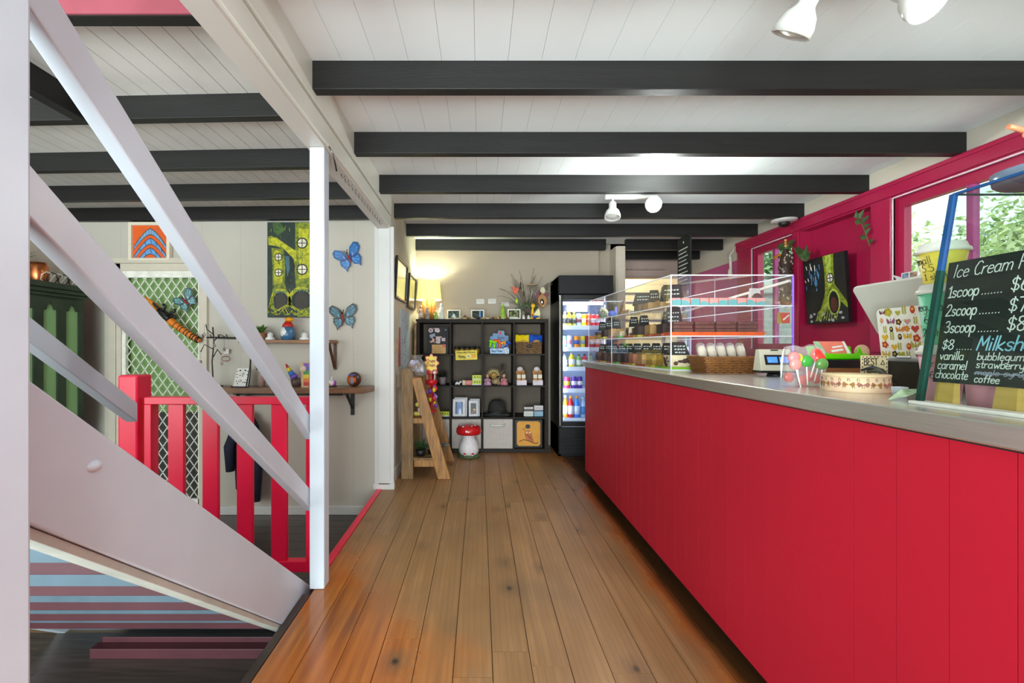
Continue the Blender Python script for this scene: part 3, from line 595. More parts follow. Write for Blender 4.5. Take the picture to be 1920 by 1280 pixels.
hk = T('hook_rail', 'black twig hook rail on the wall left of the upper shelf', 'hook rail', P(412, 633, 3.77))
MB().tube([P(372, 632, 3.765)-hk.location, P(412, 633, 3.765)-hk.location, P(452, 634, 3.765)-hk.location], [.004, .008, .008], 6).build('rail', tw, hk)
for px in (381, 396, 411, 426, 441): MB().tube([P(px, 633, 3.76)-hk.location, P(px-1, 628, 3.74)-hk.location, P(px-3, 627, 3.735)-hk.location], .004, 5).build('hook', tw, hk)
r = T('wire_ornament', 'small hanging card with a wire trinket below the hook rail', 'ornament', P(424, 662, 3.765))
B(-.02, -.004, -.005, .025, 0, .035).build('card', M('card_white', 'EEEDE8', .6), r); MB().tube([(.02*math.cos(t*.6)*1.8, -.006, -.045+.02*math.sin(t*.6)) for t in range(12)], .003, 5).build('wire', M('copper_wire', 'A06040', .4, metal=1), r)
cs = T('card_display', 'white card of dark earrings leaning on a black easel', 'display card', onshelf2(452, 3.62))
m = MB().prism([(-.065, 0), (.06, 0), (.055, .15), (-.045, .15)], .004, (0, 0, .002), (1, 0, 0), (0, .25, 1), 0)
rnd = random.Random(5)
for i in range(26): x, z = rnd.uniform(-.045, .04), rnd.uniform(.015, .135); m.flat([(x, z), (x+.008, z+.002), (x+.006, z+.009), (x-.002, z+.007)], (0, 0, .002), (1, 0, 0), (0, .25, 1), 1, .0046)
m.build('card', [MATS['card_white'], BLK], cs)
MB().tube([(.05, -.02, .002), (.06, .02, .16), (.063, .03, .285), (.075, 0, .12), (.075, -.03, .002)], .005, 6).tube([(-.07, -.02, .004), (.075, -.03, .004)], .004, 6).build('easel', IRON, cs)
r = T('glass_jar', 'slim glass jar of pink beads on the lower shelf', 'jar', onshelf2(491, 3.64)); MB().lathe([(.001, 0), (.028, 0), (.028, .15), (.02, .155)], n=14).build('glass', clear('jar_glass', 'F2F2F0', .1, .02, .12), r); MB().lathe([(.001, .003), (.025, .003), (.025, .10), (.001, .102)], n=14, mi=0).build('contents', M('pink_beads', 'C08878', .6, var=.4, scale=90), r)
r = T('rainbow_ornament', 'rainbow coloured wooden horn leaning on the lower shelf', 'ornament', onshelf2(549, 3.70))
seq = [((-.055, 0, .18), (-.04, 0, .15), 'c0302c'), ((-.04, 0, .15), (-.022, 0, .12), 'e8c828'), ((-.022, 0, .12), (0, 0, .09), '3a7ad0'), ((0, 0, .09), (.02, 0, .065), '7a5cc0'), ((.02, 0, .065), (.034, 0, .0), '5c4a44')]
for i, (a, b_, c) in enumerate(seq): MB().tube([a, b_], [.006+.008*i, .013+.006*i], 10).build('band', M('rainbow_'+c, c, .4), r)
r = T('rainbow_book', 'rainbow striped gift tag pack standing on the lower shelf', 'gift pack', onshelf2(573, 3.62))
m = MB().box(-.03, -.012, 0, .03, .012, .2, 0)
for i, c in enumerate('654321'): m.box(-.012, -.0135, .012+i*.03, .03, -.012, .042+i*.03, int(c))
m.build('pack', [M('kraft', 'D8B48C', .6)]+[M('stripe_'+c, c, .5) for c in ('7a50b0', '3a6ad0', '3aa050', 'e8d030', 'e88028', 'c83030')], r)
MB().lathe([(.001, 0), (.026, 0), (.026, .003), (.001, .003)], n=18).xf(Matrix.Translation((-.012, -.018, .145)) @ Matrix.Rotation(math.pi/2, 4, 'X')).build('tag', M('tag_beige', 'E0C8B0', .6), r)
r = T('crystal_ornament', 'little white and purple crystal figure on the lower shelf', 'figurine', onshelf2(622, 3.66))
MB().lathe([(.001, 0), (.042, 0), (.042, .006), (.001, .008)], n=14).build('base', IRON, r); MB().ell((-.006, 0, .03), (.028, .022, .026)).build('body', MATS['glaze_white'], r); MB().lathe([(.012, .045), (.006, .07), (.001, .085)], n=8).build('peak', MATS['glaze_white'], r); MB().ell((.024, 0, .028), (.012, .012, .022)).build('crystal', M('amethyst', '9A3CA8', .2), r); MB().ell((-.016, -.018, .022), (.014, .008, .012)).build('patch', MATS['glaze_orange'], r)
r = T('painted_gourd', 'round dark gourd painted with an orange figure, lower shelf end', 'ornament', onshelf2(664, 3.68))
MB().ell((0, 0, .058), (.058, .05, .06)).build('gourd', M('gourd_dark', '4A2A1C', .35), r)
m = MB(); m.ell((-.006, -.012, .056), (.05, .042, .046)); m.build('painted_face', M('gourd_orange', 'D8682C', .4, var=.3, scale=18), r)
MB().ell((-.006, -.026, .052), (.022, .032, .036)).build('painted_figure', M('gourd_grey', '8A94AC', .4, var=.2, scale=40), r); MB().ell((-.006, -.02, .094), (.03, .028, .012)).build('painted_band', M('gourd_violet', '5C5CA8', .4), r)
# coat under the shelf
ct = T('hanging_coat', 'dark navy coat hanging under the lower shelf', 'coat', P(462, 775, 3.70))
CLOTH = M('navy_cloth', '20243A', .85, var=.2, scale=12, bump=.4, bscale=60)
def cp(px, py): v_ = P(px, py, 3.70)-ct.location; return (v_.x, v_.z)
MB().prism([cp(*q) for q in ((455, 772), (470, 772), (484, 800), (488, 860), (484, 930), (472, 942), (466, 930), (452, 925), (444, 915), (440, 820), (446, 790))], .06, (0, .03, 0), (1, 0, 0), (0, 0, 1)).build('body', CLOTH, ct, .015)
MB().tube([(cp(478, 790)[0], -.04, cp(478, 790)[1]), (cp(490, 850)[0], -.05, cp(490, 850)[1]), (cp(486, 935)[0], -.05, cp(486, 935)[1])], [.035, .04, .032], 10).build('sleeve', CLOTH, ct)
MB().tube([(cp(450, 795)[0], -.04, cp(450, 795)[1]), (cp(436, 835)[0], -.05, cp(436, 835)[1]), (cp(438, 880)[0], -.05, cp(438, 880)[1])], [.035, .04, .032], 10).build('sleeve', CLOTH, ct)
MB().tube([(0, 0, 0), (0, 0, .03), (.012, 0, .045), (0, 0, .055)], .003, 5).build('hanger_hook', IRON, ct)

# green hutch and what stands on it
HG = M('hutch_green', '2C3A2A', .45, var=.3, scale=6, bump=.2); HI = M('hutch_inner_green', '8CB870', .6, var=.12, scale=3)
hu = T('hutch', 'dark green hutch with arched glass doors against the left wall', 'cabinet', (-3.285, 3.075, -.22))
m = MB().box(-.2, -.475, 0, .2, -.44, 1.78).box(-.2, .44, 0, .2, .475, 1.78).box(-.2, -.44, .0, .2, .44, .06).box(-.2, -.44, 1.74, .2, .44, 1.78).box(-.2, -.44, .72, .2, .44, .76).box(-.2, -.44, 1.25, .19, .44, 1.27)
m.build('carcass', HG, hu, .003); B(-.19, -.44, .06, -.17, .44, 1.74).build('back_panel', HI, hu)
MB().box(-.2, -.5, 1.78, .24, .5, 1.81).box(-.2, -.52, 1.81, .26, .52, 1.85).box(-.2, -.49, 1.755, .22, .49, 1.78).build('cornice', HG, hu, .006)
def hdoor(y0, y1):
    w = y1-y0; z0, z1 = .78, 1.74; dd = MB(); xa, xb = .2, .222
    fr = .035
    for a, b_ in ((y0, y0+fr), (y1-fr, y1)): dd.box(xa, a, z0, xb, b_, z1)
    dd.box(xa, y0+fr, z0, xb, y1-fr, z0+.05)
    arch = [(0, 0), (0, -.075), (w*.12, -.085), (w*.18, -.055), (w*.30, -.03), ((w-2*fr)*.5, -.022), (w-2*fr-w*.30, -.03), (w-2*fr-w*.18, -.055), (w-2*fr-w*.12, -.085), (w-2*fr, -.075), (w-2*fr, 0)]
    n_ = len(arch); pa = [(xa, y0+fr+a, z1+b_) for a, b_ in arch]; pb = [(xb, y, z) for _, y, z in pa]
    for i in range(1, n_-2):
        dd.hexa([(xa, pa[i][1], pa[i][2]), (xb, pa[i][1], pa[i][2]), (xb, pa[i+1][1], pa[i+1][2]), (xa, pa[i+1][1], pa[i+1][2])], [(xa, pa[i][1], z1), (xb, pa[i][1], z1), (xb, pa[i+1][1], z1), (xa, pa[i+1][1], z1)])
    o = dd.build('door', HG, hu); B(xa+.008, y0+fr, z0+.05, xa+.011, y1-fr, z1-.02).build('pane', clear('hutch_glass', 'D8ECCC', .1, .02, .6, 'A4CC90'), o)  # green haze in the pane stands for light reflected in the glass
    return o
for i in range(5): hdoor(-.44+.176*i, -.44+.176*(i+1))
for i in range(2): MB().box(.2, -.43+.44*i, .08, .222, -.01+.44*i, .70).box(.222, -.36+.44*i, .15, .228, -.08+.44*i, .63).build('lower_door', HG, hu, .003)
for i, (yy, zz) in enumerate(((3.24, 1.10), (3.40, 1.05), (3.42, .62), (3.25, .62))):
    q = T('crockery', ['white jug on the hutch shelf behind glass, upper', 'pale bowl on the hutch shelf behind glass, upper', 'white plate stack on the hutch lower shelf', 'pale cup on the hutch lower shelf'][i], 'crockery', (-3.25, yy, (1.05 if i < 2 else .54)))
    MB().lathe([(.001, 0), (.03, 0), (.045, .03), (.05, .07), (.035, .1), (.03, .1), (.001, .02)], n=16).build('bowl', MATS['glaze_white'], q); MB().tube([(.045, 0, .03), (.075, 0, .05), (.05, 0, .08)], .005, 6).build('handle', MATS['glaze_white'], q)
one('copper_canister', 'shiny copper canister on top of the green hutch', 'canister', MB().lathe([(.001, 0), (.055, 0), (.06, .01), (.06, .13), (.056, .14), (.05, .14), (.05, .155), (.001, .16)], n=20), M('copper', 'C87848', .25, metal=.9), (-3.22, 3.32, 1.63))
wo = T('wire_basket', 'curly white wire ornament on top of the green hutch', 'ornament', (-3.14, 3.42, 1.63))
for i in range(7): MB().tube([(.01*math.sin(t)+.0, -.12+.045*i+.04*math.cos(t*.9), .045+.04*math.sin(t*.9)) for t in range(8)], .004, 5).build('coil', M('white_wire', 'E0DCCC', .4) if i % 2 == 0 else tw, wo)
leafy('trailing_plant', 'dusky green plant behind the canister on the hutch', 'plant', (-3.40, 3.20, 1.63), 60, .3, .012, True, MATS['terracotta'], .1, .06, M('leaf_dusky', '5C6E48', .6, var=.3), .3, 9)
# ================================================================== counter
CX, CT = .955, 1.037
ctr = T('service_counter', 'long crimson panelled serving counter with steel top', 'counter', (1.4, 2.2, 0))
def cb(m): return loc(m, ctr)
cb(MB().box(.975, -1.0, .06, 1.74, 4.105, .99)).build('carcass', M('counter_core', '6A141E', .6), ctr)
cb(MB().box(1.02, -1.0, 0, 1.70, 4.05, .06)).build('kick_base', M('kick_black', '14100E', .7), ctr)
y = 4.112; i = 0
while y > -.9:
    cb(B(CX, y-.1174, .06, .975, y-.0013, .992)).build('board', CRED, ctr); y -= .118
cb(B(.957, 4.105, .06, 1.72, 4.117, .992)).build('end_panel', CRED, ctr)
cb(MB().box(.936, -1.0, .992, 1.76, 4.13, CT)).build('worktop', STEEL, ctr, .004)

cb(B(.9535, -1.0, .986, .958, 4.112, .9921)).build('shadow_strip', M('shadow_strip_black', '1A1210', .7), ctr)  # black strip put in for the shadow line under the steel lip
# ------------------------------------------------------------------ acrylic cake case
ACR = clear('acrylic', 'FBFBFD', .12, .01, .012); AED = M('acrylic_edge', 'E8EAF2', .3, var=0, trans=.0); UV = M('acrylic_edge_violet', '8C6CE0', .3, var=0, emit=.25, ecol='7C50F0')
Y0, Y1, x0n, x0f, x1n, x1f, ZT = 2.56, 4.06, 1.077, .975, 1.764, 1.66, 1.575
case = T('cake_display_case', 'clear acrylic three tier cake case on the counter', 'display case', (1.37, 3.3, CT))
def cs_(m): return loc(m, case)
def quadbox(z0, z1, ins=0., mb=None, mi=0):
    m = mb or MB()
    return m.hexa([(x0n+ins, Y0+ins, z0), (x1n-ins, Y0+ins, z0), (x1f-ins, Y1-ins, z0), (x0f+ins, Y1-ins, z0)], [(x0n+ins, Y0+ins, z1), (x1n-ins, Y0+ins, z1), (x1f-ins, Y1-ins, z1), (x0f+ins, Y1-ins, z1)], mi)
def sheet(nm, a, b_, z0, z1): cs_(MB().add([(a[0], a[1], z0), (b_[0], b_[1], z0), (b_[0], b_[1], z1), (a[0], a[1], z1)], [(0, 1, 2, 3)])).build(nm, ACR, case)
A, Bc, Cc, D = (x0n, Y0), (x1n, Y0), (x1f, Y1), (x0f, Y1)
for nm, a, b_ in (('front_panel', A, D), ('near_panel', A, Bc), ('rear_panel', Bc, Cc), ('far_panel', D, Cc)): sheet(nm, a, b_, CT+.003, ZT)
cs_(MB().add([(*A, ZT), (*Bc, ZT), (*Cc, ZT), (*D, ZT)], [(0, 1, 2, 3)])).build('lid', ACR, case)
cs_(quadbox(CT, CT+.003)).build('base_sheet', AED, case)
for z in (1.232, 1.403):
    cs_(MB().add([(*A, z), (*Bc, z), (*Cc, z), (*D, z)], [(0, 1, 2, 3)])).build('shelf', ACR, case)
    e = MB()
    for a, b_ in ((A, D), (A, Bc), (Bc, Cc)): e.bar((*a, z), (*b_, z), .004, .006)
    cs_(e).build('shelf_edge', AED, case)
e = MB()
for a, b_ in ((A, D), (A, Bc), (Bc, Cc), (D, Cc)): e.bar((*a, ZT), (*b_, ZT), .004, .006); e.bar((*a, CT+.006), (*b_, CT+.006), .003, .004)
e.bar((*A, CT), (*A, ZT), .006, .006); e.bar((*D, CT), (*D, ZT), .003, .003); e.bar((*Cc, CT), (*Cc, ZT), .004, .004)
t = .62; mid = (x0n+(x0f-x0n)*t, Y0+(Y1-Y0)*t); e.bar((*mid, CT), (*mid, 1.403), .003, .003); t = .5; midr = (x1n+(x1f-x1n)*t, Y0+(Y1-Y0)*t); e.bar((*midr, CT), (*midr, ZT), .004, .003)
cs_(e).build('edge', AED, case)
cs_(MB().bar((*Bc, CT), (*Bc, ZT), .007, .007)).build('violet_edge', UV, case)
cs_(MB().bar((x1n-.01, Y0+.01, ZT-.03), (x1f, Y1, ZT-.14), .012, .014)).build('reflection_bar', M('reflection_bar_cream', 'E8E2D6', .4), case)  # cream bar drawn for a white reflection in the acrylic

COCOA = M('cocoa_fudge', '553228', .6, var=.2, scale=30, bump=.4); DCOCO = M('dark_fudge', '3C2722', .6, var=.25, scale=30, bump=.4)
TANF = M('caramel_fudge', 'C49A5C', .6, var=.15, scale=30, bump=.4); GOLD = M('honeycomb_fudge', 'C8A03C', .6, var=.25, scale=40, bump=.4); CRM = M('vanilla_fudge', 'EBD9AE', .6, var=.06, scale=30, bump=.3)
SAL = M('salmon_fudge', 'C07A5C', .6, var=.15, scale=30, bump=.4)
SIGN = M('blackboard_black', '1D211F', .6, var=.15); CHALK = M('chalk_white', 'DCE4DC', .8)
TRAYS = {c: M('tray_'+c, h, .35) for c, h in dict(lime='9BDC28', yellow='D8C430', red='B03024', orange='F0641C', green='7CC43C', rust='C0582C').items()}
def tent(label, x, y, z, rz=0., w=.10, hgt=.085, grp='price signs in the cake case', lines=2, seed=0):
    r = T('price_sign', label, 'sign', (x, y, z), rz, grp); t_ = .034; tp = .72
    m = MB()
    for s in (1, -1): m.hexa([(-w/2, s*t_-.002, 0), (w/2, s*t_-.002, 0), (w/2, s*t_+.002, 0), (-w/2, s*t_+.002, 0)], [(-w/2*tp, -.001+s*.003, hgt), (w/2*tp, -.001+s*.003, hgt), (w/2*tp, .003+s*.003, hgt), (-w/2*tp, .003+s*.003, hgt)])
    m.build('board', SIGN, r); rr = random.Random(seed); c = MB()
    for i in range(lines):
        zz = hgt*(.62-.24*i); x_ = -w*.3
        while x_ < w*.26:
            L_ = rr.uniform(.006, .016); yy = -t_*(1-zz/hgt)-.0065
            c.add([(x_, yy, zz), (x_+L_, yy, zz+rr.uniform(0, .004)), (x_+L_, yy+.0012, zz+.008), (x_, yy+.0012, zz+.007)], [(0, 1, 2, 3)]); x_ += L_+.005
    c.build('chalk_marks', CHALK, r)
    return r
def fudge(label, x, y, z, w, dpt, hgt, mat, rz=0., tray=None, cow=False, grp='fudge slabs in the cake case', slices=0):
    if tray:
        r0 = T('cake_tray', '%s coloured acrylic tray under the %s' % (tray, label), 'tray', (x, y, z), rz)
        MB().box(-w/2-.008, -dpt/2-.006, 0, w/2+.008, dpt/2+.006, .016).build('tray', TRAYS[tray], r0, .003); z += .016
    r = T('fudge_slab', label, 'fudge', (x, y, z), rz, grp)
    if slices:
        for i in range(slices): B(-w/2+.003, -dpt/2, i*hgt/slices, w/2-.003*(i % 2), dpt/2, (i+1)*hgt/slices-.002).build('layer', mat, r, .002)
    else:
        MB().box(-w/2, -dpt/2, 0, w/2, dpt/2, hgt).build('slab', mat, r, .004)
        rr = random.Random(label); m = MB()
        if cow:
            for i in range(9):
                a = rr.uniform(-w*.42, w*.42); b_ = rr.uniform(.008, hgt-.01); m.flat(ring_pts(a, b_, rr.uniform(.012, .03), rr.uniform(.006, .012), 10), (0, -dpt/2, 0), (1, 0, 0), (0, 0, 1), 0, .0008+.0001*i)
                m.flat(ring_pts(rr.uniform(-dpt*.4, dpt*.4), b_, rr.uniform(.01, .025), rr.uniform(.006, .012), 10), (-w/2, 0, 0), (0, -1, 0), (0, 0, 1), 0, .0008+.0001*i)
            m.build('brown_patches', COCOA, r)
        else:
            for i in range(14): m.ell((rr.uniform(-w*.45, w*.45), rr.uniform(-dpt*.45, dpt*.45), hgt), (.006, .006, .004), 0, 6, 4)
            m.build('topping', rr.choice([DCOCO, TANF, COCOA]), r)
    return r
def along(t, off=.06): return (x0n+(x0f-x0n)*t+off, Y0+(Y1-Y0)*t)
zb = CT+.004
# bottom tier, counted from the near corner
fudge('cow patterned fudge slab in the near bottom corner', 1.165, 2.63, zb, .165, .10, .068, CRM, 0, 'lime', True)
tent('black price sign above the cow patterned fudge', 1.16, 2.66, zb+.016+.068, 0, .105, .075, None, 3, 2)
bot = [('honeycomb fudge slab second from the near bottom corner', GOLD, 'green'), ('pale gold fudge slab third on the bottom tier', GOLD, 'yellow'), ('nutty brown fudge slab fourth on the bottom tier', TANF, 'red'), ('salmon brown fudge slab fifth on the bottom tier', SAL, 'yellow'), ('dark crunchy fudge slab sixth on the bottom tier', DCOCO, 'rust'), ('dark chocolate fudge slab seventh on the bottom tier', DCOCO, 'green'), ('plain cocoa fudge slab eighth on the bottom tier', COCOA, 'red'), ('marbled cocoa fudge slab ninth on the bottom tier', COCOA, 'yellow'), ('cocoa fudge slab at the far bottom end', COCOA, 'rust')]
for i, (lb, mt, tr) in enumerate(bot):
    x, y = along(.125+.097*i, .075); fudge(lb, x, y, zb, .10, .125, .066, mt, -.07, tr)
    tent('black price sign on the %s' % lb.split(' on the ')[0].replace(' at the far', ', far'), x+.005, y+.03, zb+.016+.072, -.25, .062, .066, 'price signs in the cake case', 2, i)
# middle tier
zm = 1.236
r0 = T('cake_tray', 'long orange tray under four chocolate slabs on the middle tier', 'tray', (1.345, 2.625, zm)); MB().hexa([(-.26, -.055, 0), (.26, -.055, 0), (.26, .055, 0), (-.26, .055, 0)], [(-.262, -.058, .02), (.272, -.058, .02), (.272, .058, .02), (-.262, .058, .02)]).build('tray', TRAYS['orange'], r0)
for i in range(4): fudge(['chocolate slab nearest the case corner on the orange tray', 'second chocolate slab on the orange tray', 'third chocolate slab on the orange tray', 'chocolate slab at the window end of the orange tray'][i], 1.155+.122*i, 2.63, zm+.02, .112, .10, .062, M('milk_chocolate', '6A3C30', .55, var=.18, scale=30, bump=.4), 0, None, False, 'chocolate slabs on the orange tray', 3)
tent('tall black price sign behind the nearest chocolate slab', 1.15, 2.70, zm+.07, -.35, .10, .10, None, 3, 31)
midl = [('dark layered fudge slab nearest on the middle tier', DCOCO, 'rust'), ('toffee striped fudge slab on the middle tier', TANF, 'rust'), ('dark cocoa fudge slab mid way on the middle tier', DCOCO, 'yellow'), ('cow patterned fudge slab on the middle tier', CRM, 'rust'), ('cream topped fudge slab on the middle tier', CRM, 'green'), ('caramel fudge slab on the middle tier', TANF, 'rust'), ('dark fudge slab past the caramel on the middle tier', DCOCO, 'yellow'), ('cocoa crumb fudge at the far end of the middle tier', COCOA, None)]
for i, (lb, mt, tr) in enumerate(midl):
    x, y = along(.12+.112*i, .07); fudge(lb, x, y, zm, .10, .12, .058 if i != 4 else .036, mt, -.07, tr, 'cow' in lb)
    if i not in (1, 4): tent('black price sign on the %s' % lb.replace(' on the middle tier', ' of the middle tier'), x+.01, y+.03, zm+.016+.06, -.25, .066, .074, 'price signs in the cake case', 2, 40+i)
# top tier
zt = 1.407
PKB = M('cake_pink', 'EFA59C', .5, var=.06); TEB = M('cake_teal', '6CB8B8', .5, var=.08)
for i in range(10):
    r = T('iced_square', ['pink and teal iced square first from the case corner', 'second pink and teal iced square', 'third pink and teal iced square', 'fourth pink and teal iced square', 'fifth pink and teal iced square', 'sixth pink and teal iced square', 'seventh pink and teal iced square', 'eighth pink and teal iced square', 'ninth pink and teal iced square', 'tenth iced square, beside the brown pouch'][i], 'cake', (1.115+.053*i, 2.605, zt), 0, 'iced squares on the top tier')
    B(-.024, -.03, 0, .024, .03, .042).build('base', PKB, r, .003)
    rr = random.Random(i); m = MB(); a, b_ = rr.uniform(.006, .034), rr.uniform(.006, .034)
    m.prism([(-.0245, 0), (.0245, 0), (.0245, a), (.006, (a+b_)/2+.006), (-.0245, b_)], .001, (0, -.03, 0), (1, 0, 0), (0, 0, 1)); m.build('teal_swirl', TEB, r)
tent('black price sign at the near top corner of the case', 1.13, 2.675, zt+.03, -.4, .13, .10, None, 2, 61)
KR = M('kraft_box', 'B8905A', .6, var=.12)
for i, t_ in enumerate((.13, .24, .34)):
    x, y = along(t_, .065); r = one('soap_box', ['kraft cake box nearest on the top tier', 'kraft cake box in the middle of the top tier', 'brown cake box beyond the kraft ones, top tier'][i], 'box', B(-.05, -.055, 0, .05, .055, .045), [KR, KR, M('brown_box', '7A6040', .6)][i], (x, y, zt), -.07, bevel=.003)
    tent(['nearest black sign on the kraft boxes, top tier', 'middle black sign on the kraft boxes, top tier', 'wide black sign at the back of the kraft boxes'][i], x+.01, y+.02, zt+.046, -.3, [.07, .07, .15][i], .085, None, 2, 70+i)
x, y = along(.52, .10); one('wooden_tray', 'flat pale wooden tray on the far top tier', 'tray', MB().box(-.06, -.12, 0, .06, .12, .012).box(-.06, -.12, .012, -.05, .12, .03).box(.05, -.12, .012, .06, .12, .03), M('pale_wood', 'CDAE82', .6, var=.1, stretch=(8, 1, 1)), (x, y, zt), -.07)
x, y = along(.64, .08); one('wooden_block', 'leaning brown wooden plaque on the far top tier', 'plaque', MB().bar((0, 0, 0), (.02, 0, .11), .01, .09, 0, (0, 1, 0)), M('mid_wood', 'A87C54', .6, var=.15), (x, y, zt+.004))
x, y = along(.74, .07); r = T('toy_figure', 'small blue and violet toy on the far top tier', 'toy', (x, y, zt)); MB().ell((0, 0, .028), (.035, .03, .028)).build('body', M('toy_blue', '4C64C8', .4), r); B(.02, -.01, .02, .035, .01, .085).build('fin', M('toy_violet', '8A84E0', .4), r)
x, y = along(.82, .08); r = T('toy_figure', 'cream curled animal figure on the far top tier', 'figurine', (x, y, zt)); MB().tube([(.05, 0, .012), (0, 0, .03), (-.03, 0, .07), (-.055, 0, .085), (-.07, 0, .05)], [.012, .018, .016, .012, .006], 10).build('body', M('toy_cream', 'DCD6B8', .5), r); MB().ell((.06, 0, .02), (.02, .014, .014)).build('head', MATS['toy_cream'], r)
x, y = along(.89, .075); r = T('toy_figure', 'grey ball shaped animal figure at the far top end', 'figurine', (x, y, zt)); MB().ell((0, 0, .04), (.045, .04, .04)).build('body', M('toy_grey', '8C9488', .6, var=.3, scale=40), r); MB().ell((-.03, -.02, .07), (.015, .012, .012)).build('head', MATS['toy_grey'], r)
r = T('gift_pouch', 'brown printed gift pouch at the window end of the top tier', 'pouch', (1.62, 2.68, zt)); MB().hexa([(-.035, -.02, 0), (.035, -.02, 0), (.035, .02, 0), (-.035, .02, 0)], [(-.03, -.004, .11), (.03, -.004, .11), (.03, .004, .11), (-.03, .004, .11)]).build('bag', M('pouch_white', 'D8D4D0', .5), r, .004); MB().lathe([(.001, 0), (.028, 0), (.028, .003), (.001, .003)], n=18).xf(Matrix.Translation((0, -.022, .05)) @ Matrix.Rotation(math.pi/2, 4, 'X')).build('seal', M('pouch_brown', '6A4A40', .5), r)
one('orange_card', 'orange red printed card hung inside the case by the window', 'card', MB().box(-.036, 0, -.03, .036, .003, .03, 0).flat([(-.036, -.03), (-.01, -.03), (-.02, .03), (-.036, .03)], (0, 0, 0), (1, 0, 0), (0, 0, 1), 1, .0006).ribbon([(.0, -.01), (.03, .016)], .008, (0, 0, 0), (1, 0, 0), (0, 0, 1), 2, .0008), [M('card_orange', 'D4502C', .5), M('card_olive', 'A89A3C', .5), MATS['card_white']], (1.715, 2.568, 1.335))

# ------------------------------------------------------------------ things along the counter
WICK = M('brown_wicker', '96602F', .45, var=.22, scale=45, bump=.5, bscale=90)
def weave_basket(name, label, cat, loc_, w0, d0, w1, d1, hgt, rows, rz=0., mat=None, hole=False):
    mat = mat or WICK; r = T(name, label, cat, loc_, rz); n_ = 0
    core = MB().hexa([(-w0/2, -d0/2, 0), (w0/2, -d0/2, 0), (w0/2, d0/2, 0), (-w0/2, d0/2, 0)], [(-w1/2+.006, -d1/2+.006, hgt-.015), (w1/2-.006, -d1/2+.006, hgt-.015), (w1/2-.006, d1/2-.006, hgt-.015), (-w1/2+.006, d1/2-.006, hgt-.015)]); core.build('body', M('wicker_core', '4A3018', .8), r)
    m = MB()
    for i in range(rows+1):
        t_ = i/rows; w, dd, z = w0+(w1-w0)*t_, d0+(d1-d0)*t_, hgt*t_+.002
        pts = []; 
        for (ax, ay), (bx, by) in (((-1, -1), (1, -1)), ((1, -1), (1, 1)), ((1, 1), (-1, 1)), ((-1, 1), (-1, -1))):
            for j in range(12):
                u_ = j/12; wob = .004*(1 if (j+i) % 2 else -1); px_, py_ = ax+(bx-ax)*u_, ay+(by-ay)*u_
                nx, ny = (0, ay) if ax != bx else (ax, 0); pts.append((px_*w/2+nx*wob, py_*dd/2+ny*wob, z))
        pts.append(pts[0]); m.tube(pts, hgt/rows*.52, 5)
    o = m.build('weave', mat, r); o['kind'] = 'stuff'
    return r
wb = weave_basket('wicker_basket', 'brown woven basket of wrapped rolls beside the scale', 'basket', (1.285, 2.40, CT), .25, .17, .28, .20, .08, 9)
CELLO = clear('cellophane', 'FFFFFF', .2, .12, .10)
for i in range(5):
    r = T('wrapped_roll', ['cellophane roll at the left end of the basket', 'second cellophane roll in the basket', 'middle cellophane roll in the basket', 'fourth cellophane roll in the basket', 'cellophane roll at the scale end of the basket'][i], 'packet', (1.182+.051*i, 2.40, CT+.066), 0, 'wrapped rolls in the basket', (.1, -.28, 0))
    MB().lathe([(.001, 0), (.02, 0), (.021, .06), (.016, .075), (.001, .08)], n=12).build('roll', M('roll_cream', 'E2D2BC', .6, var=.1), r); MB().lathe([(.022, -.004), (.0235, .05), (.02, .085), (.008, .095)], n=9, sm=False).build('wrapper', CELLO, r)
sc = T('counter_scale', 'beige counter scale with two blue displays', 'scale', (1.375, 2.12, CT))
PL = M('beige_plastic', 'CFCBB6', .4, var=.02)
MB().lathe([(.001, 0), (.035, 0), (.03, .012), (.012, .016), (.012, .03)], n=16).build('foot', M('black_plastic', '121214', .35), sc)
hd = MB().hexa([(-.085, -.035, .024), (.085, -.035, .024), (.085, .03, .024), (-.085, .03, .024)], [(-.072, .0, .124), (.072, .0, .124), (.072, .03, .124), (-.072, .03, .124)]); hd.build('housing', PL, sc, .004)
tl = Vector((0, .035, .10)).normalized()
MB().prism([(-.058, .03), (.062, .03), (.06, .078), (-.056, .078)], .002, (0, -.035, .024), (1, 0, 0), tl).build('bezel', MATS['black_plastic'], sc)
for x in (-.046, .01): MB().prism([(x, .04), (x+.046, .04), (x+.046, .068), (x, .068)], .0028, (0, -.035, .024), (1, 0, 0), tl).text('0.00', .012, .0016, Vector((x+.006, -.035, .024))+tl*.046, (1, 0, 0), tl, 1, .0034).build('display', [M('lcd_blue', '3E78E8', .3, var=.0, emit=.6), M('lcd_pale', 'C8DCFF', .4, emit=.6)], sc)
MB().hexa([(-.085, -.036, .016), (.085, -.036, .016), (.085, .03, .016), (-.085, .03, .016)], [(-.086, -.037, .026), (.086, -.037, .026), (.086, .03, .026), (-.086, .03, .026)]).build('lower_rim', MATS['black_plastic'], sc); B(-.02, -.003, .117, .014, .0005, .1225).build('brand_plate', MATS['black_plastic'], sc)

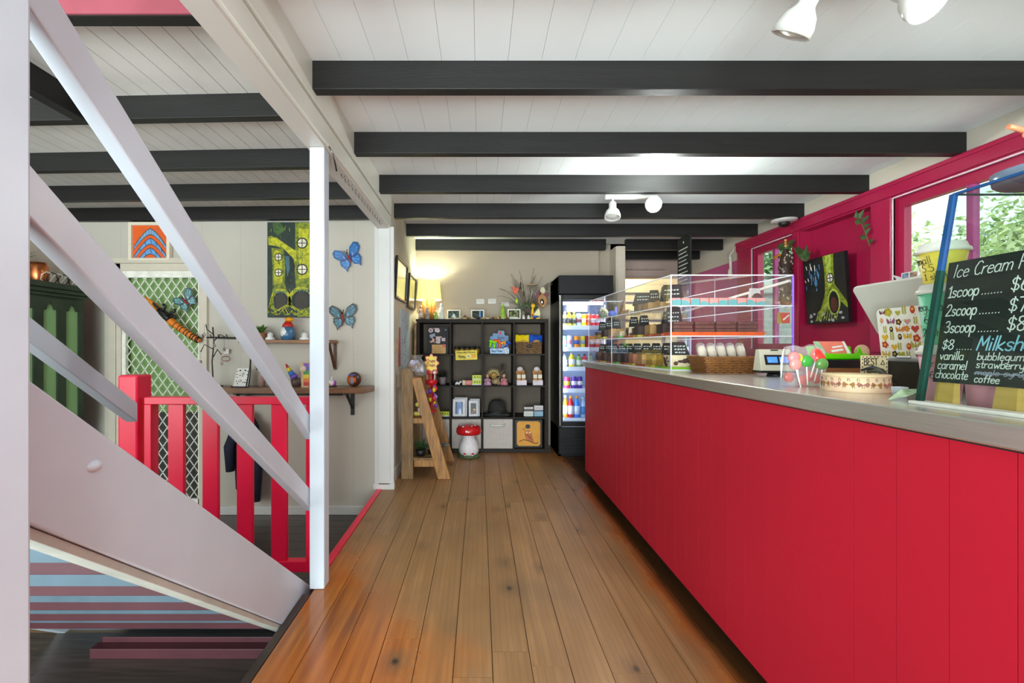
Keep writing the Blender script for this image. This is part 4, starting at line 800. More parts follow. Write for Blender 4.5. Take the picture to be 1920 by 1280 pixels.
lb = T('lollipop_bag', 'clear bag of round red, yellow and green lollipops', 'sweets', (1.115, 1.57, CT))
for i, (x, z, c, tilt) in enumerate(((.045, .112, 'E03830', -.35), (.052, .098, 'D83A30', -.3), (-.028, .096, 'F0D040', .1), (.002, .087, '3C9A3C', .05), (.052, .078, '5C8A44', -.1), (-.046, .10, 'E08080', .3), (-.044, .078, 'E08A84', .3))):
    MB().ell((x, -.004-.004*i, z), (.021, .011, .020)).build('lollipop', M('candy_'+c, c, .12, var=.03), lb)
    MB().tube([(x, -.004-.004*i, z-.012), (x+tilt*.06, -.004-.004*i, z-.08)], .0022, 6).build('stick', M('stick_white', 'F4F2EC', .5), lb)
for x, z in ((-.04, .03), (.035, .034), (.056, .026), (.01, .02)): MB().ell((x, .012, z), (.018, .008, .018)).build('candy', M('candy_coral', 'D8504C', .15), lb)
m = MB()
for s in (-1, 1):
    pts = [(-.064, s*.018, .002), (.064, s*.018, .002), (.066, s*.022, .06), (.067, s*.012, .125), (.05, s*.006, .138), (.03, s*.01, .146), (0, s*.006, .134), (-.03, s*.009, .142), (-.06, s*.006, .136), (-.067, s*.014, .09)]
    m.add(pts, [tuple(range(10)) if s < 0 else tuple(range(10))[::-1]])
m.add([(-.064, -.018, .002), (-.067, -.014, .09), (-.06, -.006, .136), (-.06, .006, .136), (-.067, .014, .09), (-.064, .018, .002)], [(0, 1, 2, 3, 4, 5)]); m.add([(.064, -.018, .002), (.066, -.022, .06), (.067, -.012, .125), (.067, .012, .125), (.066, .022, .06), (.064, .018, .002)], [(5, 4, 3, 2, 1, 0)])
m.build('bag', CELLO, lb)

# round hat box
HB = M('hatbox_paper', 'E6CDA8', .6, var=.14, scale=9, col2='E4BFA0')
hb_ = T('hat_box', 'round cream box printed with pink butterflies and scrolls', 'box', (1.16, 1.405, CT)); R_ = .083
MB().lathe([(.001, 0), (R_, 0), (R_+.001, .004), (R_, .046), (.001, .046)], n=40).build('body', HB, hb_)
MB().lathe([(R_-.004, .046), (R_+.0015, .046), (R_+.0015, .053), (.001, .054)], n=40).build('lid', M('hatbox_lid', 'DCC296', .6, var=.1), hb_)
m = MB(); rr = random.Random(4)
def onround(a, z, d_=.0008): return Vector(((R_+d_)*math.cos(a), (R_+d_)*math.sin(a), z))
for i in range(26):
    a = math.pi*(.62+1.1*i/26)+.3; z0_ = .014 if i % 2 else .034
    pts = [onround(a+.035*math.cos(t_), z0_+.007*math.sin(t_)+.0015*t_, .0012) for t_ in [j*.7 for j in range(7)]]
    m.tube(pts, .0006, 4, 0, False)
    if i % 3 == 0:
        c = onround(a, .025, .0012); tn = Vector((-math.sin(a), math.cos(a), 0))
        for sx in (1, -1): m.add([c, c+tn*sx*.012+Vector((0, 0, .008)), c+tn*sx*.016, c+tn*sx*.010-Vector((0, 0, .008))], [(0, 1, 2, 3), (3, 2, 1, 0)], 1 if i % 2 else 2)
m.build('printed_pattern', [M('print_umber', '6A5030', .7), M('print_rose', 'DE9C88', .7), M('print_amber', 'D8A060', .7)], hb_)
tg = T('gift_card_tag', 'cream BEST GIFT card with dotted border behind the hat box', 'sign', (1.302, 1.50, CT))
m = MB().box(-.044, 0, 0, .044, .003, .108, 0); o, u, v = (0, 0, 0), (1, 0, 0), (0, 0, 1)
m.text('BEST', .022, .0028, (-.034, 0, .076), u, v, 1, .0006, 0, .046); m.text('GIFT', .022, .0028, (-.034, 0, .046), u, v, 1, .0006, 0, .044)
m.ribbon([(.02, .078), (.033, .078), (.0265, .092), (.02, .078)], .0022, o, u, v, 1, .0006)
for i in range(7): m.flat(ring_pts(-.038+.0125*i, .103, .0026, .002, 6), o, u, v, 1, .0006)
for i in range(6): m.flat(ring_pts(.040, .095-.0125*i, .002, .003, 6), o, u, v, 1, .0006); m.flat(ring_pts(-.040, .095-.0125*i, .002, .003, 6), o, u, v, 1, .0006)
m.build('card', [M('card_cream', 'E8D6A8', .6), BLK], tg)
bw = T('black_bow', 'black feather bow draped over the hat box edge', 'bow', (1.245, 1.43, CT+.05))
MB().tube([(-.03, .02, .012), (-.01, 0, .022), (.01, -.01, .012), (.025, -.02, -.012), (.04, -.03, -.03)], [.003, .006, .007, .006, .002], 7).build('quill', BLK, bw)
MB().tube([(-.02, .01, .008), (.0, -.008, .014), (.012, -.03, -.004)], [.004, .009, .003], 8).build('loop', M('smoky_net', '4C4A3C', .7), bw)

# wooden cash box with lime holder
wbx = T('cash_box', 'wooden box with black top band holding a lime stand', 'box', (1.415, 1.80, CT)); MB().box(-.085, -.05, 0, .085, .05, .055).build('base', M('box_wood', '8A5428', .45, var=.2, scale=8, stretch=(1, 8, 8)), wbx, .003); B(-.086, -.051, .055, .086, .051, .087).build('black_band', MATS['black_plastic'], wbx, .003)
LIME = clear('lime_acrylic', '86F018', .12, .02, .45, '8CF01C')
ls = T('lime_leaflet_holder', 'lime green acrylic holder on the wooden box', 'holder', (1.415, 1.80, CT+.088))
MB().hexa([(-.09, -.045, 0), (.08, -.045, 0), (.08, -.04, 0), (-.09, -.04, 0)], [(-.09, -.045, .022), (.08, -.045, .022), (.08, -.04, .022), (-.09, -.04, .022)]).build('front_lip', LIME, ls)
B(-.09, -.045, 0, .09, .045, .004).build('base', LIME, ls); MB().hexa([(-.09, .03, .0), (.085, .03, .0), (.085, .036, .0), (-.09, .036, .0)], [(-.09, .04, .05), (.085, .04, .05), (.085, .046, .05), (-.09, .046, .05)]).build('back_plate', LIME, ls)
MB().prism([(0, 0), (.05, 0), (.025, .045)], .004, (.04, -.03, .002), (1, .2, 0), (0, 0, 1)).build('side_fin', LIME, ls)
lc = T('leaflet', 'coral and green leaflet standing in the lime holder', 'leaflet', (1.41, 1.795, CT+.10), 0, None, (-.6, 0, 0))
MB().box(-.065, 0, 0, .06, .003, .07, 0).flat([(-.065, 0), (-.03, 0), (-.045, .07), (-.065, .07)], (0, 0, 0), (1, 0, 0), (0, 0, 1), 1, .0006).flat([(.045, 0), (.06, 0), (.06, .07), (.05, .07)], (0, 0, 0), (1, 0, 0), (0, 0, 1), 2, .0006).ribbon([(-.01, .022), (.035, .03)], .009, (0, 0, 0), (1, 0, 0), (0, 0, 1), 2, .0008).ribbon([(0, .04), (.04, .047)], .007, (0, 0, 0), (1, 0, 0), (0, 0, 1), 2, .0008).build('sheet', [M('leaflet_coral', 'EC7C64', .5, var=.08), M('leaflet_mint', '9CC49C', .5, var=.2, scale=20), MATS['card_white']], lc)
one('wooden_disc', 'little tan wooden disc leaning behind the lime holder', 'ornament', MB().lathe([(.001, 0), (.03, 0), (.03, .006), (.001, .006)], n=18).xf(Matrix.Rotation(math.pi/2, 4, 'X')), M('tan_disc', 'D2AE86', .6), (1.56, 1.86, CT+.115))
one('paper_stack', 'small fanned stack of white papers left of the till', 'paper', MB().box(-.04, -.05, 0, .03, .05, .06).box(-.03, -.06, .06, .045, .05, .075), M('paper_white', 'EDEDEC', .7), (1.585, 1.86, CT), .2)

# point of sale terminal and sticker tablet
pt = T('till_screen', 'large pale till screen seen from behind, tilted', 'till', (1.47, 1.58, CT))
LG = M('pale_grey_plastic', 'CFCDC2', .35, var=.02)
def tp(px, py, Y): return P(px, py, Y)
q0 = Vector((1.428, 1.75, 1.399)); q1 = Vector((1.428, 1.42, 1.399)); dn = Vector((.092, 0, -.19)); nrm = Vector((.19, 0, .092)).normalized()*.018
poly = [(0, .012), (.012, 0), (.33, 0), (.33, .21), (.035, .21), (.018, .195)]
MB().prism(poly, .018, q0-pt.location, (0, -1, 0), dn).build('screen_shell', LG, pt, .004)
MB().bar(Vector((1.50, 1.55, 1.24))-pt.location, Vector((1.53, 1.5, 1.15))-pt.location, .07, .02).build('stand', LG, pt)
loc(MB().box(1.43, 1.36, 1.128, 1.58, 1.56, 1.148), pt).build('stand_foot', M('silver_plastic', 'B8B8B6', .35), pt, .004)
one('receipt_printer', 'black receipt printer block under the till screen', 'printer', MB().box(-.12, -.10, 0, .12, .10, .09).box(-.122, -.102, .04, .122, -.098, .043), MATS['black_plastic'], (1.47, 1.45, CT), bevel=.004)
tb_ = T('sticker_tablet', 'white tablet back covered in butterfly and flower stickers', 'tablet', (1.40, 1.50, CT))
qa = Vector((1.372, 1.575, 1.302)); dn2 = Vector((.02, 0, -.175)).normalized(); ut = Vector((0, -1, 0))
rp_ = []
for cx, cz, a0 in ((.017, .017, 180), (.163, .017, 270), (.163, .158, 0), (.017, .158, 90)): rp_ += ring_pts(cx, cz, .017, .017, 5, a0, a0+90)
vt = -dn2; oB = qa+dn2*.175
m = MB().prism(rp_, .01, oB-Vector(tb_.location), ut, vt, 0, None, -.01); m.build('shell', M('tablet_white', 'F0EDE2', .35, var=.01), tb_)
MB().prism([(.0, -.02), (.18, -.02), (.18, .012), (.0, .012)], .02, oB-Vector(tb_.location)+Vector((.004, 0, 0)), ut, vt, 0, None, -.014).build('lower_cradle', MATS['silver_plastic'], tb_, .006)
MB().bar(Vector((1.395, 1.49, 1.15))-Vector(tb_.location), Vector((1.42, 1.49, CT+.092))-Vector(tb_.location), .05, .03).build('neck', MATS['silver_plastic'], tb_)
rr = random.Random(12); m = MB(); oS = oB-Vector(tb_.location)
SM = [M('st_'+c, c, .5) for c in ('7A2E4C', '5A3A2A', 'E8B830', 'E0802C', 'B8B040', 'D8A090', '3A3A3A', 'C84030', 'A8547C')]
gridpts = [(gx, gz) for gx in range(6) for gz in range(6)]
for i, (gx, gz) in enumerate(gridpts):
    cx = .022+gx*.028+rr.uniform(-.005, .005); cz = .02+gz*.028+rr.uniform(-.005, .005); s_ = rr.uniform(.0095, .0155); kk = i % 5; c1 = rr.randrange(9); d_ = .0006
    if kk == 0:    # butterfly
        for sx in (1, -1): m.flat([(cx, cz-.3*s_), (cx+sx*s_*1.1, cz+s_*.9), (cx+sx*s_*1.2, cz+.1*s_), (cx+sx*s_*.9, cz-.8*s_)], oS, ut, vt, c1, d_)
        m.ribbon([(cx, cz-.7*s_), (cx, cz+.7*s_)], .0018, oS, ut, vt, 6, d_*1.5)
    elif kk == 1:  # flower
        for a in range(5): m.flat(ring_pts(cx+s_*.6*math.cos(a*1.257), cz+s_*.6*math.sin(a*1.257), s_*.45, s_*.45, 8), oS, ut, vt, c1, d_)
        m.flat(ring_pts(cx, cz, s_*.35, s_*.35, 8), oS, ut, vt, 2, d_*1.6)
    elif kk == 2:  # heart
        m.flat([(cx, cz-s_), (cx+s_, cz+.1*s_), (cx+.85*s_, cz+.7*s_), (cx+.4*s_, cz+.8*s_), (cx, cz+.45*s_), (cx-.4*s_, cz+.8*s_), (cx-.85*s_, cz+.7*s_), (cx-s_, cz+.1*s_)], oS, ut, vt, c1, d_)
    elif kk == 3:  # leaf sprig
        for a in range(4): m.flat([(cx, cz-s_+a*s_*.5), (cx+s_*.7, cz-s_*.6+a*s_*.5), (cx+s_*.3, cz-s_*.2+a*s_*.5)], oS, ut, vt, 4, d_); m.flat([(cx, cz-s_+a*s_*.5), (cx-s_*.7, cz-s_*.6+a*s_*.5), (cx-s_*.3, cz-s_*.2+a*s_*.5)], oS, ut, vt, 4, d_)
    else: m.flat(ring_pts(cx, cz, s_*.7, s_, 12), oS, ut, vt, c1, d_); m.flat(ring_pts(cx, cz+s_*.2, s_*.4, s_*.35, 8), oS, ut, vt, 2, d_*1.6)
for i in range(40): cx, cz = rr.uniform(.01, .17), rr.uniform(.01, .165); m.flat(ring_pts(cx, cz, .0016, .0016, 5), oS, ut, vt, rr.randrange(9), .0005)
m.build('stickers', SM, tb_)

# cup tower
CUPW = M('cup_lid_white', 'D6D4CC', .4, var=.02)
def cup(label, z, hgt, mat, rt, rb, lines, loc_=(1.205, 1.185)):
    r = T('paper_cup', label, 'cup', (loc_[0], loc_[1], z), math.atan2(-loc_[0], loc_[1])*0)
    lz_ = hgt-.022
    MB().lathe([(.001, 0), (rb, 0), (rb, .003), (rt, lz_)], n=36).build('cup_body', mat, r)
    MB().lathe([(rt+.003, lz_-.004), (rt+.006, lz_), (rt+.004, lz_+.006), (rt, lz_+.008), (rt-.004, lz_+.02), (rt-.008, lz_+.022), (rt-.011, lz_+.018), (.001, lz_+.018)], n=36).build('lid', CUPW, r)
    m = MB(); a_c = math.atan2(-loc_[1], -loc_[0])      # the side towards the aisle and camera
    for t_, zz, sz, a_off in lines:
        st_, tot = txt_strokes(t_); k_ = sz/9
        for pl in st_:
            pts = []
            for x, y in pl:
                z_ = zz+y*k_; rad = rb+(rt-rb)*max(0, z_)/lz_+.0008; a = a_c+a_off+x*k_/rad; pts.append((rad*math.cos(a), rad*math.sin(a), z_))
            if len(pts) > 1: m.tube(pts, sz*.04, 4, 0, False)
    m.build('handwriting', BLK, r)
    return r
cup('pink paper cup at the bottom of the cup tower', CT, .142, M('cup_pink', 'E8A0B4', .5, var=.03), .047, .034, [('large', .085, .02, -.9), ('6.5', .055, .02, -.6)])
cup('mint green paper cup in the middle of the tower', CT+.142, .158, M('cup_mint', '6CCBA0', .5, var=.03), .047, .034, [('regular', .088, .022, -1.5), ('6.0', .055, .022, -.95), ('2 shot', .022, .02, -1.15)])
cup('yellow paper cup on top of the cup tower', CT+.30, .106, M('cup_yellow', 'E6D452', .5, var=.03), .049, .036, [('small', .052, .02, -1.55), ('5.5', .031, .018, -1.0), ('1 shot', .010, .016, -.95)])

# glass ice cream cabinet
GE = M('glass_edge_green', '163A32', .15, var=.1); GB = M('glass_edge_blue', '1E4C80', .15)
PANE = clear('cabinet_glass', 'EAF2EE', .10, .0)
gc = T('glass_cabinet', 'glass sneeze guard cabinet around the ice cream menu', 'glass cabinet', (1.3, .8, CT))
xb_, xt_, zt_, yb_, yf_ = 1.055, 1.136, 1.538, 1.09, .45
def gl(nm, vs, mat=PANE): loc(MB().add(vs, [(0, 1, 2, 3)]), gc).build(nm, mat, gc)
gl('front_pane', [(xb_, yf_, CT+.01), (xb_, yb_, CT+.01), (xt_, yb_, zt_), (xt_, yf_, zt_)])
gl('end_pane', [(xb_, yb_, CT+.01), (1.6, yb_, CT+.01), (1.6, yb_, zt_), (xt_, yb_, zt_)])
gl('top_pane', [(xt_, yf_, zt_), (xt_, yb_, zt_), (1.6, yb_, zt_), (1.6, yf_, zt_)])
loc(MB().bar((xb_, yb_, CT+.008), (xb_+.05, yb_, CT+.008+.31), .012, .012), gc).build('corner_edge', GE, gc)
loc(MB().bar((xb_+.05, yb_, CT+.318), (xt_, yb_, zt_), .011, .011), gc).build('corner_edge', GB, gc)
loc(MB().bar((xt_, yf_, zt_), (xt_, yb_, zt_), .006, .006), gc).build('top_edge', GB, gc); loc(MB().bar((xt_, yb_, zt_), (1.6, yb_, zt_), .004, .004), gc).build('top_edge', GE, gc)
loc(MB().box(xb_-.02, yf_, CT, xb_+.02, yb_+.01, CT+.008), gc).build('base_strip', M('base_strip_white', 'DADBD2', .35), gc, .002)

# chalk menu board with wooden feet
mn = T('menu_board', 'black chalk menu board for ice cream scoops and milkshakes', 'menu board', (1.10, .9, CT))
M0 = Vector((1.095, 1.10, 1.09)); M1 = Vector((1.13, 1.095, 1.375)); vU = (M1-M0); HB_ = vU.length; vU.normalize(); uU = Vector((0, -1, 0)); mo = M0-Vector(mn.location)
MB().prism([(0, 0), (.52, 0), (.52, HB_), (0, HB_)], .010, mo, uU, vU, 0, None, -.010).build('board', M('chalkboard', '1F2622', .55, var=.2, scale=6), mn)
m = MB()
def chalk(t_, x, z, size, mi=0, wd=None, slant=.12, width=None): m.text(t_, size, wd or size*.085, mo+uU*x+vU*z, uU, vU, mi, .0006, slant, width)
# positions on the board are read along it: x metres from the far edge, z metres above the lower edge
def bx(px): return 1.10-853.33*1.105/(px-899)
chalk('Ice Cream Prices', .014, .249, .030, 0, .0021, .22, .205)
for t_, z_, x_, pr in (('1scoop', .202, .009, '$6'), ('2scoop', .158, .010, '$7'), ('3scoop', .118, .012, '$8')):
    chalk(t_, x_, z_, .0265, 0, .0026, .12, .068); chalk('.......', x_+.073, z_, .018, 0, .002, 0, .043); chalk(pr, x_+.129, z_, .030, 0, .0026, .05, .034)
chalk('$8', .012, .078, .023, 0, .0022, .1, .028); chalk('......', .045, .078, .014, 0, .0018, 0, .036); chalk('Milkshakes', .088, .077, .031, 1, .0032, .2, .155)
for i, (t_, w_) in enumerate((('vanilla', .055), ('caramel', .066), ('chocolate', .073))): chalk(t_, .010-.002*i, .054-.022*i, (.020, .020, .020)[i], 0, .0019, .1, w_)
for i, (t_, w_, z_) in enumerate((('bubblegum', .088, .0555), ('strawberry', .090, .038), ('maple syrup', .10, .0225), ('coffee', .05, .006))): chalk(t_, .092, z_, .0165 if i != 2 else .012, 2 if i == 2 else 0, .0018, .1, w_)
m.ribbon([(.09, .0255), (.19, .0265)], .0022, mo, uU, vU, 2, .0009)
m.build('chalk_writing', [CHALK, M('chalk_blue', '8CC4D8', .8), M('chalk_faded', '9498A8', .8)], mn)
FW = M('pale_ply', 'CDA858', .55, var=.12, stretch=(1, 1, 8), scale=6)
for y in (1.075, .95, .68): MB().hexa([(1.094, y-.022, CT+.001), (1.112, y-.022, CT+.001), (1.112, y+.022, CT+.001), (1.094, y+.022, CT+.001)], [(1.106, y-.018, 1.13), (1.116, y-.018, 1.13), (1.116, y+.018, 1.13), (1.106, y+.018, 1.13)]).xf(Matrix.Translation(-Vector(mn.location))).build('foot', FW, mn)
bgp = T('paper_bag', 'brown paper bag with pale V ribbon behind the menu board', 'bag', (1.21, .93, CT))
MB().hexa([(-.04, -.11, 0), (.05, -.11, 0), (.05, .11, 0), (-.04, .11, 0)], [(-.02, -.105, .13), (.03, -.105, .13), (.03, .1, .13), (-.02, .1, .13)]).build('bag', M('kraft_bag', '9C7440', .7, var=.15, scale=12, bump=.4, bscale=20), bgp, .004)
MB().tube([(-.045, .045, .085), (-.046, .02, .02)], .0035, 5).tube([(-.043, -.005, .085), (-.046, .018, .02)], .0035, 5).build('ribbon', M('raffia', 'E2CFA0', .7), bgp)
one('pink_tub', 'pale pink round tub behind the menu board foot', 'tub', MB().lathe([(.001, 0), (.042, 0), (.046, .07), (.043, .07), (.04, .01), (.001, .01)], n=24), MATS['cup_pink'], (1.185, 1.05, CT))
gn = T('foil_leaf', 'silvery green folded leaf lying by the glass edge', 'leaf', (1.085, 1.16, CT+.001))
MB().add([(-.045, 0, 0), (-.01, -.02, .012), (.04, -.012, .03), (.05, .01, .02), (.0, .02, .022), (-.01, 0, .028)], [(0, 1, 5), (1, 2, 5), (2, 3, 5), (3, 4, 5), (4, 0, 5)]).build('leaf', M('foil_green', 'A8C09A', .4, var=.3, scale=50), gn)
one('shot_cup', 'tiny frosted cup beside the black printer', 'cup', MB().lathe([(.001, 0), (.014, 0), (.018, .028), (.016, .028), (.013, .003), (.001, .003)], n=16), M('frosted_white', 'C8D0D8', .3), (1.14, 1.235, CT))
bo = T('blue_bowl', 'flat blue grey dish resting on top of the glass cabinet', 'bowl', (1.265, 1.01, 1.541)); MB().lathe([(.001, 0), (.078, 0), (.086, .006), (.09, .03), (.087, .03), (.08, .008), (.001, .006)], n=30).build('bowl', M('bowl_blue_grey', '76879C', .25), bo)
ty = T('toy_bird', 'green toy creature with orange claws on the blue bowl', 'toy', (1.262, .985, 1.548))
MB().ell((.03, 0, .075), (.055, .045, .055)).build('body', M('toy_green', '2FA070', .45, var=.15), ty); MB().ell((-.035, 0, .08), (.03, .024, .024)).build('head', M('toy_orange', 'E08A60', .45), ty)
for q in ([(-.05, -.01, .07), (-.085, -.02, .08), (-.105, -.02, .075)], [(-.05, .01, .09), (-.08, .015, .105), (-.10, .015, .11)], [(-.02, -.02, .06), (-.03, -.03, .02), (-.035, -.035, .0)], [(0, .02, .05), (0, .03, .0)]): MB().tube(q, .006, 6).build('claw', MATS['toy_orange'], ty)

pbd = T('paper_bird', 'little white paper bird perched on the till screen edge', 'ornament', (1.437, 1.565, 1.402))
MB().add([(0, .022, .022), (0, .0, .0), (0, -.022, .004), (-.006, .0, .012), (0, -.012, -.002), (.006, 0, .012)], [(0, 1, 3), (1, 4, 3), (4, 2, 3), (0, 5, 1), (1, 5, 4), (4, 5, 2)]).build('folded_body', M('bird_white', 'ECE4EC', .6), pbd)
one('photo_strip', 'small strip of photos standing on the till screen edge', 'photo', MB().box(0, -.03, 0, .003, .03, .022, 0).flat([(-.026, .003), (-.004, .003), (-.004, .019), (-.026, .019)], (0, 0, 0), (0, -1, 0), (0, 0, 1), 1, .0006).flat([(.002, .003), (.026, .003), (.026, .019), (.002, .019)], (0, 0, 0), (0, -1, 0), (0, 0, 1), 2, .0006), [M('strip_white', 'F0EEE8', .5), M('strip_blue', '8CA0C0', .5, var=.4, scale=90), M('strip_rose', 'C8A08C', .5, var=.4, scale=90)], (1.432, 1.515, 1.401))
one('pen', 'lilac pen lying on top of the black receipt printer', 'pen', MB().tube([(-.04, 0, .005), (.03, 0, .005), (.04, 0, .005)], [.005, .005, .002], 8), M('pen_lilac', 'D88CE0', .3), (1.395, 1.36, CT+.0905), .1)
# ================================================================== bookcase wall, fridge, ladder shelf
DK = M('black_brown_laminate', '28211C', .6, var=.12, scale=6, stretch=(1, 1, 6), spec=.25)
BX0, BX1, BYF, BYB = -.703, .762, 5.03, 5.415
CSHADE = M('cube_shade_brown', '6C5F52', .7, var=.12, scale=2)
bc = T('cube_bookcase', 'black brown cube bookcase with sixteen open compartments', 'bookcase', (.03, 5.22, 0))
def bb(m): return loc(m, bc)
bb(B(BX0, BYF, 1.436, BX1, BYB, 1.476)).build('top_board', DK, bc, .002); bb(B(BX0, BYF, 0, BX1, BYB, .04)).build('bottom_board', DK, bc, .002)
bb(B(BX0, BYF, .04, BX0+.04, BYB, 1.436)).build('side_board', DK, bc, .002); bb(B(BX1-.04, BYF, .04, BX1, BYB, 1.436)).build('side_board', DK, bc, .002)
for i in range(3): bb(B(BX0+.04+.351*i+.335-.0005, BYF+.003, .04, BX0+.04+.351*(i+1)-.0005, BYB, 1.436)).build('divider', DK, bc)
for i in range(3): bb(B(BX0+.04, BYF+.001, .04+.351*i+.333, BX1-.04, BYB, .04+.351*(i+1)-.002)).build('shelf', DK, bc)
bb(B(BX0+.04, BYB-.012, .04, BX1-.04, BYB-.002, 1.436)).build('back_panel', CSHADE, bc)  # added panel, its brown stands for the shade inside the open cubes
def cell(c, r_): return BX0+.04+.351*c, .04+.351*r_        # left x and floor z; row 0 is the lowest
FAB = M('fabric_drawer_grey', 'BDB4AE', .85, var=.05, scale=30, bump=.2, bscale=200)
for c in range(3):
    x, z = cell(c, 0); r = T('fabric_drawer', ['light fabric drawer in the bookcase behind the ladder shelf', 'light fabric drawer behind the toadstool', 'light fabric drawer between toadstool and owl picture'][c], 'drawer', (x+.167, BYF+.012, z+.001))
    MB().box(-.163, 0, 0, .163, .35, .328).build('box', FAB, r, .006); MB().tube([(-.08, -.002, .27), (-.078, -.018, .262), (0, -.022, .26), (.078, -.018, .262), (.08, -.002, .27)], .009, 8).build('handle', M('webbing_white', 'E0DCD8', .7), r)
x, z = cell(3, 0)
ow = T('owl_picture', 'orange owl picture in black frame, bottom right compartment', 'picture', (x+.160, BYF+.07, z))
MB().box(-.155, 0, 0, .155, .02, .315).build('frame', BLK, ow, .003)
oo, uu, vv = (-.131, -.004, .02), (1, 0, 0), (0, 0, 1)
oct_ = [(.02, 0), (.242, 0), (.262, .02), (.262, .255), (.242, .275), (.02, .275), (0, .255), (0, .02)]
MB().prism(oct_, .004, (-.131, 0, .02), uu, vv).build('orange_panel', M('panel_amber', 'DE9A2C', .5, var=.06), ow)
m = MB(); S_ = .262/47.
def opx(px, py): return ((px-976)*S_, (836-py)*S_)
m.flat(ring_pts(*opx(998, 797), 5*S_, 4.5*S_, 16), oo, uu, vv, 0, .0012)
m.flat([opx(*q) for q in ((992, 806), (996, 804), (1001, 805), (1005, 808), (1008, 820), (1010, 829), (1001, 826), (994, 822), (991, 813))], oo, uu, vv, 1, .0012)
for px in (996, 1002): m.flat(ring_pts(*opx(px, 809), 2.2*S_, 2.2*S_, 10), oo, uu, vv, 2, .0018)
m.ribbon([opx(981, 827), opx(990, 823), opx(1000, 826), opx(1012, 831), opx(1019, 830)], .009, oo, uu, vv, 3, .0015); m.ribbon([opx(987, 800), opx(991, 804), opx(993, 799)], .005, oo, uu, vv, 3, .0015)
for i in range(8): m.ribbon([opx(995+i*1.5, 812+i*1.4), opx(997+i*1.5, 815+i*1.4)], .004, oo, uu, vv, 3, .0018)
m.build('owl_print', [BLK, M('owl_rust', 'C8703C', .6, var=.2, scale=60), M('owl_cream', 'E8C080', .6), M('owl_brown', '6C2C1C', .6)], ow)

# row 3 (top)
x, z = cell(0, 3)
pb = T('sticker_board', 'black board with pink sticker shapes and kraft note, top left compartment', 'board', (x+.185, 5.13, z+.001), 0, None, (-.05, 0, 0))
MB().box(-.115, 0, 0, .125, .014, .30).build('board', M('board_black', '101112', .6), pb); k_ = 5.12/F
def pq(px, py): return ((px-815.5)*k_, (662-py)*k_)
m = MB(); o = (0, 0, 0)
m.flat(ring_pts(*pq(803.5, 618.5), 4.4*k_, 4.4*k_, 16), o, uu, vv, 0, .001); m.text('N', .028, .004, (pq(802, 621)[0], 0, pq(802, 621)[1]), uu, vv, 3, .0018)
m.flat([pq(*q) for q in ((811, 614), (819, 614.5), (821, 620), (818, 623), (811, 621))], o, uu, vv, 0, .001)
m.flat([pq(*q) for q in ((801, 627), (808, 625), (812, 624), (811, 628), (807, 632), (803, 633))], o, uu, vv, 1, .001)
m.flat([pq(*q) for q in ((806, 632), (811, 635), (810, 640), (804, 642), (801, 639), (806, 638))], o, uu, vv, 2, .0012)
m.flat([pq(*q) for q in ((813, 630), (822, 630), (821, 643), (813.5, 643))], o, uu, vv, 0, .001); m.text('E', .02, .003, (pq(815, 639)[0], 0, pq(815, 639)[1]), uu, vv, 3, .0018)
m.flat([pq(*q) for q in ((824, 632.5), (831, 632.5), (831, 639), (824, 639))], o, uu, vv, 0, .001)
for q in ((809, 615), (823, 631), (811, 629), (831.5, 617.5), (811, 641)): m.flat(ring_pts(*pq(*q), 1.1*k_, 1.1*k_, 8), o, uu, vv, 0, .001)
m.build('sticker_shapes', [M('sticker_pink', 'DCC4C8', .6), M('sticker_sky', 'A4B0CC', .6), M('sticker_peach', 'E0A898', .6), BLK], pb)
kn = T('kraft_note', 'kraft note with red heart seal in front of the black board', 'note', (x+.208, 5.10, z+.001), 0, None, (-.06, 0, 0))
m = MB().box(-.078, 0, 0, .078, .003, .10, 0); m.flat(ring_pts(.058, .088, .02, .018, 14), o, uu, vv, 1, .001)
for i in range(4): m.ribbon([(-.055+.01*(i % 2), .082-.02*i), (.03+.012*(i % 2), .08-.02*i)], .0025, o, uu, vv, 2, .0008)
m.build('note', [M('kraft_note', 'D8A868', .6), M('seal_red', 'CC2018', .4), M('ink_brown', '7A5A30', .6)], kn)
x, z = cell(1, 3)
for i in range(5):
    r = T('honey_jar', ['honey jar at the left of the row', 'second honey jar', 'middle honey jar', 'fourth honey jar', 'honey jar at the right of the row'][i]+' behind the yellow box sign', 'jar', (x+.055+.058*i, 5.09, z+.0015))
    MB().lathe([(.001, 0), (.026, 0), (.026, .05), (.02, .056)], n=14).build('jar', M('honey_jar', '8A6A2C', .15), r); MB().lathe([(.027, .056), (.027, .078), (.001, .08)], n=14).build('lid', BLK, r)
hs = T('honey_sign', 'yellow honey sign hung over the shelf edge', 'sign', (x+.17, BYF-.004, 1.025), 0, None, (0, -.03, 0))
m = MB().box(-.121, -.003, 0, .118, 0, .105, 0)
m.text('Wilderness Natural', .022, .0035, (-.108, -.003, .075), uu, vv, 1, .0008, 0, .21); m.text('Honey', .030, .0052, (-.088, -.003, .026), uu, vv, 1, .0008, 0, .076)
m.flat(ring_pts(.022, .04, .024, .024, 16), (0, -.003, 0), uu, vv, 2, .0006); m.flat(ring_pts(.022, .04, .010, .006, 10), (0, -.003, 0), uu, vv, 4, .001); m.ribbon([(.012, .046), (.032, .046)], .003, (0, -.003, 0), uu, vv, 4, .001)
m.flat([(.055, .02), (.11, .02), (.11, .062), (.055, .062)], (0, -.003, 0), uu, vv, 3, .0006)
m.build('panel', [M('honey_yellow', 'F0D420', .5), M('honey_green', '3A5A1C', .5), M('honey_pale', 'F0E0A0', .5), M('honey_amber', 'E8B020', .5), M('bee_brown', '6A4A1C', .5)], hs)
x, z = cell(2, 3)
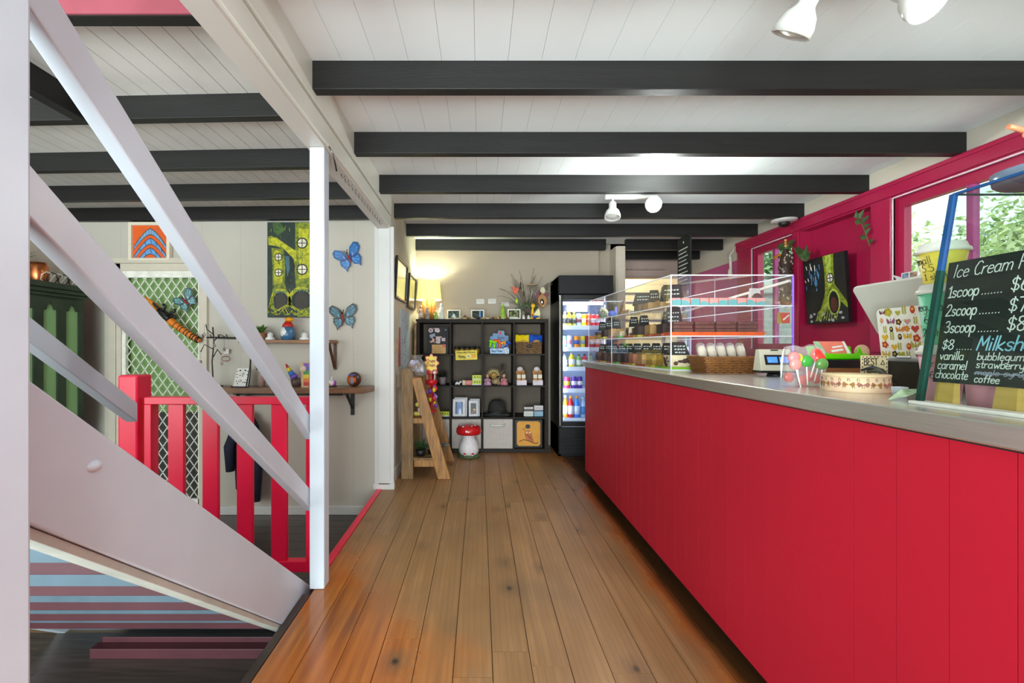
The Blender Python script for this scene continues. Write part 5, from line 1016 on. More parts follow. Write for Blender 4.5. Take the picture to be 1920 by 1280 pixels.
nf = T('toy_display_box', 'blue counter box of colourful plastic nose flutes', 'display box', (x+.185, 5.10, z+.0015))
BL1, BL2 = M('box_sky', 'A8CCF0', .5, var=.08), M('box_steel_blue', '6C94C0', .5, var=.15)
MB().box(-.105, -.04, 0, .105, .06, .055, 0).build('tray', BL1, nf)
MB().prism([(-.105, 0), (.105, 0), (.105, .20), (.06, .205), (.055, .255), (-.01, .26), (-.02, .225), (-.07, .228), (-.075, .2), (-.105, .19)], .006, (0, .066, 0), uu, vv).text('Flutes', .026, .004, (-.02, .06, .168), uu, vv, 1, .001).flat(ring_pts(.01, .232, .02, .02, 12), (0, .06, 0), uu, vv, 2, .001).build('back_card', [BL2, M('box_navy', '243C78', .5), M('logo_red', 'C04048', .5)], nf)
MB().text('Nose Flutes', .028, .004, (-.088, -.04, .016), uu, vv, 0, .001, 0, .12).build('lettering', MATS['box_navy'], nf)
for i, (dx, dz, c) in enumerate(((-.10, .115, '86E018'), (-.06, .10, '86E018'), (-.03, .145, 'F06428'), (.0, .095, 'F05A28'), (.03, .12, 'F0A428'), (.085, .105, '2850B8'), (.065, .03, 'E4E4E8'))):
    fl_ = T('nose_flute', 'plastic nose flute toy, %s, in the blue box' % ['lime at far left', 'lime second from left', 'orange lying on top', 'red orange upright', 'amber lying across', 'royal blue leaning right', 'white at the front'][i], 'toy', (x+.185+dx, 5.075-(.03 if i == 6 else 0), z+dz), 0, None, (0, (.1, -.1, 1.5, 0, 1.3, .5, -.35)[i], 0))
    MB().tube([(-.004, 0, -.045), (0, 0, -.01), (.002, 0, .02)], [.011, .013, .016], 8).build('mouthpiece', M('flute_'+c, c, .3), fl_); MB().ell((.008, 0, .026), (.032, .014, .012)).build('nose_rest', MATS['flute_'+c], fl_)
x, z = cell(3, 3)
weave_basket('wicker_basket', 'wicker basket of snack packets in the top right compartment', 'basket', (x+.16, 5.14, z+.0015), .27, .18, .28, .19, .12, 9, 0, M('tan_wicker', '8A6844', .7, var=.4, scale=60, bump=1.))
MB().ell((x+.16, 5.038, z+.085), (.026, .006, .018)).build('basket_hole', BLK).hide_render = False
bpy.data.objects['basket_hole'].parent = bpy.data.objects['wicker_basket.001']; bpy.data.objects['basket_hole'].location = (-x-.16, -5.14, -z-.0015); bpy.data.objects['basket_hole'].name = 'handle_hole'
def packet(name, label, loc_, w, h_, mat, mat2, ry=0., rz=0., cat='snack packet'):
    r = T(name, label, cat, loc_, 0, None, (-.12, ry, rz)); m = MB()
    n_ = 9; f_, b_ = [], []
    for j in range(7):
        for i in range(n_):
            u_, v_ = i/(n_-1), j/6; puff = .028*math.sin(math.pi*u_)*math.sin(math.pi*v_)**.6+.001
            f_.append((w*(u_-.5), -puff, h_*v_+.004*math.sin(i*1.9)*(v_ > .9))); b_.append((w*(u_-.5), puff, h_*v_+.004*math.sin(i*1.9)*(v_ > .9)))
    fs = [(j*n_+i, j*n_+i+1, (j+1)*n_+i+1, (j+1)*n_+i) for j in range(6) for i in range(n_-1)]
    m.add(f_, fs, 0, True); m.add(b_, [q[::-1] for q in fs], 0, True); m.build('bag', mat, r)
    MB().ell((w*.08, -.026, h_*.42), (w*.3, .006, h_*.2)).build('printed_patch', mat2, r)
    return r
packet('snack_packet', 'yellow crisp packet in the wicker basket', (x+.09, 5.12, z+.06), .15, .15, M('foil_yellow', 'F0D018', .25), M('foil_gold', 'D8A818', .3), .02)
packet('snack_packet', 'royal blue crisp packet in the wicker basket', (x+.235, 5.12, z+.055), .15, .155, M('foil_blue', '2050B8', .25), M('chips_amber', 'E0A038', .4), .06)
packet('snack_packet', 'dark blue packet tucked behind in the wicker basket', (x+.17, 5.19, z+.055), .10, .15, M('foil_navy', '183070', .25), M('foil_navy2', '284898', .3))
# row 2
x, z = cell(0, 2); z += .0015
leafy('potted_plant', 'dark bushy plant in a mauve pot in the bookcase', 'plant', (x+.245, 5.16, z), 70, .11, .011, True, M('mauve_pot', '9C8C94', .5, var=.15), .085, .046, M('leaf_dark', '3C4634', .6, var=.3), .3, 21)
x, z = cell(1, 2); z += .0015
r = T('animal_figurine', 'small white and black animal figurine in the bookcase', 'figurine', (x+.065, 5.10, z)); MB().ell((0, 0, .02), (.035, .018, .018)).ell((.035, 0, .032), (.014, .012, .012)).tube([(-.02, -.008, .012), (-.02, -.01, 0)], .005, 6).tube([(.02, -.008, .012), (.02, -.01, 0)], .005, 6).build('body', MATS['glaze_white'], r); MB().ell((-.025, 0, .03), (.022, .017, .02)).ell((.01, -.003, .03), (.012, .014, .01)).build('black_patches', BLK, r)
one('gift_box', 'small pink and cream box beside the lime tea boxes', 'box', MB().box(-.05, 0, 0, .055, .05, .05, 0).box(-.051, -.001, 0, -.02, .051, .051, 1).text('mint', .016, .003, (.0, 0, .02), uu, vv, 2, .001), [M('box_rose', 'DC7068', .5), M('box_cream', 'D8CFA8', .5), MATS['card_white']], (x+.172, 5.08, z))
def limebox(label, p): return one('lime_box', label, 'box', MB().box(-.052, 0, 0, .052, .06, .055, 0).box(-.053, -.001, 0, .053, .061, .012, 1).box(-.03, -.0012, .024, -.015, 0, .044, 2).box(0, -.0012, .024, .012, 0, .044, 2).box(.025, -.0012, .026, .037, 0, .04, 2), [M('box_lime', 'CCD818', .5), M('box_white', 'E4E4DC', .5), M('box_olive', '707818', .5)], p)
limebox('lower lime yellow box of the stacked pair', (x+.282, 5.07, z)); limebox('upper lime yellow box of the stacked pair', (x+.284, 5.07, z+.056))
x0c, z0c = cell(0, 1); limebox('single lime yellow box behind the ladder shelf', (x0c+.275, 5.07, z0c+.0015))
x, z = cell(2, 2); z += .0015
FL = M('fairy_mauve', 'B88CA8', .5, var=.25, scale=30); FP = M('fairy_pink', 'C87888', .5, var=.25, scale=30); SK = M('figure_skin', 'D8A890', .5); GLD = M('dragon_gold', 'B08C44', .4, var=.35, scale=30)
fg = T('dragon_figurine', 'golden dragon figurine with spiky mane in the bookcase', 'figurine', (x+.12, 5.13, z))
MB().ell((0, 0, .105), (.045, .035, .035)).ell((-.02, -.03, .112), (.014, .008, .012)).ell((.018, -.03, .112), (.014, .008, .012)).ell((0, -.02, .085), (.03, .02, .016)).build('head', GLD, fg)
m = MB()
for i in range(13): a = math.radians(-10+200*i/12); m.tube([(.035*math.cos(a), .01, .11+.03*math.sin(a)), (.085*math.cos(a), .015, .115+.075*math.sin(a))], [.011, .002], 5)
m.build('mane', M('mane_straw', 'B8A878', .6), fg); MB().ell((.02, 0, .04), (.05, .04, .04)).tube([(.05, -.02, .03), (.08, -.03, .01), (.04, -.05, .008)], [.018, .014, .006], 8).tube([(.045, 0, .03), (.07, 0, .09)], [.012, .004], 6).build('body', M('dragon_tan', 'A8906C', .5, var=.3), fg)
def fairy(name, label, p, rb):
    r = T(name, label, 'figurine', p); MB().lathe([(.001, 0), (.05, 0), (.045, .02), (.02, .06), (.016, .075), (.001, .08)], n=14).build('dress', rb, r); MB().ell((0, -.004, .10), (.018, .018, .02)).build('head', SK, r); MB().ell((0, .006, .104), (.024, .018, .022)).build('hair', M('fairy_hair', '9C7860', .6), r)
    MB().tube([(-.016, 0, .07), (-.035, -.015, .05)], .006, 6).tube([(.016, 0, .07), (.035, -.015, .05)], .006, 6).build('arms', SK, r)
    return r
fairy('fairy_figurine', 'mauve robed fairy figurine in front of the dragon', (x+.05, 5.07, z), FL); fairy('fairy_figurine', 'pink robed fairy figurine under the small wire tree', (x+.235, 5.09, z), FP)
m = MB().tube([(0, 0, 0), (-.005, 0, .1), (.0, 0, .16)], [.012, .009, .006], 7)
for i in range(14): a = i*.9; m.tube([(0, 0, .12+.004*i), (.03*math.cos(a), .02*math.sin(a), .17+.005*i), (.05*math.cos(a), .04*math.sin(a), .165+.004*i)], [.005, .004, .002], 5)
one('wire_tree', 'small brown wire tree behind the pink fairy', 'ornament', m, M('tree_brown', '6A5A48', .6), (x+.215, 5.18, z))
x, z = cell(3, 2); z += .0015
for c, (dx, lab) in enumerate(((.075, 'left kraft soap display stand with round white crest'), (.26, 'right kraft soap display stand with round white crest'))):
    r = T('soap_stand', lab, 'display stand', (x+dx, 5.09, z), (.12, -.03)[c])
    MB().box(-.055, -.04, 0, .055, .05, .055).build('front_box', M('box_pale_lilac', 'D8CCD4', .6), r); MB().prism([(-.05, 0), (.05, 0), (.05, .155), (.03, .17), (-.03, .17), (-.05, .155)], .006, (0, .05, 0), uu, vv).build('back_card', M('kraft_amber', 'B07838', .6, var=.15), r)
    for s in (-.026, .026): MB().box(s-.021, -.01, .055, s+.021, .03, .125, 0).box(s-.0215, -.0105, .075, s+.0215, .0, .115, 1).build('soap_bar', [MATS['kraft_amber'], M('soap_label', 'E4DCCC', .6)], r)
    MB().lathe([(.001, 0), (.034, 0), (.034, .004), (.001, .004)], n=20, sx=1, sy=.75).xf(Matrix.Translation((-.005, .04, .175)) @ Matrix.Rotation(math.pi/2, 4, 'X')).build('crest', M('crest_white', 'DCD0D0', .6), r)
# row 1
x, z = cell(1, 1); z += .0015
for px, w_, h_, c1, lab, rx in ((.082, .14, .19, 'C8', 'white matted photo of a blue waterfall in the bookcase', 0), (.245, .105, .175, 'B8', 'white matted photo of a lit cave in the bookcase', 0)):
    r = T('matted_photo', lab, 'photo', (x+px, 5.09, z), .02, None, (-.12, 0, -.05 if px < .1 else .06)); bl = px < .1
    MB().box(-w_/2, 0, 0, w_/2, .004, h_).build('mat', M('mat_white', 'E4E4EC', .6), r)
    m = MB().flat([(-w_*.3, .025), (w_*.3, .025), (w_*.3, h_-.03), (-w_*.3, h_-.03)], o, uu, vv, 0, .0006)
    if bl: m.flat([(-w_*.16, .025), (w_*.24, .025), (w_*.18, h_-.03), (-w_*.14, h_-.03)], o, uu, vv, 1, .001).flat([(-w_*.02, .025), (w_*.22, .025), (w_*.12, .09), (0, .07)], o, uu, vv, 2, .0014)
    else: m.flat([(-w_*.26, .045), (w_*.05, .085), (w_*.26, .06), (w_*.2, .03), (-w_*.2, .03)], o, uu, vv, 1, .001).flat(ring_pts(w_*.1, .075, .014, .01, 8), o, uu, vv, 2, .0014)
    m.build('photo', [M('photo_slate', '3A4A66', .4), M('photo_blue', '6C90D8', .4, var=.2), M('photo_ice', 'D8E4F4', .4)] if bl else [M('photo_dark', '24221E', .4), M('photo_rust', '7A5038', .4, var=.4, scale=60), M('photo_glow', 'F0B068', .4)], r)
    MB().box(-w_/2+.015, .03, .0, w_/2+.02, .034, h_+.02).build('second_mat', M('mat_sleeve', 'B8B4B8', .4), r)
x, z = cell(2, 1); z += .0015
ht = T('felt_hat', 'crumpled black felt hat in the middle compartment', 'hat', (x+.16, 5.17, z))
FELT = M('black_felt', '2A2A28', .9, var=.2, bump=.3)
MB().lathe([(.001, .0), (.155, .0), (.158, .012), (.11, .03), (.105, .04)], n=28, sy=.75).build('brim', FELT, ht); MB().lathe([(.108, .02), (.10, .10), (.085, .15), (.05, .175), (.001, .165)], n=28, sy=.8).build('crown', FELT, ht); MB().lathe([(.110, .03), (.106, .06)], n=28, sy=.8).build('band', M('hat_band', '1A1A18', .6), ht)
MB().tube([(-.10, -.10, .02), (-.04, -.118, .035), (.05, -.112, .025)], .012, 8).build('cord', M('hat_cord', '3A3A38', .7), ht)
x, z = cell(3, 1); z += .0015
for i, (dx, dz, c, w_, h_, lab) in enumerate(((.16, 0, 'D4D8D0', .105, .055, 'pale lower left box of the four small gift boxes'), (.272, 0, '8CB0C8', .10, .055, 'light blue lower right box of the four small gift boxes'), (.16, .082, 'E0DCD8', .10, .02, 'thin white upper left box of the four small gift boxes'), (.272, .069, 'CFCAD0', .10, .05, 'pale lilac upper right box of the four small gift boxes'))):
    m = MB().box(-w_/2, 0, 0, w_/2, .06, h_, 0)
    if i != 1: m.ribbon([(-.03, h_*.5), (.03, h_*.5)], .006, o, uu, vv, 1, .001)
    one('gift_box', lab, 'box', m, [M('gift_'+c, c, .5), M('gift_print', 'B09898', .5)], (x+dx, 5.09, z+dz))
one('clear_riser', 'smoky box riser between the small gift boxes', 'riser', MB().box(-.105, 0, 0, .105, .06, .0125), M('riser_smoke', '34302C', .3), (x+.215, 5.092, z+.0555))
one('clear_riser', 'small smoky riser under the thin white box', 'riser', MB().box(-.05, 0, 0, .05, .06, .0135), M('riser_smoke', '34302C', .3), (x+.16, 5.092, z+.068))

# ------------------------------------------------------------------ things along the top of the bookcase
ZT_ = 1.477
lm = T('table_lamp', 'lit yellow shaded table lamp with rough timber base', 'lamp', (-.575, 5.19, ZT_))
TIM = M('honey_timber', 'A4661E', .5, var=.3, scale=6, bump=.4, stretch=(6, 6, 1)); lampm = bpy.data.materials.new('lit_yellow_shade'); lampm.use_nodes = True
nt = lampm.node_tree; b_ = nt.nodes['Principled BSDF']; b_.inputs['Base Color'].default_value = lin('F4ECA4'); b_.inputs['Emission Color'].default_value = lin('FFF088'); b_.inputs['Emission Strength'].default_value = .42; b_.inputs['Roughness'].default_value = .8
MB().lathe([(.142, .225), (.122, .437)], n=40, cap=False).build('lamp_shade', lampm, lm); MB().lathe([(.139, .2255), (.119, .4365)], n=40, cap=False).build('shade_lining', M('shade_lining', 'FFF6DC', .8, emit=1.2, ecol='FFF0C8'), lm)
for dx, w_, c in ((-.05, .03, 0), (.0, .034, 1), (.045, .03, 2)): MB().tube([(dx, .01*c, 0), (dx*1.05, .01*c, .10), (dx*.9, .01*c, .30)], [w_*1.15, w_, w_*.9], 9).build('timber_post', TIM, lm)
MB().tube([(0, 0, .26), (0, 0, .33)], .012, 8).build('stem', MATS['dull_silver'], lm)
MB().ell((0, 0, .30), (.03, .03, .04)).build('bulb', M('lit_bulb_warm', 'FFFFFF', .5, emit=8, ecol='FFE6B0'), lm)
lp_ = light('lamp_light', 'POINT', (-.575, 5.19, ZT_+.365), (0, 0, 0), 8.0, (.88, 1, .80), shadow_soft_size=.02)
def figur(name, label, px, h_, mat, mat2, Y=5.12, wide=.03):
    r = T(name, label, 'figurine', (PX(px, Y), Y, ZT_)); MB().lathe([(.001, 0), (wide, 0), (wide*.95, h_*.15), (wide*.65, h_*.55), (wide*.75, h_*.68), (wide*.35, h_*.78), (.001, h_*.8)], n=14).build('robe', mat, r); MB().ell((0, -.004, h_*.87), (wide*.5, wide*.5, h_*.13)).build('head', mat2, r); MB().tube([(-wide*.6, 0, h_*.62), (-wide*.7, -.02, h_*.42), (-wide*.1, -.03, h_*.4)], wide*.22, 6).build('arm', mat, r)
    return r
figur('hooded_figurine', 'brown and white hooded figurine left of the lamp', 789, .155, M('statue_umber', '7A4A3C', .5, var=.5, scale=25, col2='E0DCD0'), MATS['statue_umber'] if 'statue_umber' in MATS else BLK, 5.10)
figur('winged_figurine', 'grey winged figurine in front of the lamp', 801, .14, M('statue_grey', 'A8A098', .5, var=.3, scale=30), MATS['statue_grey'], 5.08, .028)
figur('green_figurine', 'small green dressed figurine in front of the lamp', 817.5, .10, M('statue_lime', '9CC060', .5, var=.2), M('statue_pink', 'E8D8C8', .5), 5.07, .026)
figur('white_figurine', 'tall white figurine right of the lamp', 828, .18, M('statue_white', 'E4E6DC', .4, var=.1), MATS['statue_white'], 5.12, .036)
def tablephoto(px, py, label, cols, Y=5.16, w_=.15, h_=.115, rz=0.):
    r = T('framed_photo', label, 'photo', (PX(px, Y), Y, ZT_), rz, None, (-.15, 0, rz))
    MB().box(-w_/2, 0, 0, w_/2, .012, h_).build('frame', M('frame_white', 'ECE8E0', .4), r, .002)
    m = MB().flat([(-w_*.41, .016), (w_*.41, .016), (w_*.41, h_-.014), (-w_*.41, h_-.014)], o, uu, vv, 0, .0006); rr = random.Random(label)
    for i in range(14): m.flat(ring_pts(rr.uniform(-w_*.33, w_*.33), rr.uniform(.026, h_-.026), rr.uniform(.006, .018), rr.uniform(.004, .010), 9), o, uu, vv, 1, .0008+.00002*i)
    m.flat([cols[3]] and [(a*w_, b_*h_) for a, b_ in cols[3]], o, uu, vv, 2, .0016); m.build('photo', [M('ph_'+c, c, .35) for c in cols[:3]], r)
tablephoto(850.5, 598, 'white framed photo of a pale stream, nearest the lamp', ['2A3634', '5C6E5C', 'D8E4E8', [(-.2, .15), (.2, .15), (.05, .6), (-.02, .6)]])
tablephoto(895.5, 598, 'white framed photo of a narrow blue waterfall', ['1C2420', '3E5040', '6CA8EC', [(.12, .14), (.24, .14), (.22, .86), (.13, .86)]])
tablephoto(964, 598, 'white framed photo of yellow green foliage', ['30381C', '8C9448', 'E4E4D8', [(-.38, .1), (.3, .1), (.3, .24), (-.38, .24)]], 5.13, .148, .12, -.05)
def cottage(px, label, c):
    r = T('mini_cottage', label, 'ornament', (PX(px, 5.09), 5.09, ZT_)); MB().box(-.02, -.015, 0, .02, .015, .02).build('walls', M('cottage_straw', 'D8B060', .6), r); MB().prism([(-.028, .02), (.028, .02), (0, .048)], .04, (0, .02, 0), uu, vv).build('roof', M('roof_'+c, c, .6), r)
cottage(872, 'tiny cottage ornament between the first two photos', '5A3A34')
rr = random.Random(8); ORD = 'first second third fourth fifth sixth seventh eighth ninth tenth eleventh twelfth'.split()
for i in range(12):
    px = 848+i*9.5+rr.uniform(-1, 1)
    if 867 < px < 878: px += 10
    one('shell', ORD[i]+' of twelve tiny tan shells along the bookcase top from the lamp end', 'shell', MB().ell((0, 0, rr.uniform(.009, .012)), (rr.uniform(.015, .022), .012, .0115), 0, 8, 5), M('shell_%d' % (i % 3), ('C8A068', 'E0D0A8', '8A6440')[i % 3], .5, var=.3, scale=60), (PX(px, 5.06), 5.06, ZT_), 0, 'shells along the bookcase top')
for i in range(9):
    px = 916+i*4.3; one('shell', ORD[i]+' of nine cream pebbles clustered left of the green figure', 'shell', MB().ell((0, 0, .016), (.016, .013, rr.uniform(.012, .02)), 0, 8, 5), M('shell_%d' % (i % 3), 'C8A068', .5), (PX(px, 5.11), 5.11, ZT_), 0, 'shells in the cluster by the green figure')
figur('frog_figurine', 'lime green standing frog figure on the bookcase', 943, .17, M('frog_green', 'A0C83C', .4, var=.15), MATS['frog_green'], 5.12, .034)
one('black_stone', 'smooth black stone under the blue waterfall photo', 'stone', MB().ell((0, 0, .012), (.03, .02, .012), 0, 10, 6), BLK, (PX(897, 5.05), 5.05, ZT_))
# twigs, ornaments, bird house
vz = T('twig_vase', 'vase of bare curling twigs and leaves on the bookcase', 'vase', (PX(988, 5.25), 5.25, ZT_))
MB().lathe([(.001, 0), (.03, 0), (.042, .03), (.03, .07), (.022, .085)], n=16).build('vase', M('vase_dark', '4A4A44', .4), vz)
m = MB(); rr = random.Random(15)
for i in range(40):
    a = rr.uniform(-1.05, .95); l = rr.uniform(.32, .56); dy = rr.uniform(-.06, .04); cv = rr.uniform(.0, .22)*(1 if a > 0 else -1)
    pts = [Vector((0, 0, .07))]
    for j in range(1, 6): t_ = j/5; pts.append(Vector((math.sin(a)*l*t_*.75+cv*t_*t_*.5, dy*t_, .07+math.cos(a*.75)*l*t_-.17*abs(math.sin(a))*t_*t_*t_)))
    m.tube(pts, [.004, .0036, .0032, .0028, .0022, .0016], 4)
m.build('twigs', M('twig_taupe', '7A6C60', .6), vz)['kind'] = 'stuff'
m = MB()
for i in range(60):
    a = rr.uniform(-2.2, 1.2); l = rr.uniform(.08, .18); c = Vector((math.sin(a)*l*.8, rr.uniform(-.06, .02), .08+abs(math.cos(a))*l*.7)); d_ = Vector((rr.uniform(-1, 1), rr.uniform(-.4, .4), rr.uniform(-.6, 1))).normalized()*.022; sd = d_.cross(Vector((0, 1, 0))).normalized()*.009
    m.add([c-d_, c+sd, c+d_, c-sd], [(0, 1, 2, 3)])
m.build('leaves', LEAFD, vz)['kind'] = 'stuff'
def hangon(name, label, cat, px, py, Y, mb, mat, partname, line=.08):
    r = T(name, label, cat, P(px, py, Y)); mb.build(partname, mat, r); MB().tube([(0, 0, 0), (0, .004, line)], .0012, 4).build('thread', tw, r); return r
hangon('heart_ornament', 'orange heart shaped bird ornament hanging from the twigs', 'ornament', 966, 544, 5.16, MB().prism([(x_*.042, z_*.05) for x_, z_ in ((0, -1), (.55, -.5), (.95, .1), (.85, .55), (.4, .6), (.05, .25), (-.1, .7), (-.45, 1), (-.8, .7), (-.75, .1), (-.6, -.4))], .014, (0, .007, 0), uu, vv), M('ornament_orange', 'D85018', .4), 'heart', .11)
hangon('green_ornament', 'lime leaf ornament dangling under the orange heart', 'ornament', 969, 564, 5.15, MB().ell((0, 0, 0), (.015, .008, .028)), M('ornament_lime', 'A8E030', .4), 'leaf', .06)
hangon('bead_ornament', 'dark beaded strand hanging from the twigs', 'ornament', 976, 536, 5.18, MB().lathe([(.001, -.04), (.014, -.03), (.006, .0), (.009, .03), (.001, .05)], n=10), M('bead_umber', '3A2C24', .5), 'beads', .1)
hangon('bead_ornament', 'thin spiral bead drop among the twigs', 'ornament', 982, 551, 5.18, MB().lathe([(.001, -.035), (.008, -.02), (.004, 0), (.008, .015), (.001, .04)], n=8), MATS['bead_umber'], 'beads', .12)
wc = T('wind_chime', 'pale tube wind chime hanging beside the twigs', 'wind chime', P(997, 535, 5.2))
for i in range(6): MB().tube([(-.05+.022*i, 0, 0), (-.05+.022*i, 0, -.14-.02*(i % 3))], .005, 6).build('tube', M('chime_silver', 'C8C0B8', .3, metal=.6), wc)
MB().lathe([(.001, 0), (.066, 0), (.066, .006), (.001, .008)], n=18).build('disc', MATS['pale_wood'], wc)
bh = T('bird_house', 'hanging wooden diamond bird house with a round mirror', 'bird house', P(1017, 566, 5.02), 0, None, (0, -.12, 0))
MB().prism([(0, -.075), (.055, 0), (.045, .05), (0, .10), (-.045, .05), (-.055, 0)], .05, (0, .03, 0), uu, vv).build('body', M('birdhouse_oak', 'A8702C', .5, var=.2, scale=10), bh, .003)
MB().lathe([(.001, 0), (.022, 0), (.022, .004), (.001, .004)], n=18, sy=1.5).xf(Matrix.Translation((-.006, -.02, 0)) @ Matrix.Rotation(math.pi/2, 4, 'X')).build('hole', M('hole_dark', '3A2A1C', .6), bh); MB().ell((-.01, -.026, -.004), (.010, .006, .016)).build('perch_bird', MATS['glaze_white'], bh)
MB().bar((.0, .0, .11), (.055, .0, .045), .07, .012, 0, (0, 1, 0)).bar((.0, .0, .11), (-.055, .0, .045), .07, .012, 0, (0, 1, 0)).build('roof', M('roof_wine', '6A1C2C', .5), bh); MB().ell((.02, -.01, .125), (.032, .026, .04)).build('plush_bird', M('plush_cream', 'DCD4B4', .7), bh)
dk = T('duck_toy', 'yellow wooden duck toy leaning at the bookcase corner', 'toy', (PX(1003, 5.08), 5.08, ZT_))
MB().prism([(-.05, .03), (-.02, .05), (.02, .10), (.045, .12), (.06, .06), (.05, .02), (.0, .015)], .02, (0, .01, 0), uu, vv).build('body', M('duck_cream', 'E4DCA0', .5), dk); MB().tube([(-.03, -.004, .03), (-.028, -.004, .09), (-.022, -.004, .13)], [.016, .014, .012], 8).ell((-.02, -.004, .15), (.024, .018, .026)).build('neck', M('duck_yellow', 'F0C020', .4), dk); MB().tube([(-.05, 0, .012), (-.01, -.01, .028), (.05, 0, .03)], [.006, .016, .010], 8).build('blue_scarf', M('duck_blue', '2450B0', .5), dk); MB().ell((-.04, -.01, .01), (.022, .016, .01)).ell((.035, -.01, .01), (.026, .016, .01)).build('feet', MATS['duck_yellow'], dk); MB().ell((-.03, -.02, .045), (.012, .008, .01)).ell((-.022, -.022, .155), (.006, .004, .006)).build('red_dots', MATS['seal_red'], dk)
for i, px in enumerate((982, 991)): one('salt_shaker', ['little pinkish white shaker left of its pair by the twig vase', 'little bluish white shaker right of its pair by the twig vase'][i], 'shaker', MB().lathe([(.001, 0), (.022, 0), (.014, .03), (.008, .045), (.001, .05)], n=12), M('shaker_%d' % i, ('E8D8CC', 'D8DCD8')[i], .4), (PX(px, 5.08), 5.08, ZT_))
for i, (px, py) in enumerate(((900.5, 565), (922.5, 564.5), (947, 569.5))):
    p = P(px, py, 5.419); m = MB().box(-.046, -.003, -.028, .046, 0, .028, 0)
    for j in range(3): m.ribbon([(-.03, .012-.012*j), (.03, .012-.012*j)], .003, (0, -.003, 0), uu, vv, 1, .0006)
    one('wall_card', ['left white note card taped to the tan wall', 'middle white note card taped to the tan wall', 'lowest white note card behind the frog figure'][i], 'card', m, [MATS['card_white'], M('note_ink', 'B8B0AC', .6)], p)

# ------------------------------------------------------------------ drinks fridge
FX0, FX1, FYF, FYB, FH = .842, 1.418, 4.82, 5.40, 1.927
FB = M('fridge_black', '0E0F10', .4, var=.05, spec=.3); FG = M('fridge_header', '131416', .55, var=.04, spec=.25)
fr = T('drinks_fridge', 'tall black glass door drinks fridge, lit inside', 'fridge', (1.13, 5.1, 0))
def fb(m): return loc(m, fr)
fb(MB().box(FX0, FYF+.05, 0, FX0+.035, FYB, FH).box(FX1-.035, FYF+.05, 0, FX1, FYB, FH).box(FX0, FYB-.03, 0, FX1, FYB, FH).box(FX0, FYF+.05, 1.66, FX1, FYB, FH).box(FX0, FYF+.05, 0, FX1, FYB, .31)).build('cabinet', FB, fr, .003)
fb(B(FX0, FYF, 1.73, FX1, FYF+.05, FH)).build('header_panel', FG, fr, .006); fb(B(FX0+.003, FYF+.008, 0.03, FX1-.003, FYF+.05, .31)).build('base_panel', FB, fr, .004)
for z_ in (.07, .10, .15, .18): fb(B(FX0+.01, FYF-.002, z_, FX1-.01, FYF+.012, z_+.018)).build('grille_slat', FG, fr)
df = MB().box(FX0, FYF, .325, FX0+.042, FYF+.05, 1.72).box(FX1-.068, FYF, .325, FX1, FYF+.05, 1.72).box(FX0+.042, FYF, .325, FX1-.068, FYF+.05, .375).box(FX0+.042, FYF, 1.668, FX1-.068, FYF+.05, 1.72); fb(df).build('door', FB, fr, .004)
fb(B(FX0+.004, FYF-.006, .33, FX0+.016, FYF, 1.715)).build('door_handle', M('fridge_chrome', 'A8A49C', .25, metal=.8), fr)
fb(B(FX0+.042, FYF+.02, .375, FX1-.068, FYF+.024, 1.668)).build('door_glass', clear('fridge_glass', 'F4F8FF', .1, .0), fr)
fb(MB().box(FX0+.036, FYF+.06, .312, FX0+.04, FYB-.035, 1.655).box(FX1-.04, FYF+.06, .312, FX1-.036, FYB-.035, 1.655).box(FX0+.036, FYB-.036, .312, FX1-.036, FYB-.032, 1.655).box(FX0+.036, FYF+.06, 1.652, FX1-.036, FYB-.035, 1.656).box(FX0+.036, FYF+.06, .312, FX1-.036, FYB-.035, .316)).build('liner', M('fridge_liner', 'D4E2F8', .5, var=.01), fr)
fb(MB().box(FX0+.06, FYF+.062, 1.62, FX1-.09, FYF+.09, 1.65)).build('light_strip', M('fridge_led', 'FFFFFF', .5, emit=2.5, ecol='E8F2FF'), fr)
fb(MB().box(FX0+.042, FYF+.058, .38, FX0+.05, FYF+.066, 1.62).box(FX1-.078, FYF+.058, .38, FX1-.07, FYF+.066, 1.62)).build('light_strip', MATS['fridge_led'], fr)
fl2 = light('fridge_light', 'AREA', (1.13, 4.90, 1.61), (0, 0, 0), 1.3, (.9, .96, 1), shape='RECTANGLE', size=.4, size_y=.06)
light('fridge_side_light', 'AREA', (.90, 4.895, .98), (math.radians(90), 0, math.radians(-35)), 1.1, (.9, .96, 1), shape='RECTANGLE', size=.05, size_y=1.1)
SHZ = [.402, .718, .952, 1.162, 1.395]      # shelf tops, lowest first
for z_ in SHZ: fb(MB().box(FX0+.041, FYF+.075, z_-.012, FX1-.041, FYB-.06, z_).box(FX0+.041, FYF+.070, z_-.04, FX1-.041, FYF+.075, z_+.004)).build('shelf', M('fridge_shelf', 'F0F4FA', .4, var=.01), fr)
def can(label, px, z_, h_, rr_, body, band, lid='B8BCC0', Y=4.945, cat='can', bands=1):
    r = T('drink_can', label, cat, (PX(px, Y), Y, z_+.001)); mb = M('can_'+body, body, .25, var=.02); md = M('can_'+band, band, .3, var=.02)
    MB().lathe([(.001, 0), (rr_*.85, 0), (rr_, .006), (rr_, h_-.012), (rr_*.84, h_-.002)], n=18).build('body', mb, r); MB().lathe([(rr_*1.006, h_*.28), (rr_*1.006, h_*.62)], n=18).build('label_band', md, r); MB().lathe([(rr_*.84, h_-.003), (rr_*.82, h_), (.001, h_-.002)], n=18).build('lid', M('can_lid', 'B8BCC0', .25, metal=.8), r)
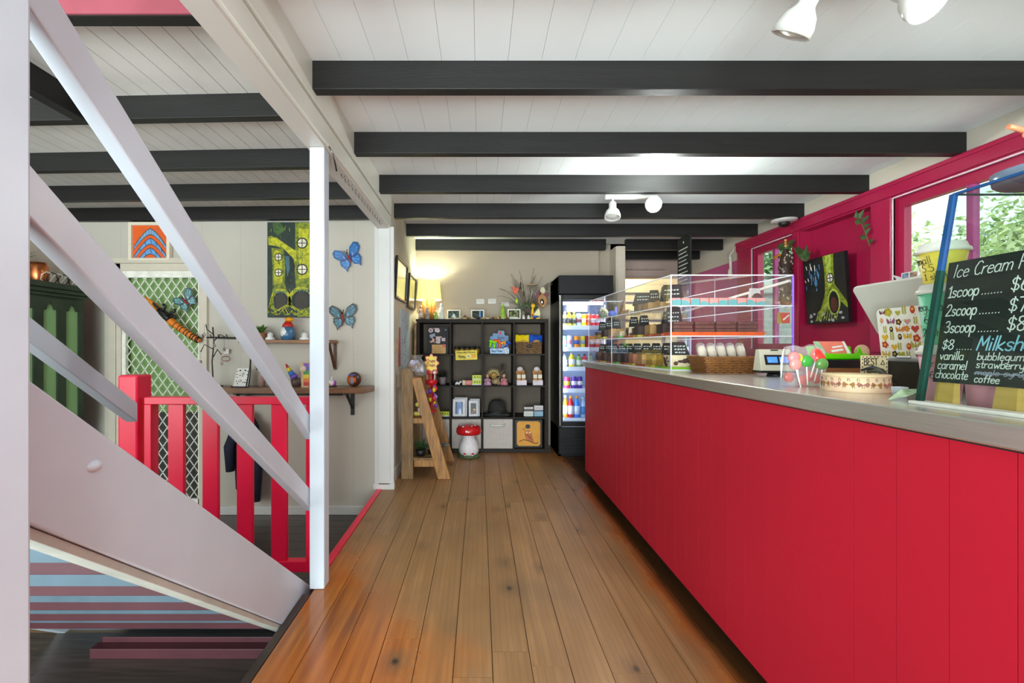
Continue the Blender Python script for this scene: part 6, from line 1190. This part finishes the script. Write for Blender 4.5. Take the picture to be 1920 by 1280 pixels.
def bottle(label, px, z_, h_, rr_, liquid, lab, cap, Y=4.945):
    r = T('drink_bottle', label, 'bottle', (PX(px, Y), Y, z_+.001)); ml = M('liquid_'+liquid, liquid, .12, var=.02)
    MB().lathe([(.001, 0), (rr_, .004), (rr_, h_*.62), (rr_*.85, h_*.72), (rr_*.42, h_*.86), (rr_*.42, h_*.91)], n=18).build('body', ml, r)
    MB().lathe([(rr_*1.01, h_*.16), (rr_*1.01, h_*.55)], n=18).build('label_band', M('label_'+lab, lab, .4, var=.05), r); MB().lathe([(rr_*.5, h_*.89), (rr_*.5, h_), (.001, h_)], n=14).build('cap', M('cap_'+cap, cap, .4), r)
z5, z4, z3, z2, z1 = SHZ[4], SHZ[3], SHZ[2], SHZ[1], SHZ[0]
bottle('pale yellow bottle at the left of the top fridge shelf', 1059, z5, .155, .026, 'E8D860', '2C2C30', 'E8E0C0'); bottle('orange juice bottle second on the top fridge shelf', 1067, z5, .16, .030, 'F0B428', '3A3428', 'F0D040'); bottle('olive bottle with green label on the top fridge shelf', 1076, z5, .15, .026, 'A89A30', '3C4830', 'C8B838')
can('grey blue can on the top fridge shelf', 1085, z5, .135, .028, '9CA8B8', '7C3C44'); can('yellow can on the top fridge shelf', 1094.5, z5, .13, .026, 'F0D820', 'F8F0B0'); can('orange red can on the top fridge shelf', 1103, z5, .13, .024, 'E0501C', 'C83018')
for i, px in enumerate((1112, 1121, 1130)): can('red cola can on the top fridge shelf, %s of three' % ('left', 'middle', 'right')[i], px, z5, .125, .026, 'D8202C', 'F0E0E0')
can('mint can at the left of the second fridge shelf', 1058, z4, .125, .025, '78C8A8', 'E4F0E8'); can('white and pink can on the second fridge shelf', 1067.5, z4, .13, .028, 'ECE4EC', 'D088A8'); can('orange and blue can on the second fridge shelf', 1081, z4, .125, .029, 'F08C18', '2C50A0'); can('yellow and grey can on the second fridge shelf', 1092.5, z4, .125, .026, 'E8D030', '98A4A0'); can('dark red can on the second fridge shelf', 1101, z4, .125, .022, '9C1C28', '7A1420')
for i, px in enumerate((1110, 1120, 1130)): can('red cola can on the second fridge shelf, %s of three' % ('left', 'middle', 'right')[i], px, z4, .125, .028, 'D8202C', 'F0E0E0')
bottle('clear bottle with white label on the third fridge shelf', 1058.5, z3, .14, .030, '98A4A4', 'F0F0EE', '5C6464'); bottle('yellow bottle with white label on the third fridge shelf', 1072, z3, .15, .034, 'E4C818', 'F2F0EC', '9A9C98'); bottle('green bottle with white label on the third fridge shelf', 1085, z3, .135, .029, '8CB858', 'E8F0D8', '3C4C40'); bottle('red bottle with white label on the third fridge shelf', 1096, z3, .14, .031, 'C83048', 'F0ECE8', '4C4C50'); bottle('pale green bottle on the third fridge shelf', 1107, z3, .14, .027, 'C0D8A0', 'E8F0E0', '90A890')
can('pink and yellow can on the fourth fridge shelf', 1063, z2, .125, .034, 'D83868', 'F0C830'); can('purple can left of its pair on the fourth fridge shelf', 1076, z2, .13, .030, '5C389C', 'E8E0F0'); can('purple can right of its pair on the fourth fridge shelf', 1087, z2, .13, .030, '54309C', 'F0E4E0')
bottle('amber bottle at the left of the lowest fridge shelf', 1060, z1, .24, .026, 'E8A020', 'E8E8EC', 'F4F4F0'); bottle('red sports drink bottle with orange cap', 1070, z1, .235, .031, 'C8202C', 'F0E4E8', 'F0981C'); bottle('blue sports drink bottle with orange cap', 1081.5, z1, .23, .033, '3C88E4', 'D8E8F8', 'F0981C'); bottle('clear water bottle on the lowest fridge shelf', 1093, z1, .22, .028, 'B8D4F0', '5C98D8', 'DCE8F4')
one('price_rack', 'white wire basket on the top of the fridge interior', 'basket', MB().box(-.12, 0, 0, .12, .2, .006).box(-.12, 0, 0, .12, .006, .11).box(-.12, 0, 0, -.114, .2, .11).box(.114, 0, 0, .12, .2, .11), M('rack_white', 'DCE2EC', .4), (1.06, 4.95, 1.545), 0)

# ------------------------------------------------------------------ ladder shelf, toadstool, partition wall things
PINE = M('ladder_pine', 'A87434', .5, var=.3, scale=6, bump=.25, stretch=(8, 8, 1)); PINEG = M('ladder_pine_grey', '8A6A40', .55, var=.25, scale=6, bump=.25, stretch=(8, 8, 1))
la = T('ladder_shelf', 'rustic pine A frame ladder shelf at the partition end', 'shelf', (-.5, 4.35, 0))
def lb_(m): return loc(m, la)
def post(Y): 
    w0, w1 = PX(753, 4.04), PX(775, 4.04); n_ = 8
    return [(w0, 0), (w1, 0), (w1, .93)]+[((w0+w1)/2+(w1-w0)/2*math.cos(math.pi*i/n_), .93+.05*math.sin(math.pi*i/n_)) for i in range(1, n_)]+[(w0, .93)]
for Y, nm in ((4.04, 0), (4.66, 1)):
    lb_(MB().prism(post(Y), .028, (0, Y+.014, 0), (1, 0, 0), (0, 0, 1))).build('upright', PINEG, la, .003)
    xa, xb, xc, xd = PX(772, 4.04), PX(790, 4.04), PX(845, 4.04), PX(821, 4.04)
    lb_(MB().prism([(xd, 0), (xc, 0), (xb, .90), (xa, .89)], .03, (0, Y-.002+.014, 0), (1, 0, 0), (0, 0, 1))).build('leaning_plank', PINE, la, .003)
for ya in (4.04, 4.64): lb_(B(-.58, ya, .105, -.34, ya+.025, .165)).build('rail', PINE, la, .002)
lb_(B(-.60, 4.05, .165, -.33, 4.65, .18)).build('lower_shelf', PINEG, la, .002); lb_(MB().box(-.60, 4.045, .49, -.45, 4.655, .535)).build('middle_shelf', PINE, la, .002); lb_(B(-.60, 4.05, .88, -.55, 4.65, .90)).build('top_shelf', PINE, la, .002)
def lump_bag(name, label, p, n_, rad, mats, seed, wrap=True, cat='sweets', sc_=(1, 1, 1)):
    r = T(name, label, cat, p); rr = random.Random(seed)
    for i in range(n_):
        MB().ell((rr.uniform(-rad, rad)*sc_[0], rr.uniform(-rad, rad)*sc_[1]*.8, .02+rr.random()**1.3*rad*2.0*sc_[2]), (rr.uniform(.016, .026), rr.uniform(.014, .02), rr.uniform(.016, .03)), 0, 9, 6).build('sweet', rr.choice(mats), r)
    if wrap:
        m = MB(); k2 = rad*1.3
        m.lathe([(k2*.9, 0), (k2*1.15, k2*.5), (k2*1.05, k2*1.4), (k2*.5, k2*2.0), (k2*.75, k2*2.4)], n=9, sm=False, sx=sc_[0], sy=sc_[1]); m.build('wrapper', CELLO, r)
    return r
WH1, WH2 = M('wrapped_white', 'E4E0E4', .4, var=.15, scale=40), M('wrapped_tan', 'B89880', .5, var=.2)
lump_bag('sweets_bag', 'clear bag of white sweets on top of the ladder shelf', (-.585, 4.25, .90), 20, .062, [WH1, WH1, WH2, M('wrapped_lilac', 'C8C0E0', .4)], 3)
lump_bag('sweets_bag', 'small clear bag of tan sweets behind, top of the ladder shelf', (-.56, 4.53, .90), 8, .036, [WH1, WH2], 6)
lump_bag('sweets_tray', 'pink tray of wrapped sweets on the middle ladder shelf', (-.53, 4.16, .536), 16, .055, [M('wrap_blue', '7C98D8', .4), M('wrap_pinkish', 'D8B8C8', .4), M('wrap_brown', '7A4C44', .4), M('wrap_yellowish', 'E0D060', .4)], 10, False)
ls_ = T('lollipop_stand', 'red lollipop stand with yellow flower sign on the ladder shelf', 'display stand', (PX(809, 4.45), 4.45, .536))
RD = M('stand_red', 'D01420', .35)
MB().lathe([(.001, 0), (.05, 0), (.05, .01), (.012, .02), (.012, .26), (.052, .265), (.055, .30), (.052, .31), (.012, .315), (.012, .42), (.001, .42)], n=20).build('stand', RD, ls_)
dz = [(.058*(1+.16*math.cos(8*a))*math.cos(a), .075*(1+.12*math.cos(8*a))*math.sin(a)) for a in [2*math.pi*i/48 for i in range(48)]]
MB().prism([(x_*1.17, z_*1.12) for x_, z_ in dz], .008, (0, -.01, .475), uu, vv, 0).flat(dz, (0, -.01, .475), uu, vv, 1, .009).text('Chupa', .03, .005, (-.042, -.01, .485), uu, vv, 0, .010, 0, .082).text('Chups', .03, .005, (-.04, -.01, .445), uu, vv, 0, .010, 0, .08).build('flower_sign', [RD, M('sign_yellow', 'F8D820', .4)], ls_)
for i in range(8): a = i*.785; MB().tube([(.04*math.cos(a), .04*math.sin(a), .30), (.044*math.cos(a), .044*math.sin(a), .37)], .003, 5).ell((.045*math.cos(a), .045*math.sin(a), .385), (.017, .017, .017), 0, 9, 6).build('lollipop', M('lolly_%d' % (i % 3), ('E07060', 'F0E8E8', 'C83030')[i % 3], .25), ls_)
rr = random.Random(33)
for i in range(16): a = i*.9; MB().ell((.042*math.cos(a), .042*math.sin(a), .06+.012*i), (.018, .014, .024), 0, 8, 5).build('hanging_sweet', M('hang_%d' % (i % 4), ('7C3CA8', 'E8C828', 'D03040', 'A878C8')[i % 4], .35), ls_)
leafy('potted_plant', 'spiky dark green plant on the lower ladder shelf', 'plant', (-.535, 4.14, .181), 80, .13, .007, True, BLK, .06, .05, LEAFD, .2, 41)
leafy('potted_plant', 'silvery green plant on the lower ladder shelf by the plank', 'plant', (-.44, 4.22, .181), 90, .11, .015, True, BLK, .05, .045, M('leaf_silver', '8CA488', .5, var=.3, scale=20), .6, 43)
one('pebble_dish', 'grey dish of pebbles at the back of the lower ladder shelf', 'dish', MB().lathe([(.001, 0), (.04, 0), (.052, .018), (.048, .018), (.001, .01)], n=16).ell((.01, 0, .02), (.02, .016, .01)).ell((-.018, .01, .02), (.016, .014, .01)), M('pebble_grey', '8C8880', .6, var=.3, scale=40), (PX(838, 4.57)-.02, 4.56, .181))
ms = T('toadstool', 'red capped toadstool garden stool with white spots', 'stool', (PX(879, 4.85), 4.85, 0))
MB().lathe([(.001, 0), (.118, 0), (.125, .012), (.11, .03), (.001, .034)], n=30, sy=.9).build('grass_base', M('moss_green', '4C6038', .6, var=.35, scale=30), ms)
MB().lathe([(.088, .025), (.106, .06), (.107, .10), (.092, .15), (.070, .195), (.066, .24), (.07, .252), (.001, .255)], n=30).build('stem', M('toadstool_white', 'E6E2E4', .5, var=.12, scale=20, bump=.6, bscale=30, stretch=(6, 6, .6)), ms)
MB().lathe([(.05, .235), (.125, .245), (.136, .265), (.132, .30), (.115, .325), (.06, .338), (.001, .34)], n=36).build('cap', M('toadstool_red', 'C81C20', .2, var=.04), ms)
for a, z_, r_ in ((-1.72, .29, .014), (-1.1, .333, .010), (-2.2, .331, .010), (-.35, .335, .010), (1.5, .32, .014)):
    if r_:
        rad = .134 if z_ < .31 else (.10 if z_ < .332 else .07); MB().ell((rad*math.cos(a), rad*math.sin(a), z_), (r_*1.1, r_, r_*.55 if z_ > .31 else r_), 0, 10, 6).build('spot', M('spot_white', 'F4EEEC', .4), ms)
for a in (-1.95, -1.15): MB().lathe([(.008, 0), (.006, .02)], (.105*math.cos(a), .105*math.sin(a), .03), 8).ell((.105*math.cos(a), .105*math.sin(a), .052), (.014, .014, .010), 1, 9, 6).build('baby_toadstool', [MATS['spot_white'], MATS['toadstool_red']], ms)

def wallframe(label, y0, y1, z0, z1, tilt):
    r = T('framed_print', label, 'picture', (-.742, (y0+y1)/2, z0), 0, None, (0, tilt, 0)); h_ = z1-z0; w_ = (y1-y0)/2
    MB().box(0, -w_, 0, .022, w_, .02).box(0, -w_, h_-.02, .022, w_, h_).box(0, -w_, .02, .022, -w_+.02, h_-.02).box(0, w_-.02, .02, .022, w_, h_-.02).build('frame', M('frame_black', '20221E', .35), r, .002)
    MB().box(.002, -w_+.02, .02, .006, w_-.02, h_-.02, 0).box(.006, -w_*.55, h_*.28, .0065, w_*.55, h_*.72, 1).build('print', [M('print_pale', 'DCE0D0', .5, var=.05), M('print_gold', 'C8A848', .5, var=.3, scale=8)], r)
    MB().box(.010, -w_+.02, .02, .012, w_-.02, h_-.02).build('glazing', clear('picture_glass', 'FFFFFF', .32, .0), r)
wallframe('black framed print nearer the corner post, tilted forward', 3.93, 4.50, 1.60, 1.965, .05); wallframe('black framed print nearer the table lamp', 4.63, 5.13, 1.575, 1.925, .05)
r = T('wall_poster', 'pale blue sketch poster on the partition above the ladder shelf', 'poster', (-.744, 4.52, .97))
m = MB().box(0, -.25, 0, .003, .25, .56, 0); rr = random.Random(2)
for i in range(60):
    y_, z_ = rr.uniform(-.22, .2), rr.uniform(.02, .5); m.ribbon([(y_, z_), (y_+rr.uniform(.01, .05), z_+rr.uniform(-.03, .03))], .006, (.0032, 0, 0), (0, 1, 0), (0, 0, 1), 1 if i % 3 else 2, .0006)
m.build('sheet', [M('poster_blue', 'BCCCD8', .6, var=.08, scale=20), M('poster_ink', '5C707C', .6), M('poster_dark', '303A3C', .6)], r)
one('red_pennant', 'dull red pennant hanging on the partition below the prints', 'pennant', MB().hexa([(0, -.04, 0), (.006, -.04, 0), (.006, .06, 0), (0, .06, 0)], [(0, .0, .36), (.006, .0, .36), (.006, .05, .36), (0, .05, .36)]), M('pennant_red', 'B05C58', .7, var=.2), (-.744, 4.20, .99))
one('switch_plate', 'slim tan switch plate on the partition', 'switch', MB().box(0, -.03, -.06, .008, .03, .06, 0).box(.008, -.012, -.02, .012, .012, .02, 0), M('switch_tan', 'D4B890', .5), (-.744, 4.05, 1.18))
wk = T('walking_stick', 'knobbly tan and dark walking stick leaning by the bookcase', 'stick', (-.722, 4.99, 0), 0, None, (0, .012, 0))
MB().tube([(0, 0, 0), (.004, 0, .4), (-.004, 0, .8), (.003, 0, 1.1), (0, 0, 1.42)], [.012, .014, .012, .015, .013], 8).build('shaft', M('stick_tan', 'A88050', .6, var=.4, scale=8, col2='4A3422'), wk); MB().ell((0, 0, 1.435), (.018, .018, .016)).build('knob', MATS['pale_wood'], wk); MB().tube([(-.0, .012, .9), (.002, .014, 1.4)], .008, 6).build('dark_strip', tw, wk)
# ================================================================== lamps, window ornaments, hanging things
LITW = M('lit_bulb_cool', 'FFFFFF', .5, emit=14, ecol='FFFDF6'); SPW = M('spot_white', 'F4EEEC', .4); SPOTW = M('spot_housing_white', 'C6C4BF', .3, var=.01)
def spotbar(label, x0, x1, y, zb, heads):
    r = T('spotlight_bar', label, 'ceiling light', ((x0+x1)/2, y, zb)); cx = (x0+x1)/2
    MB().box(x0-cx, -.022, -.028, x1-cx, .022, 0).build('bar', SPOTW, r, .008)
    for hx, aim, lit, sc_ in heads:
        d_ = Vector(aim).normalized(); p0 = Vector((hx-cx, 0, -.03)); j = p0+Vector((0, 0, -.035))
        MB().tube([p0, j], .007, 8).ell(tuple(j), (.012, .012, .012), 0, 10, 6).build('stem', SPOTW, r)
        q = Matrix.Translation(j) @ d_.to_track_quat('Z', 'Y').to_matrix().to_4x4()
        MB().lathe([(.001, -.012), (.022, -.01), (.026, .0), (.026, .035), (.029, .042), (.046, .062), (.056, .09), (.057, .115), (.053, .115), (.050, .092), (.001, .07)], n=24).xf(q).build('lamp_housing', SPOTW, r)
        if lit: MB().ell((0, 0, .10), (.046, .046, .026)).xf(q).build('lit_bulb', LITW, r)
        else: MB().ell((0, 0, .098), (.044, .044, .018)).xf(q).build('bulb_face', M('frosted_bulb', 'DAD8D0', .3), r)
        if lit: light('spot_light', 'POINT', tuple(Vector((cx, y, zb))+j+d_*.19), (0, 0, 0), (3.5 if y < 2 else 20), (.93, 1, .97), shadow_soft_size=.05)
    return r
spotbar('white spotlight bar on the third beam, right lamp lit', .925, 1.315, 3.37, 2.294, [(.985, (-.08, -.25, -1), False, 1), (1.25, (.0, -1, -.35), True, 1)])
spotbar('white spotlight bar overhead at the right, right lamp lit', .90, 1.30, 1.35, 2.294, [(.992, (-.3, .55, -.9), False, 1), (1.245, (.15, -.65, -.75), True, 1)])
sd = T('security_dome', 'white disc with black dome under the fourth beam', 'camera', (2.70, 4.035, 2.294))
MB().lathe([(.001, -.022), (.07, -.022), (.10, -.012), (.105, 0), (.001, 0)], n=28).build('disc', SPOTW, sd); MB().ell((0, 0, -.03), (.045, .045, .035)).build('dome', BLK, sd)
hg = T('hanging_chalk_sign', 'narrow black chalk sign hanging edge on near the post', 'sign', (2.08, 4.62, 2.29))
MB().prism([(-.14, -.02), (-.14, -.5), (.14, -.5), (.14, -.02), (.1, 0), (-.1, 0)], .016, (.008, 0, 0), (0, -1, 0), (0, 0, 1)).build('board', SIGN, hg)
m = MB(); m.lathe([(.001, 0), (.012, 0), (.012, .002), (.001, .002)], n=12).xf(Matrix.Translation((-.009, 0, -.06)) @ Matrix.Rotation(-math.pi/2, 4, 'Y'))
for i in range(9): m.ribbon([(-.11, -.13-.04*i), (.09-.03*(i % 2), -.125-.04*i)], .011, (-.0082, 0, 0), (0, -1, 0), (0, 0, 1), 0, .0008); m.ribbon([(-.11, -.13-.04*i), (.09-.03*(i % 2), -.125-.04*i)], .011, (.0082, 0, 0), (0, 1, 0), (0, 0, 1), 0, .0008)
m.build('chalk_lines', CHALK, hg); MB().tube([(0, 0, 0), (0, 0, .005)], .004, 5).build('hook', IRON, hg)
def sprig(label, p, pts, leaves):
    r = T('vine_sprig', label, 'vine', p); o_ = Vector(p); MB().tube([Vector(q)-o_ for q in pts], .004, 6).build('stem', M('vine_stem', '6A5A38', .6), r)
    for (c, a, l) in leaves:
        c = Vector(c)-o_; d_ = Vector((0, -math.cos(a), math.sin(a)))*l; n_ = Vector((0, math.sin(a), math.cos(a)))*l*.32; lift = Vector((-.012, 0, 0))
        MB().add([c, c+d_*.4+n_+lift, c+d_, c+d_*.4-n_+lift], [(0, 1, 2), (0, 2, 3)]).build('leaf', LEAFD, r)
    return r
def R(px, py, X=2.80): Y = F*X/(px-899); return Vector((X, Y, EYE-(py-649)/F*Y))
sprig('green vine sprig pinned at the right of the raspberry recess', R(1627, 430), [R(1610, 408), R(1618, 425), R(1626, 445), R(1631, 462)], [(R(1610, 410), 1.9, .07), (R(1612, 412), 1.0, .08), (R(1616, 420), .6, .08), (R(1615, 418), 2.6, .07), (R(1620, 428), .3, .06), (R(1624, 440), .8, .06), (R(1626, 446), 2.7, .07), (R(1630, 456), .4, .05)])
sprig('green vine sprig across the upright beside the small window', R(1490, 470, 2.79), [R(1470, 464, 2.78), R(1485, 462, 2.78), R(1498, 474, 2.78), R(1512, 490, 2.78)], [(R(1474, 463, 2.78), 2.9, .13), (R(1478, 462, 2.78), .4, .10), (R(1490, 468, 2.78), -.3, .12), (R(1496, 478, 2.78), -.2, .10), (R(1510, 488, 2.78), 1.4, .13), (R(1512, 490, 2.78), 1.0, .10), (R(1509, 490, 2.78), 1.9, .08)])
pd = T('seed_pod_hanging', 'hanging strand of beads with a long speckled seed cone', 'ornament', R(1473, 440, 2.76))
m = MB().tube([(0, 0, 0), (0, 0, -.6)], .002, 4); m.build('string', tw, pd)
for i, z_ in enumerate((-.05, -.075, -.10)): MB().ell((0, 0, z_), (.012, .012, .012), 0, 10, 6).build('bead', M('bead_amber', 'D0A850', .4), pd)
m = MB(); rr = random.Random(3)
m.lathe([(.001, -.66), (.045, -.62), (.052, -.4), (.045, -.22), (.02, -.13), (.001, -.12)], n=16)
for i in range(150): a = rr.uniform(0, 6.28); z_ = rr.uniform(-.62, -.17); m.ell((.05*math.cos(a), .05*math.sin(a), z_), (.009, .009, .012), 1 if rr.random() < .35 else 0, 6, 4)
m.build('seed_cone', [M('cone_brown', '4A342C', .6, var=.4, scale=40), M('cone_pale', 'B8A898', .6)], pd)['kind'] = 'stuff'
one('antler_ornament', 'pale bone shaped ornament hung beside the raspberry upright', 'ornament', MB().tube([(0, 0, .10), (.0, .01, .04), (0, -.005, -.08), (0, .006, -.2)], [.012, .016, .014, .010], 8).tube([(0, 0, .06), (0, -.05, .10), (0, -.06, .14)], [.010, .008, .003], 6).tube([(0, .0, .05), (0, .05, .09)], [.010, .004], 6).ell((0, .012, -.12), (.02, .03, .05)), M('bone_white', 'E6DECE', .5), R(1370, 490, 2.78))
# picture hung in the recess, leaning forward
def glade(a, w_, h_, t):
    o_, u_, v_ = (0, -t, 0), (1, 0, 0), (0, 0, 1); W2, H2 = w_*2, h_
    def q(u, v): return (-w_+u*W2, v*H2)
    def fl(pts, mi, d): a.flat([q(*p) for p in pts], o_, u_, v_, mi, d)
    fl([(.5, 1), (.76, 1), (.74, .78), (.74, .56), (.84, .46), (.98, .3), (1, .26), (1, .2), (.86, .3), (.82, .44), (.74, .5), (.62, .5), (.56, .4), (.52, .24), (.44, .12), (.34, .06), (.2, .04), (.3, .12), (.42, .28), (.5, .44), (.52, .6), (.52, .8)], 1, .0006)
    fl([(.56, 1), (.7, 1), (.68, .78), (.68, .56), (.6, .52), (.57, .6), (.57, .8)], 2, .001)
    a.flat(ring_pts(*q(.70, .31), .15*W2, .19*H2, 18), o_, u_, v_, 2, .0012); a.flat(ring_pts(*q(.70, .30), .115*W2, .165*H2, 18), o_, u_, v_, 0, .0016); a.flat(ring_pts(*q(.70, .27), .075*W2, .11*H2, 16), o_, u_, v_, 3, .002)
    a.flat(ring_pts(*q(.65, .66), .085*W2, .075*H2, 18), o_, u_, v_, 0, .0018); a.flat(ring_pts(*q(.65, .66), .065*W2, .058*H2, 18), o_, u_, v_, 4, .0022); a.ribbon([q(.58, .66), q(.72, .66)], .008, o_, u_, v_, 0, .0026); a.ribbon([q(.65, .60), q(.65, .72)], .008, o_, u_, v_, 0, .0026)
    rr = random.Random(6)
    for i in range(26): u = rr.uniform(.04, .42); v = rr.uniform(.5, .85); a.ribbon([q(u, v), q(u+rr.uniform(-.02, .02), v+rr.uniform(.03, .09))], .008, o_, u_, v_, 5 if rr.random() < .7 else 4, .0008+i*1e-5)
    for i in range(18): u = rr.uniform(.04, .9); v = rr.uniform(.03, .16); a.flat(ring_pts(*q(u, v), .04*W2*rr.uniform(.4, 1), .018*H2, 8), o_, u_, v_, 6, .001+i*2e-5)
    for i in range(9): u = .3+.06*i; a.ribbon([q(.55+.012*i, .3), q(u, .16), q(u-.05, .05)], .006, o_, u_, v_, 2, .0014)
gp = T('canvas_painting', 'small dark canvas of a glowing tree door in the raspberry recess', 'painting', (2.878, 3.73, 1.365), 0, None, (0, 0, math.radians(-90)))
cv = MB().box(-.222, -.03, 0, .222, 0, .55, 0); glade(cv, .222, .55, .03)
cv.xf(Matrix.Rotation(math.radians(4), 4, 'X')); cv.build('canvas', [M('art_night', '16181A', .5, var=.3), MATS['art_moss'], M('art_lime_pale', 'B4C84C', .6, var=.25, scale=40), M('art_door_brown', '5A2A20', .6), M('art_moon', 'F0EEE4', .6), M('art_glow_blue', '4C8CC0', .6), M('art_mist', 'B0AEBC', .6)], gp)

# ================================================================== outside the windows
tag(B(2.96, -6, -1.2, 7.2, 24, -1.17).build('bounce_slab', M('bounce_slab_pale', 'CFC8BA', .9, var=.1, scale=3)), 'unseen pale slab outside, added to bounce light indoors', 'reflector', None, 'structure')  # out of view, added so sunlight bounces up through the windows
gr = tag(B(3.4, -6, -1.3, 26, 24, -1.2).build('ground', M('garden_ground', '6C7A48', .9, var=.3, scale=.6, bump=.3)), 'green garden ground outside the windows', 'ground', None, 'structure')
BARK = M('pale_bark', '9A8C78', .8, var=.3, scale=6, bump=.5)
def tree(label, x, y, h_, spread, n_leaf, mats, seed, low=.35, size=.11, trunk=.07):
    r = T('garden_tree', label, 'tree', (x, y, -1.2)); rr = random.Random(seed); m = MB(); tips = []
    m.tube([(0, 0, 0), (rr.uniform(-.1, .1), rr.uniform(-.1, .1), h_*.35), (rr.uniform(-.2, .2), rr.uniform(-.2, .2), h_*.8)], [trunk, trunk*.75, trunk*.3], 8)
    for i in range(16):
        a = rr.uniform(0, 6.28); z0_ = h_*rr.uniform(low, .75); l = spread*rr.uniform(.6, 1.05); e = Vector((math.cos(a)*l, math.sin(a)*l, z0_+l*rr.uniform(.1, .8))); mid_ = Vector((math.cos(a)*l*.5, math.sin(a)*l*.5, z0_+l*rr.uniform(.1, .35)))
        m.tube([(0, 0, z0_*.92), mid_, e], [trunk*.35, trunk*.22, trunk*.08], 5); tips += [mid_, e, (mid_+e)/2, e+Vector((0, 0, .3))]
    m.build('trunk', BARK, r)
    vs, fs, ms_ = [], [], []
    for i in range(n_leaf):
        c = rr.choice(tips)+Vector((rr.gauss(0, spread*.2), rr.gauss(0, spread*.2), rr.gauss(0, spread*.18)))
        d_ = Vector((rr.uniform(-1, 1), rr.uniform(-1, 1), rr.uniform(-.7, .7))).normalized(); s_ = d_.cross(Vector((rr.uniform(-1, 1), rr.uniform(-1, 1), 1))).normalized(); k2 = size*rr.uniform(.6, 1.2); q = len(vs)
        vs += [c-d_*k2, c+s_*k2*.45, c+d_*k2, c-s_*k2*.45]; fs.append((q, q+1, q+2, q+3)); ms_.append(rr.randrange(len(mats)))
    fo = MB(); fo.v = [tuple(v_) for v_ in vs]; fo.f = fs; fo.m = ms_; fo.s = [False]*len(fs)
    fo.build('foliage', mats, r)['kind'] = 'stuff'
def leafmat(n, c):
    m = M(n, c, .6, var=.15, scale=2); m.node_tree.nodes['Principled BSDF'].inputs['Subsurface Weight'].default_value = 0
    nt = m.node_tree; tr = nt.nodes.new('ShaderNodeBsdfTranslucent'); tr.inputs[0].default_value = lin(c); ms_ = nt.nodes.new('ShaderNodeMixShader'); ms_.inputs[0].default_value = .45
    out = nt.nodes['Material Output']; nt.links.new(nt.nodes['Principled BSDF'].outputs[0], ms_.inputs[1]); nt.links.new(tr.outputs[0], ms_.inputs[2]); nt.links.new(ms_.outputs[0], out.inputs[0]); return m
G1 = [leafmat('outdoor_leaf_lime', 'BCC88C'), leafmat('outdoor_leaf_green', '94AC6C'), leafmat('outdoor_leaf_pale', 'D4DCB4')]
G2 = [leafmat('outdoor_leaf_grey', '98AC98'), leafmat('outdoor_leaf_deep', '5C8844'), leafmat('outdoor_leaf_mint', 'A8CC94')]
tree('sparse tree with thin branches left of the mauve mullion', 8.4, 8.3, 5.2, 1.9, 7500, G1, 1, .22, .08)
tree('dense light green tree right of the mauve mullion', 9.8, 8.3, 3.9, 1.6, 9000, G1, 2, .35, .075, .09)
tree('leafy green tree at the edge of the large window', 9.6, 7.4, 4.8, 1.2, 4600, G1+G2, 3, .3, .075)
tree('tall tree with pale trunk far beyond the large window', 16, 14.5, 6.0, 2.4, 4200, G1, 4, .4, .11)
tree('grey green tree beyond the small window', 8.5, 13.2, 6.2, 2.2, 5200, G2, 5, .2, .15)
tree('bushy dark tree low beyond the small window', 6.4, 9.6, 4.0, 1.4, 4200, G2, 6, .15, .11)
tk = T('water_tank', 'tall grey garden water tank outside the small window', 'tank', (5.2, 8.3, -1.2)); MB().lathe([(.001, 0), (.55, 0), (.55, 3.3), (.4, 3.5), (.001, 3.6)], n=28).build('tank_body', M('tank_grey', '8A9690', .6, var=.15), tk)
MB().lathe([(.555, 3.25), (.57, 3.28), (.555, 3.31)], n=28).build('rim', M('tank_rim', '727C78', .6), tk)

one('rainbow_ornament', 'orange arc ornament hung in the small window beside the seed cone', 'ornament', MB().tube([R(1452, 485, 2.85)-R(1460, 482, 2.85), R(1456, 480, 2.85)-R(1460, 482, 2.85), R(1462, 478, 2.85)-R(1460, 482, 2.85), R(1468, 481, 2.85)-R(1460, 482, 2.85)], .014, 8), M('arc_orange', 'E88C30', .4), R(1460, 482, 2.85))
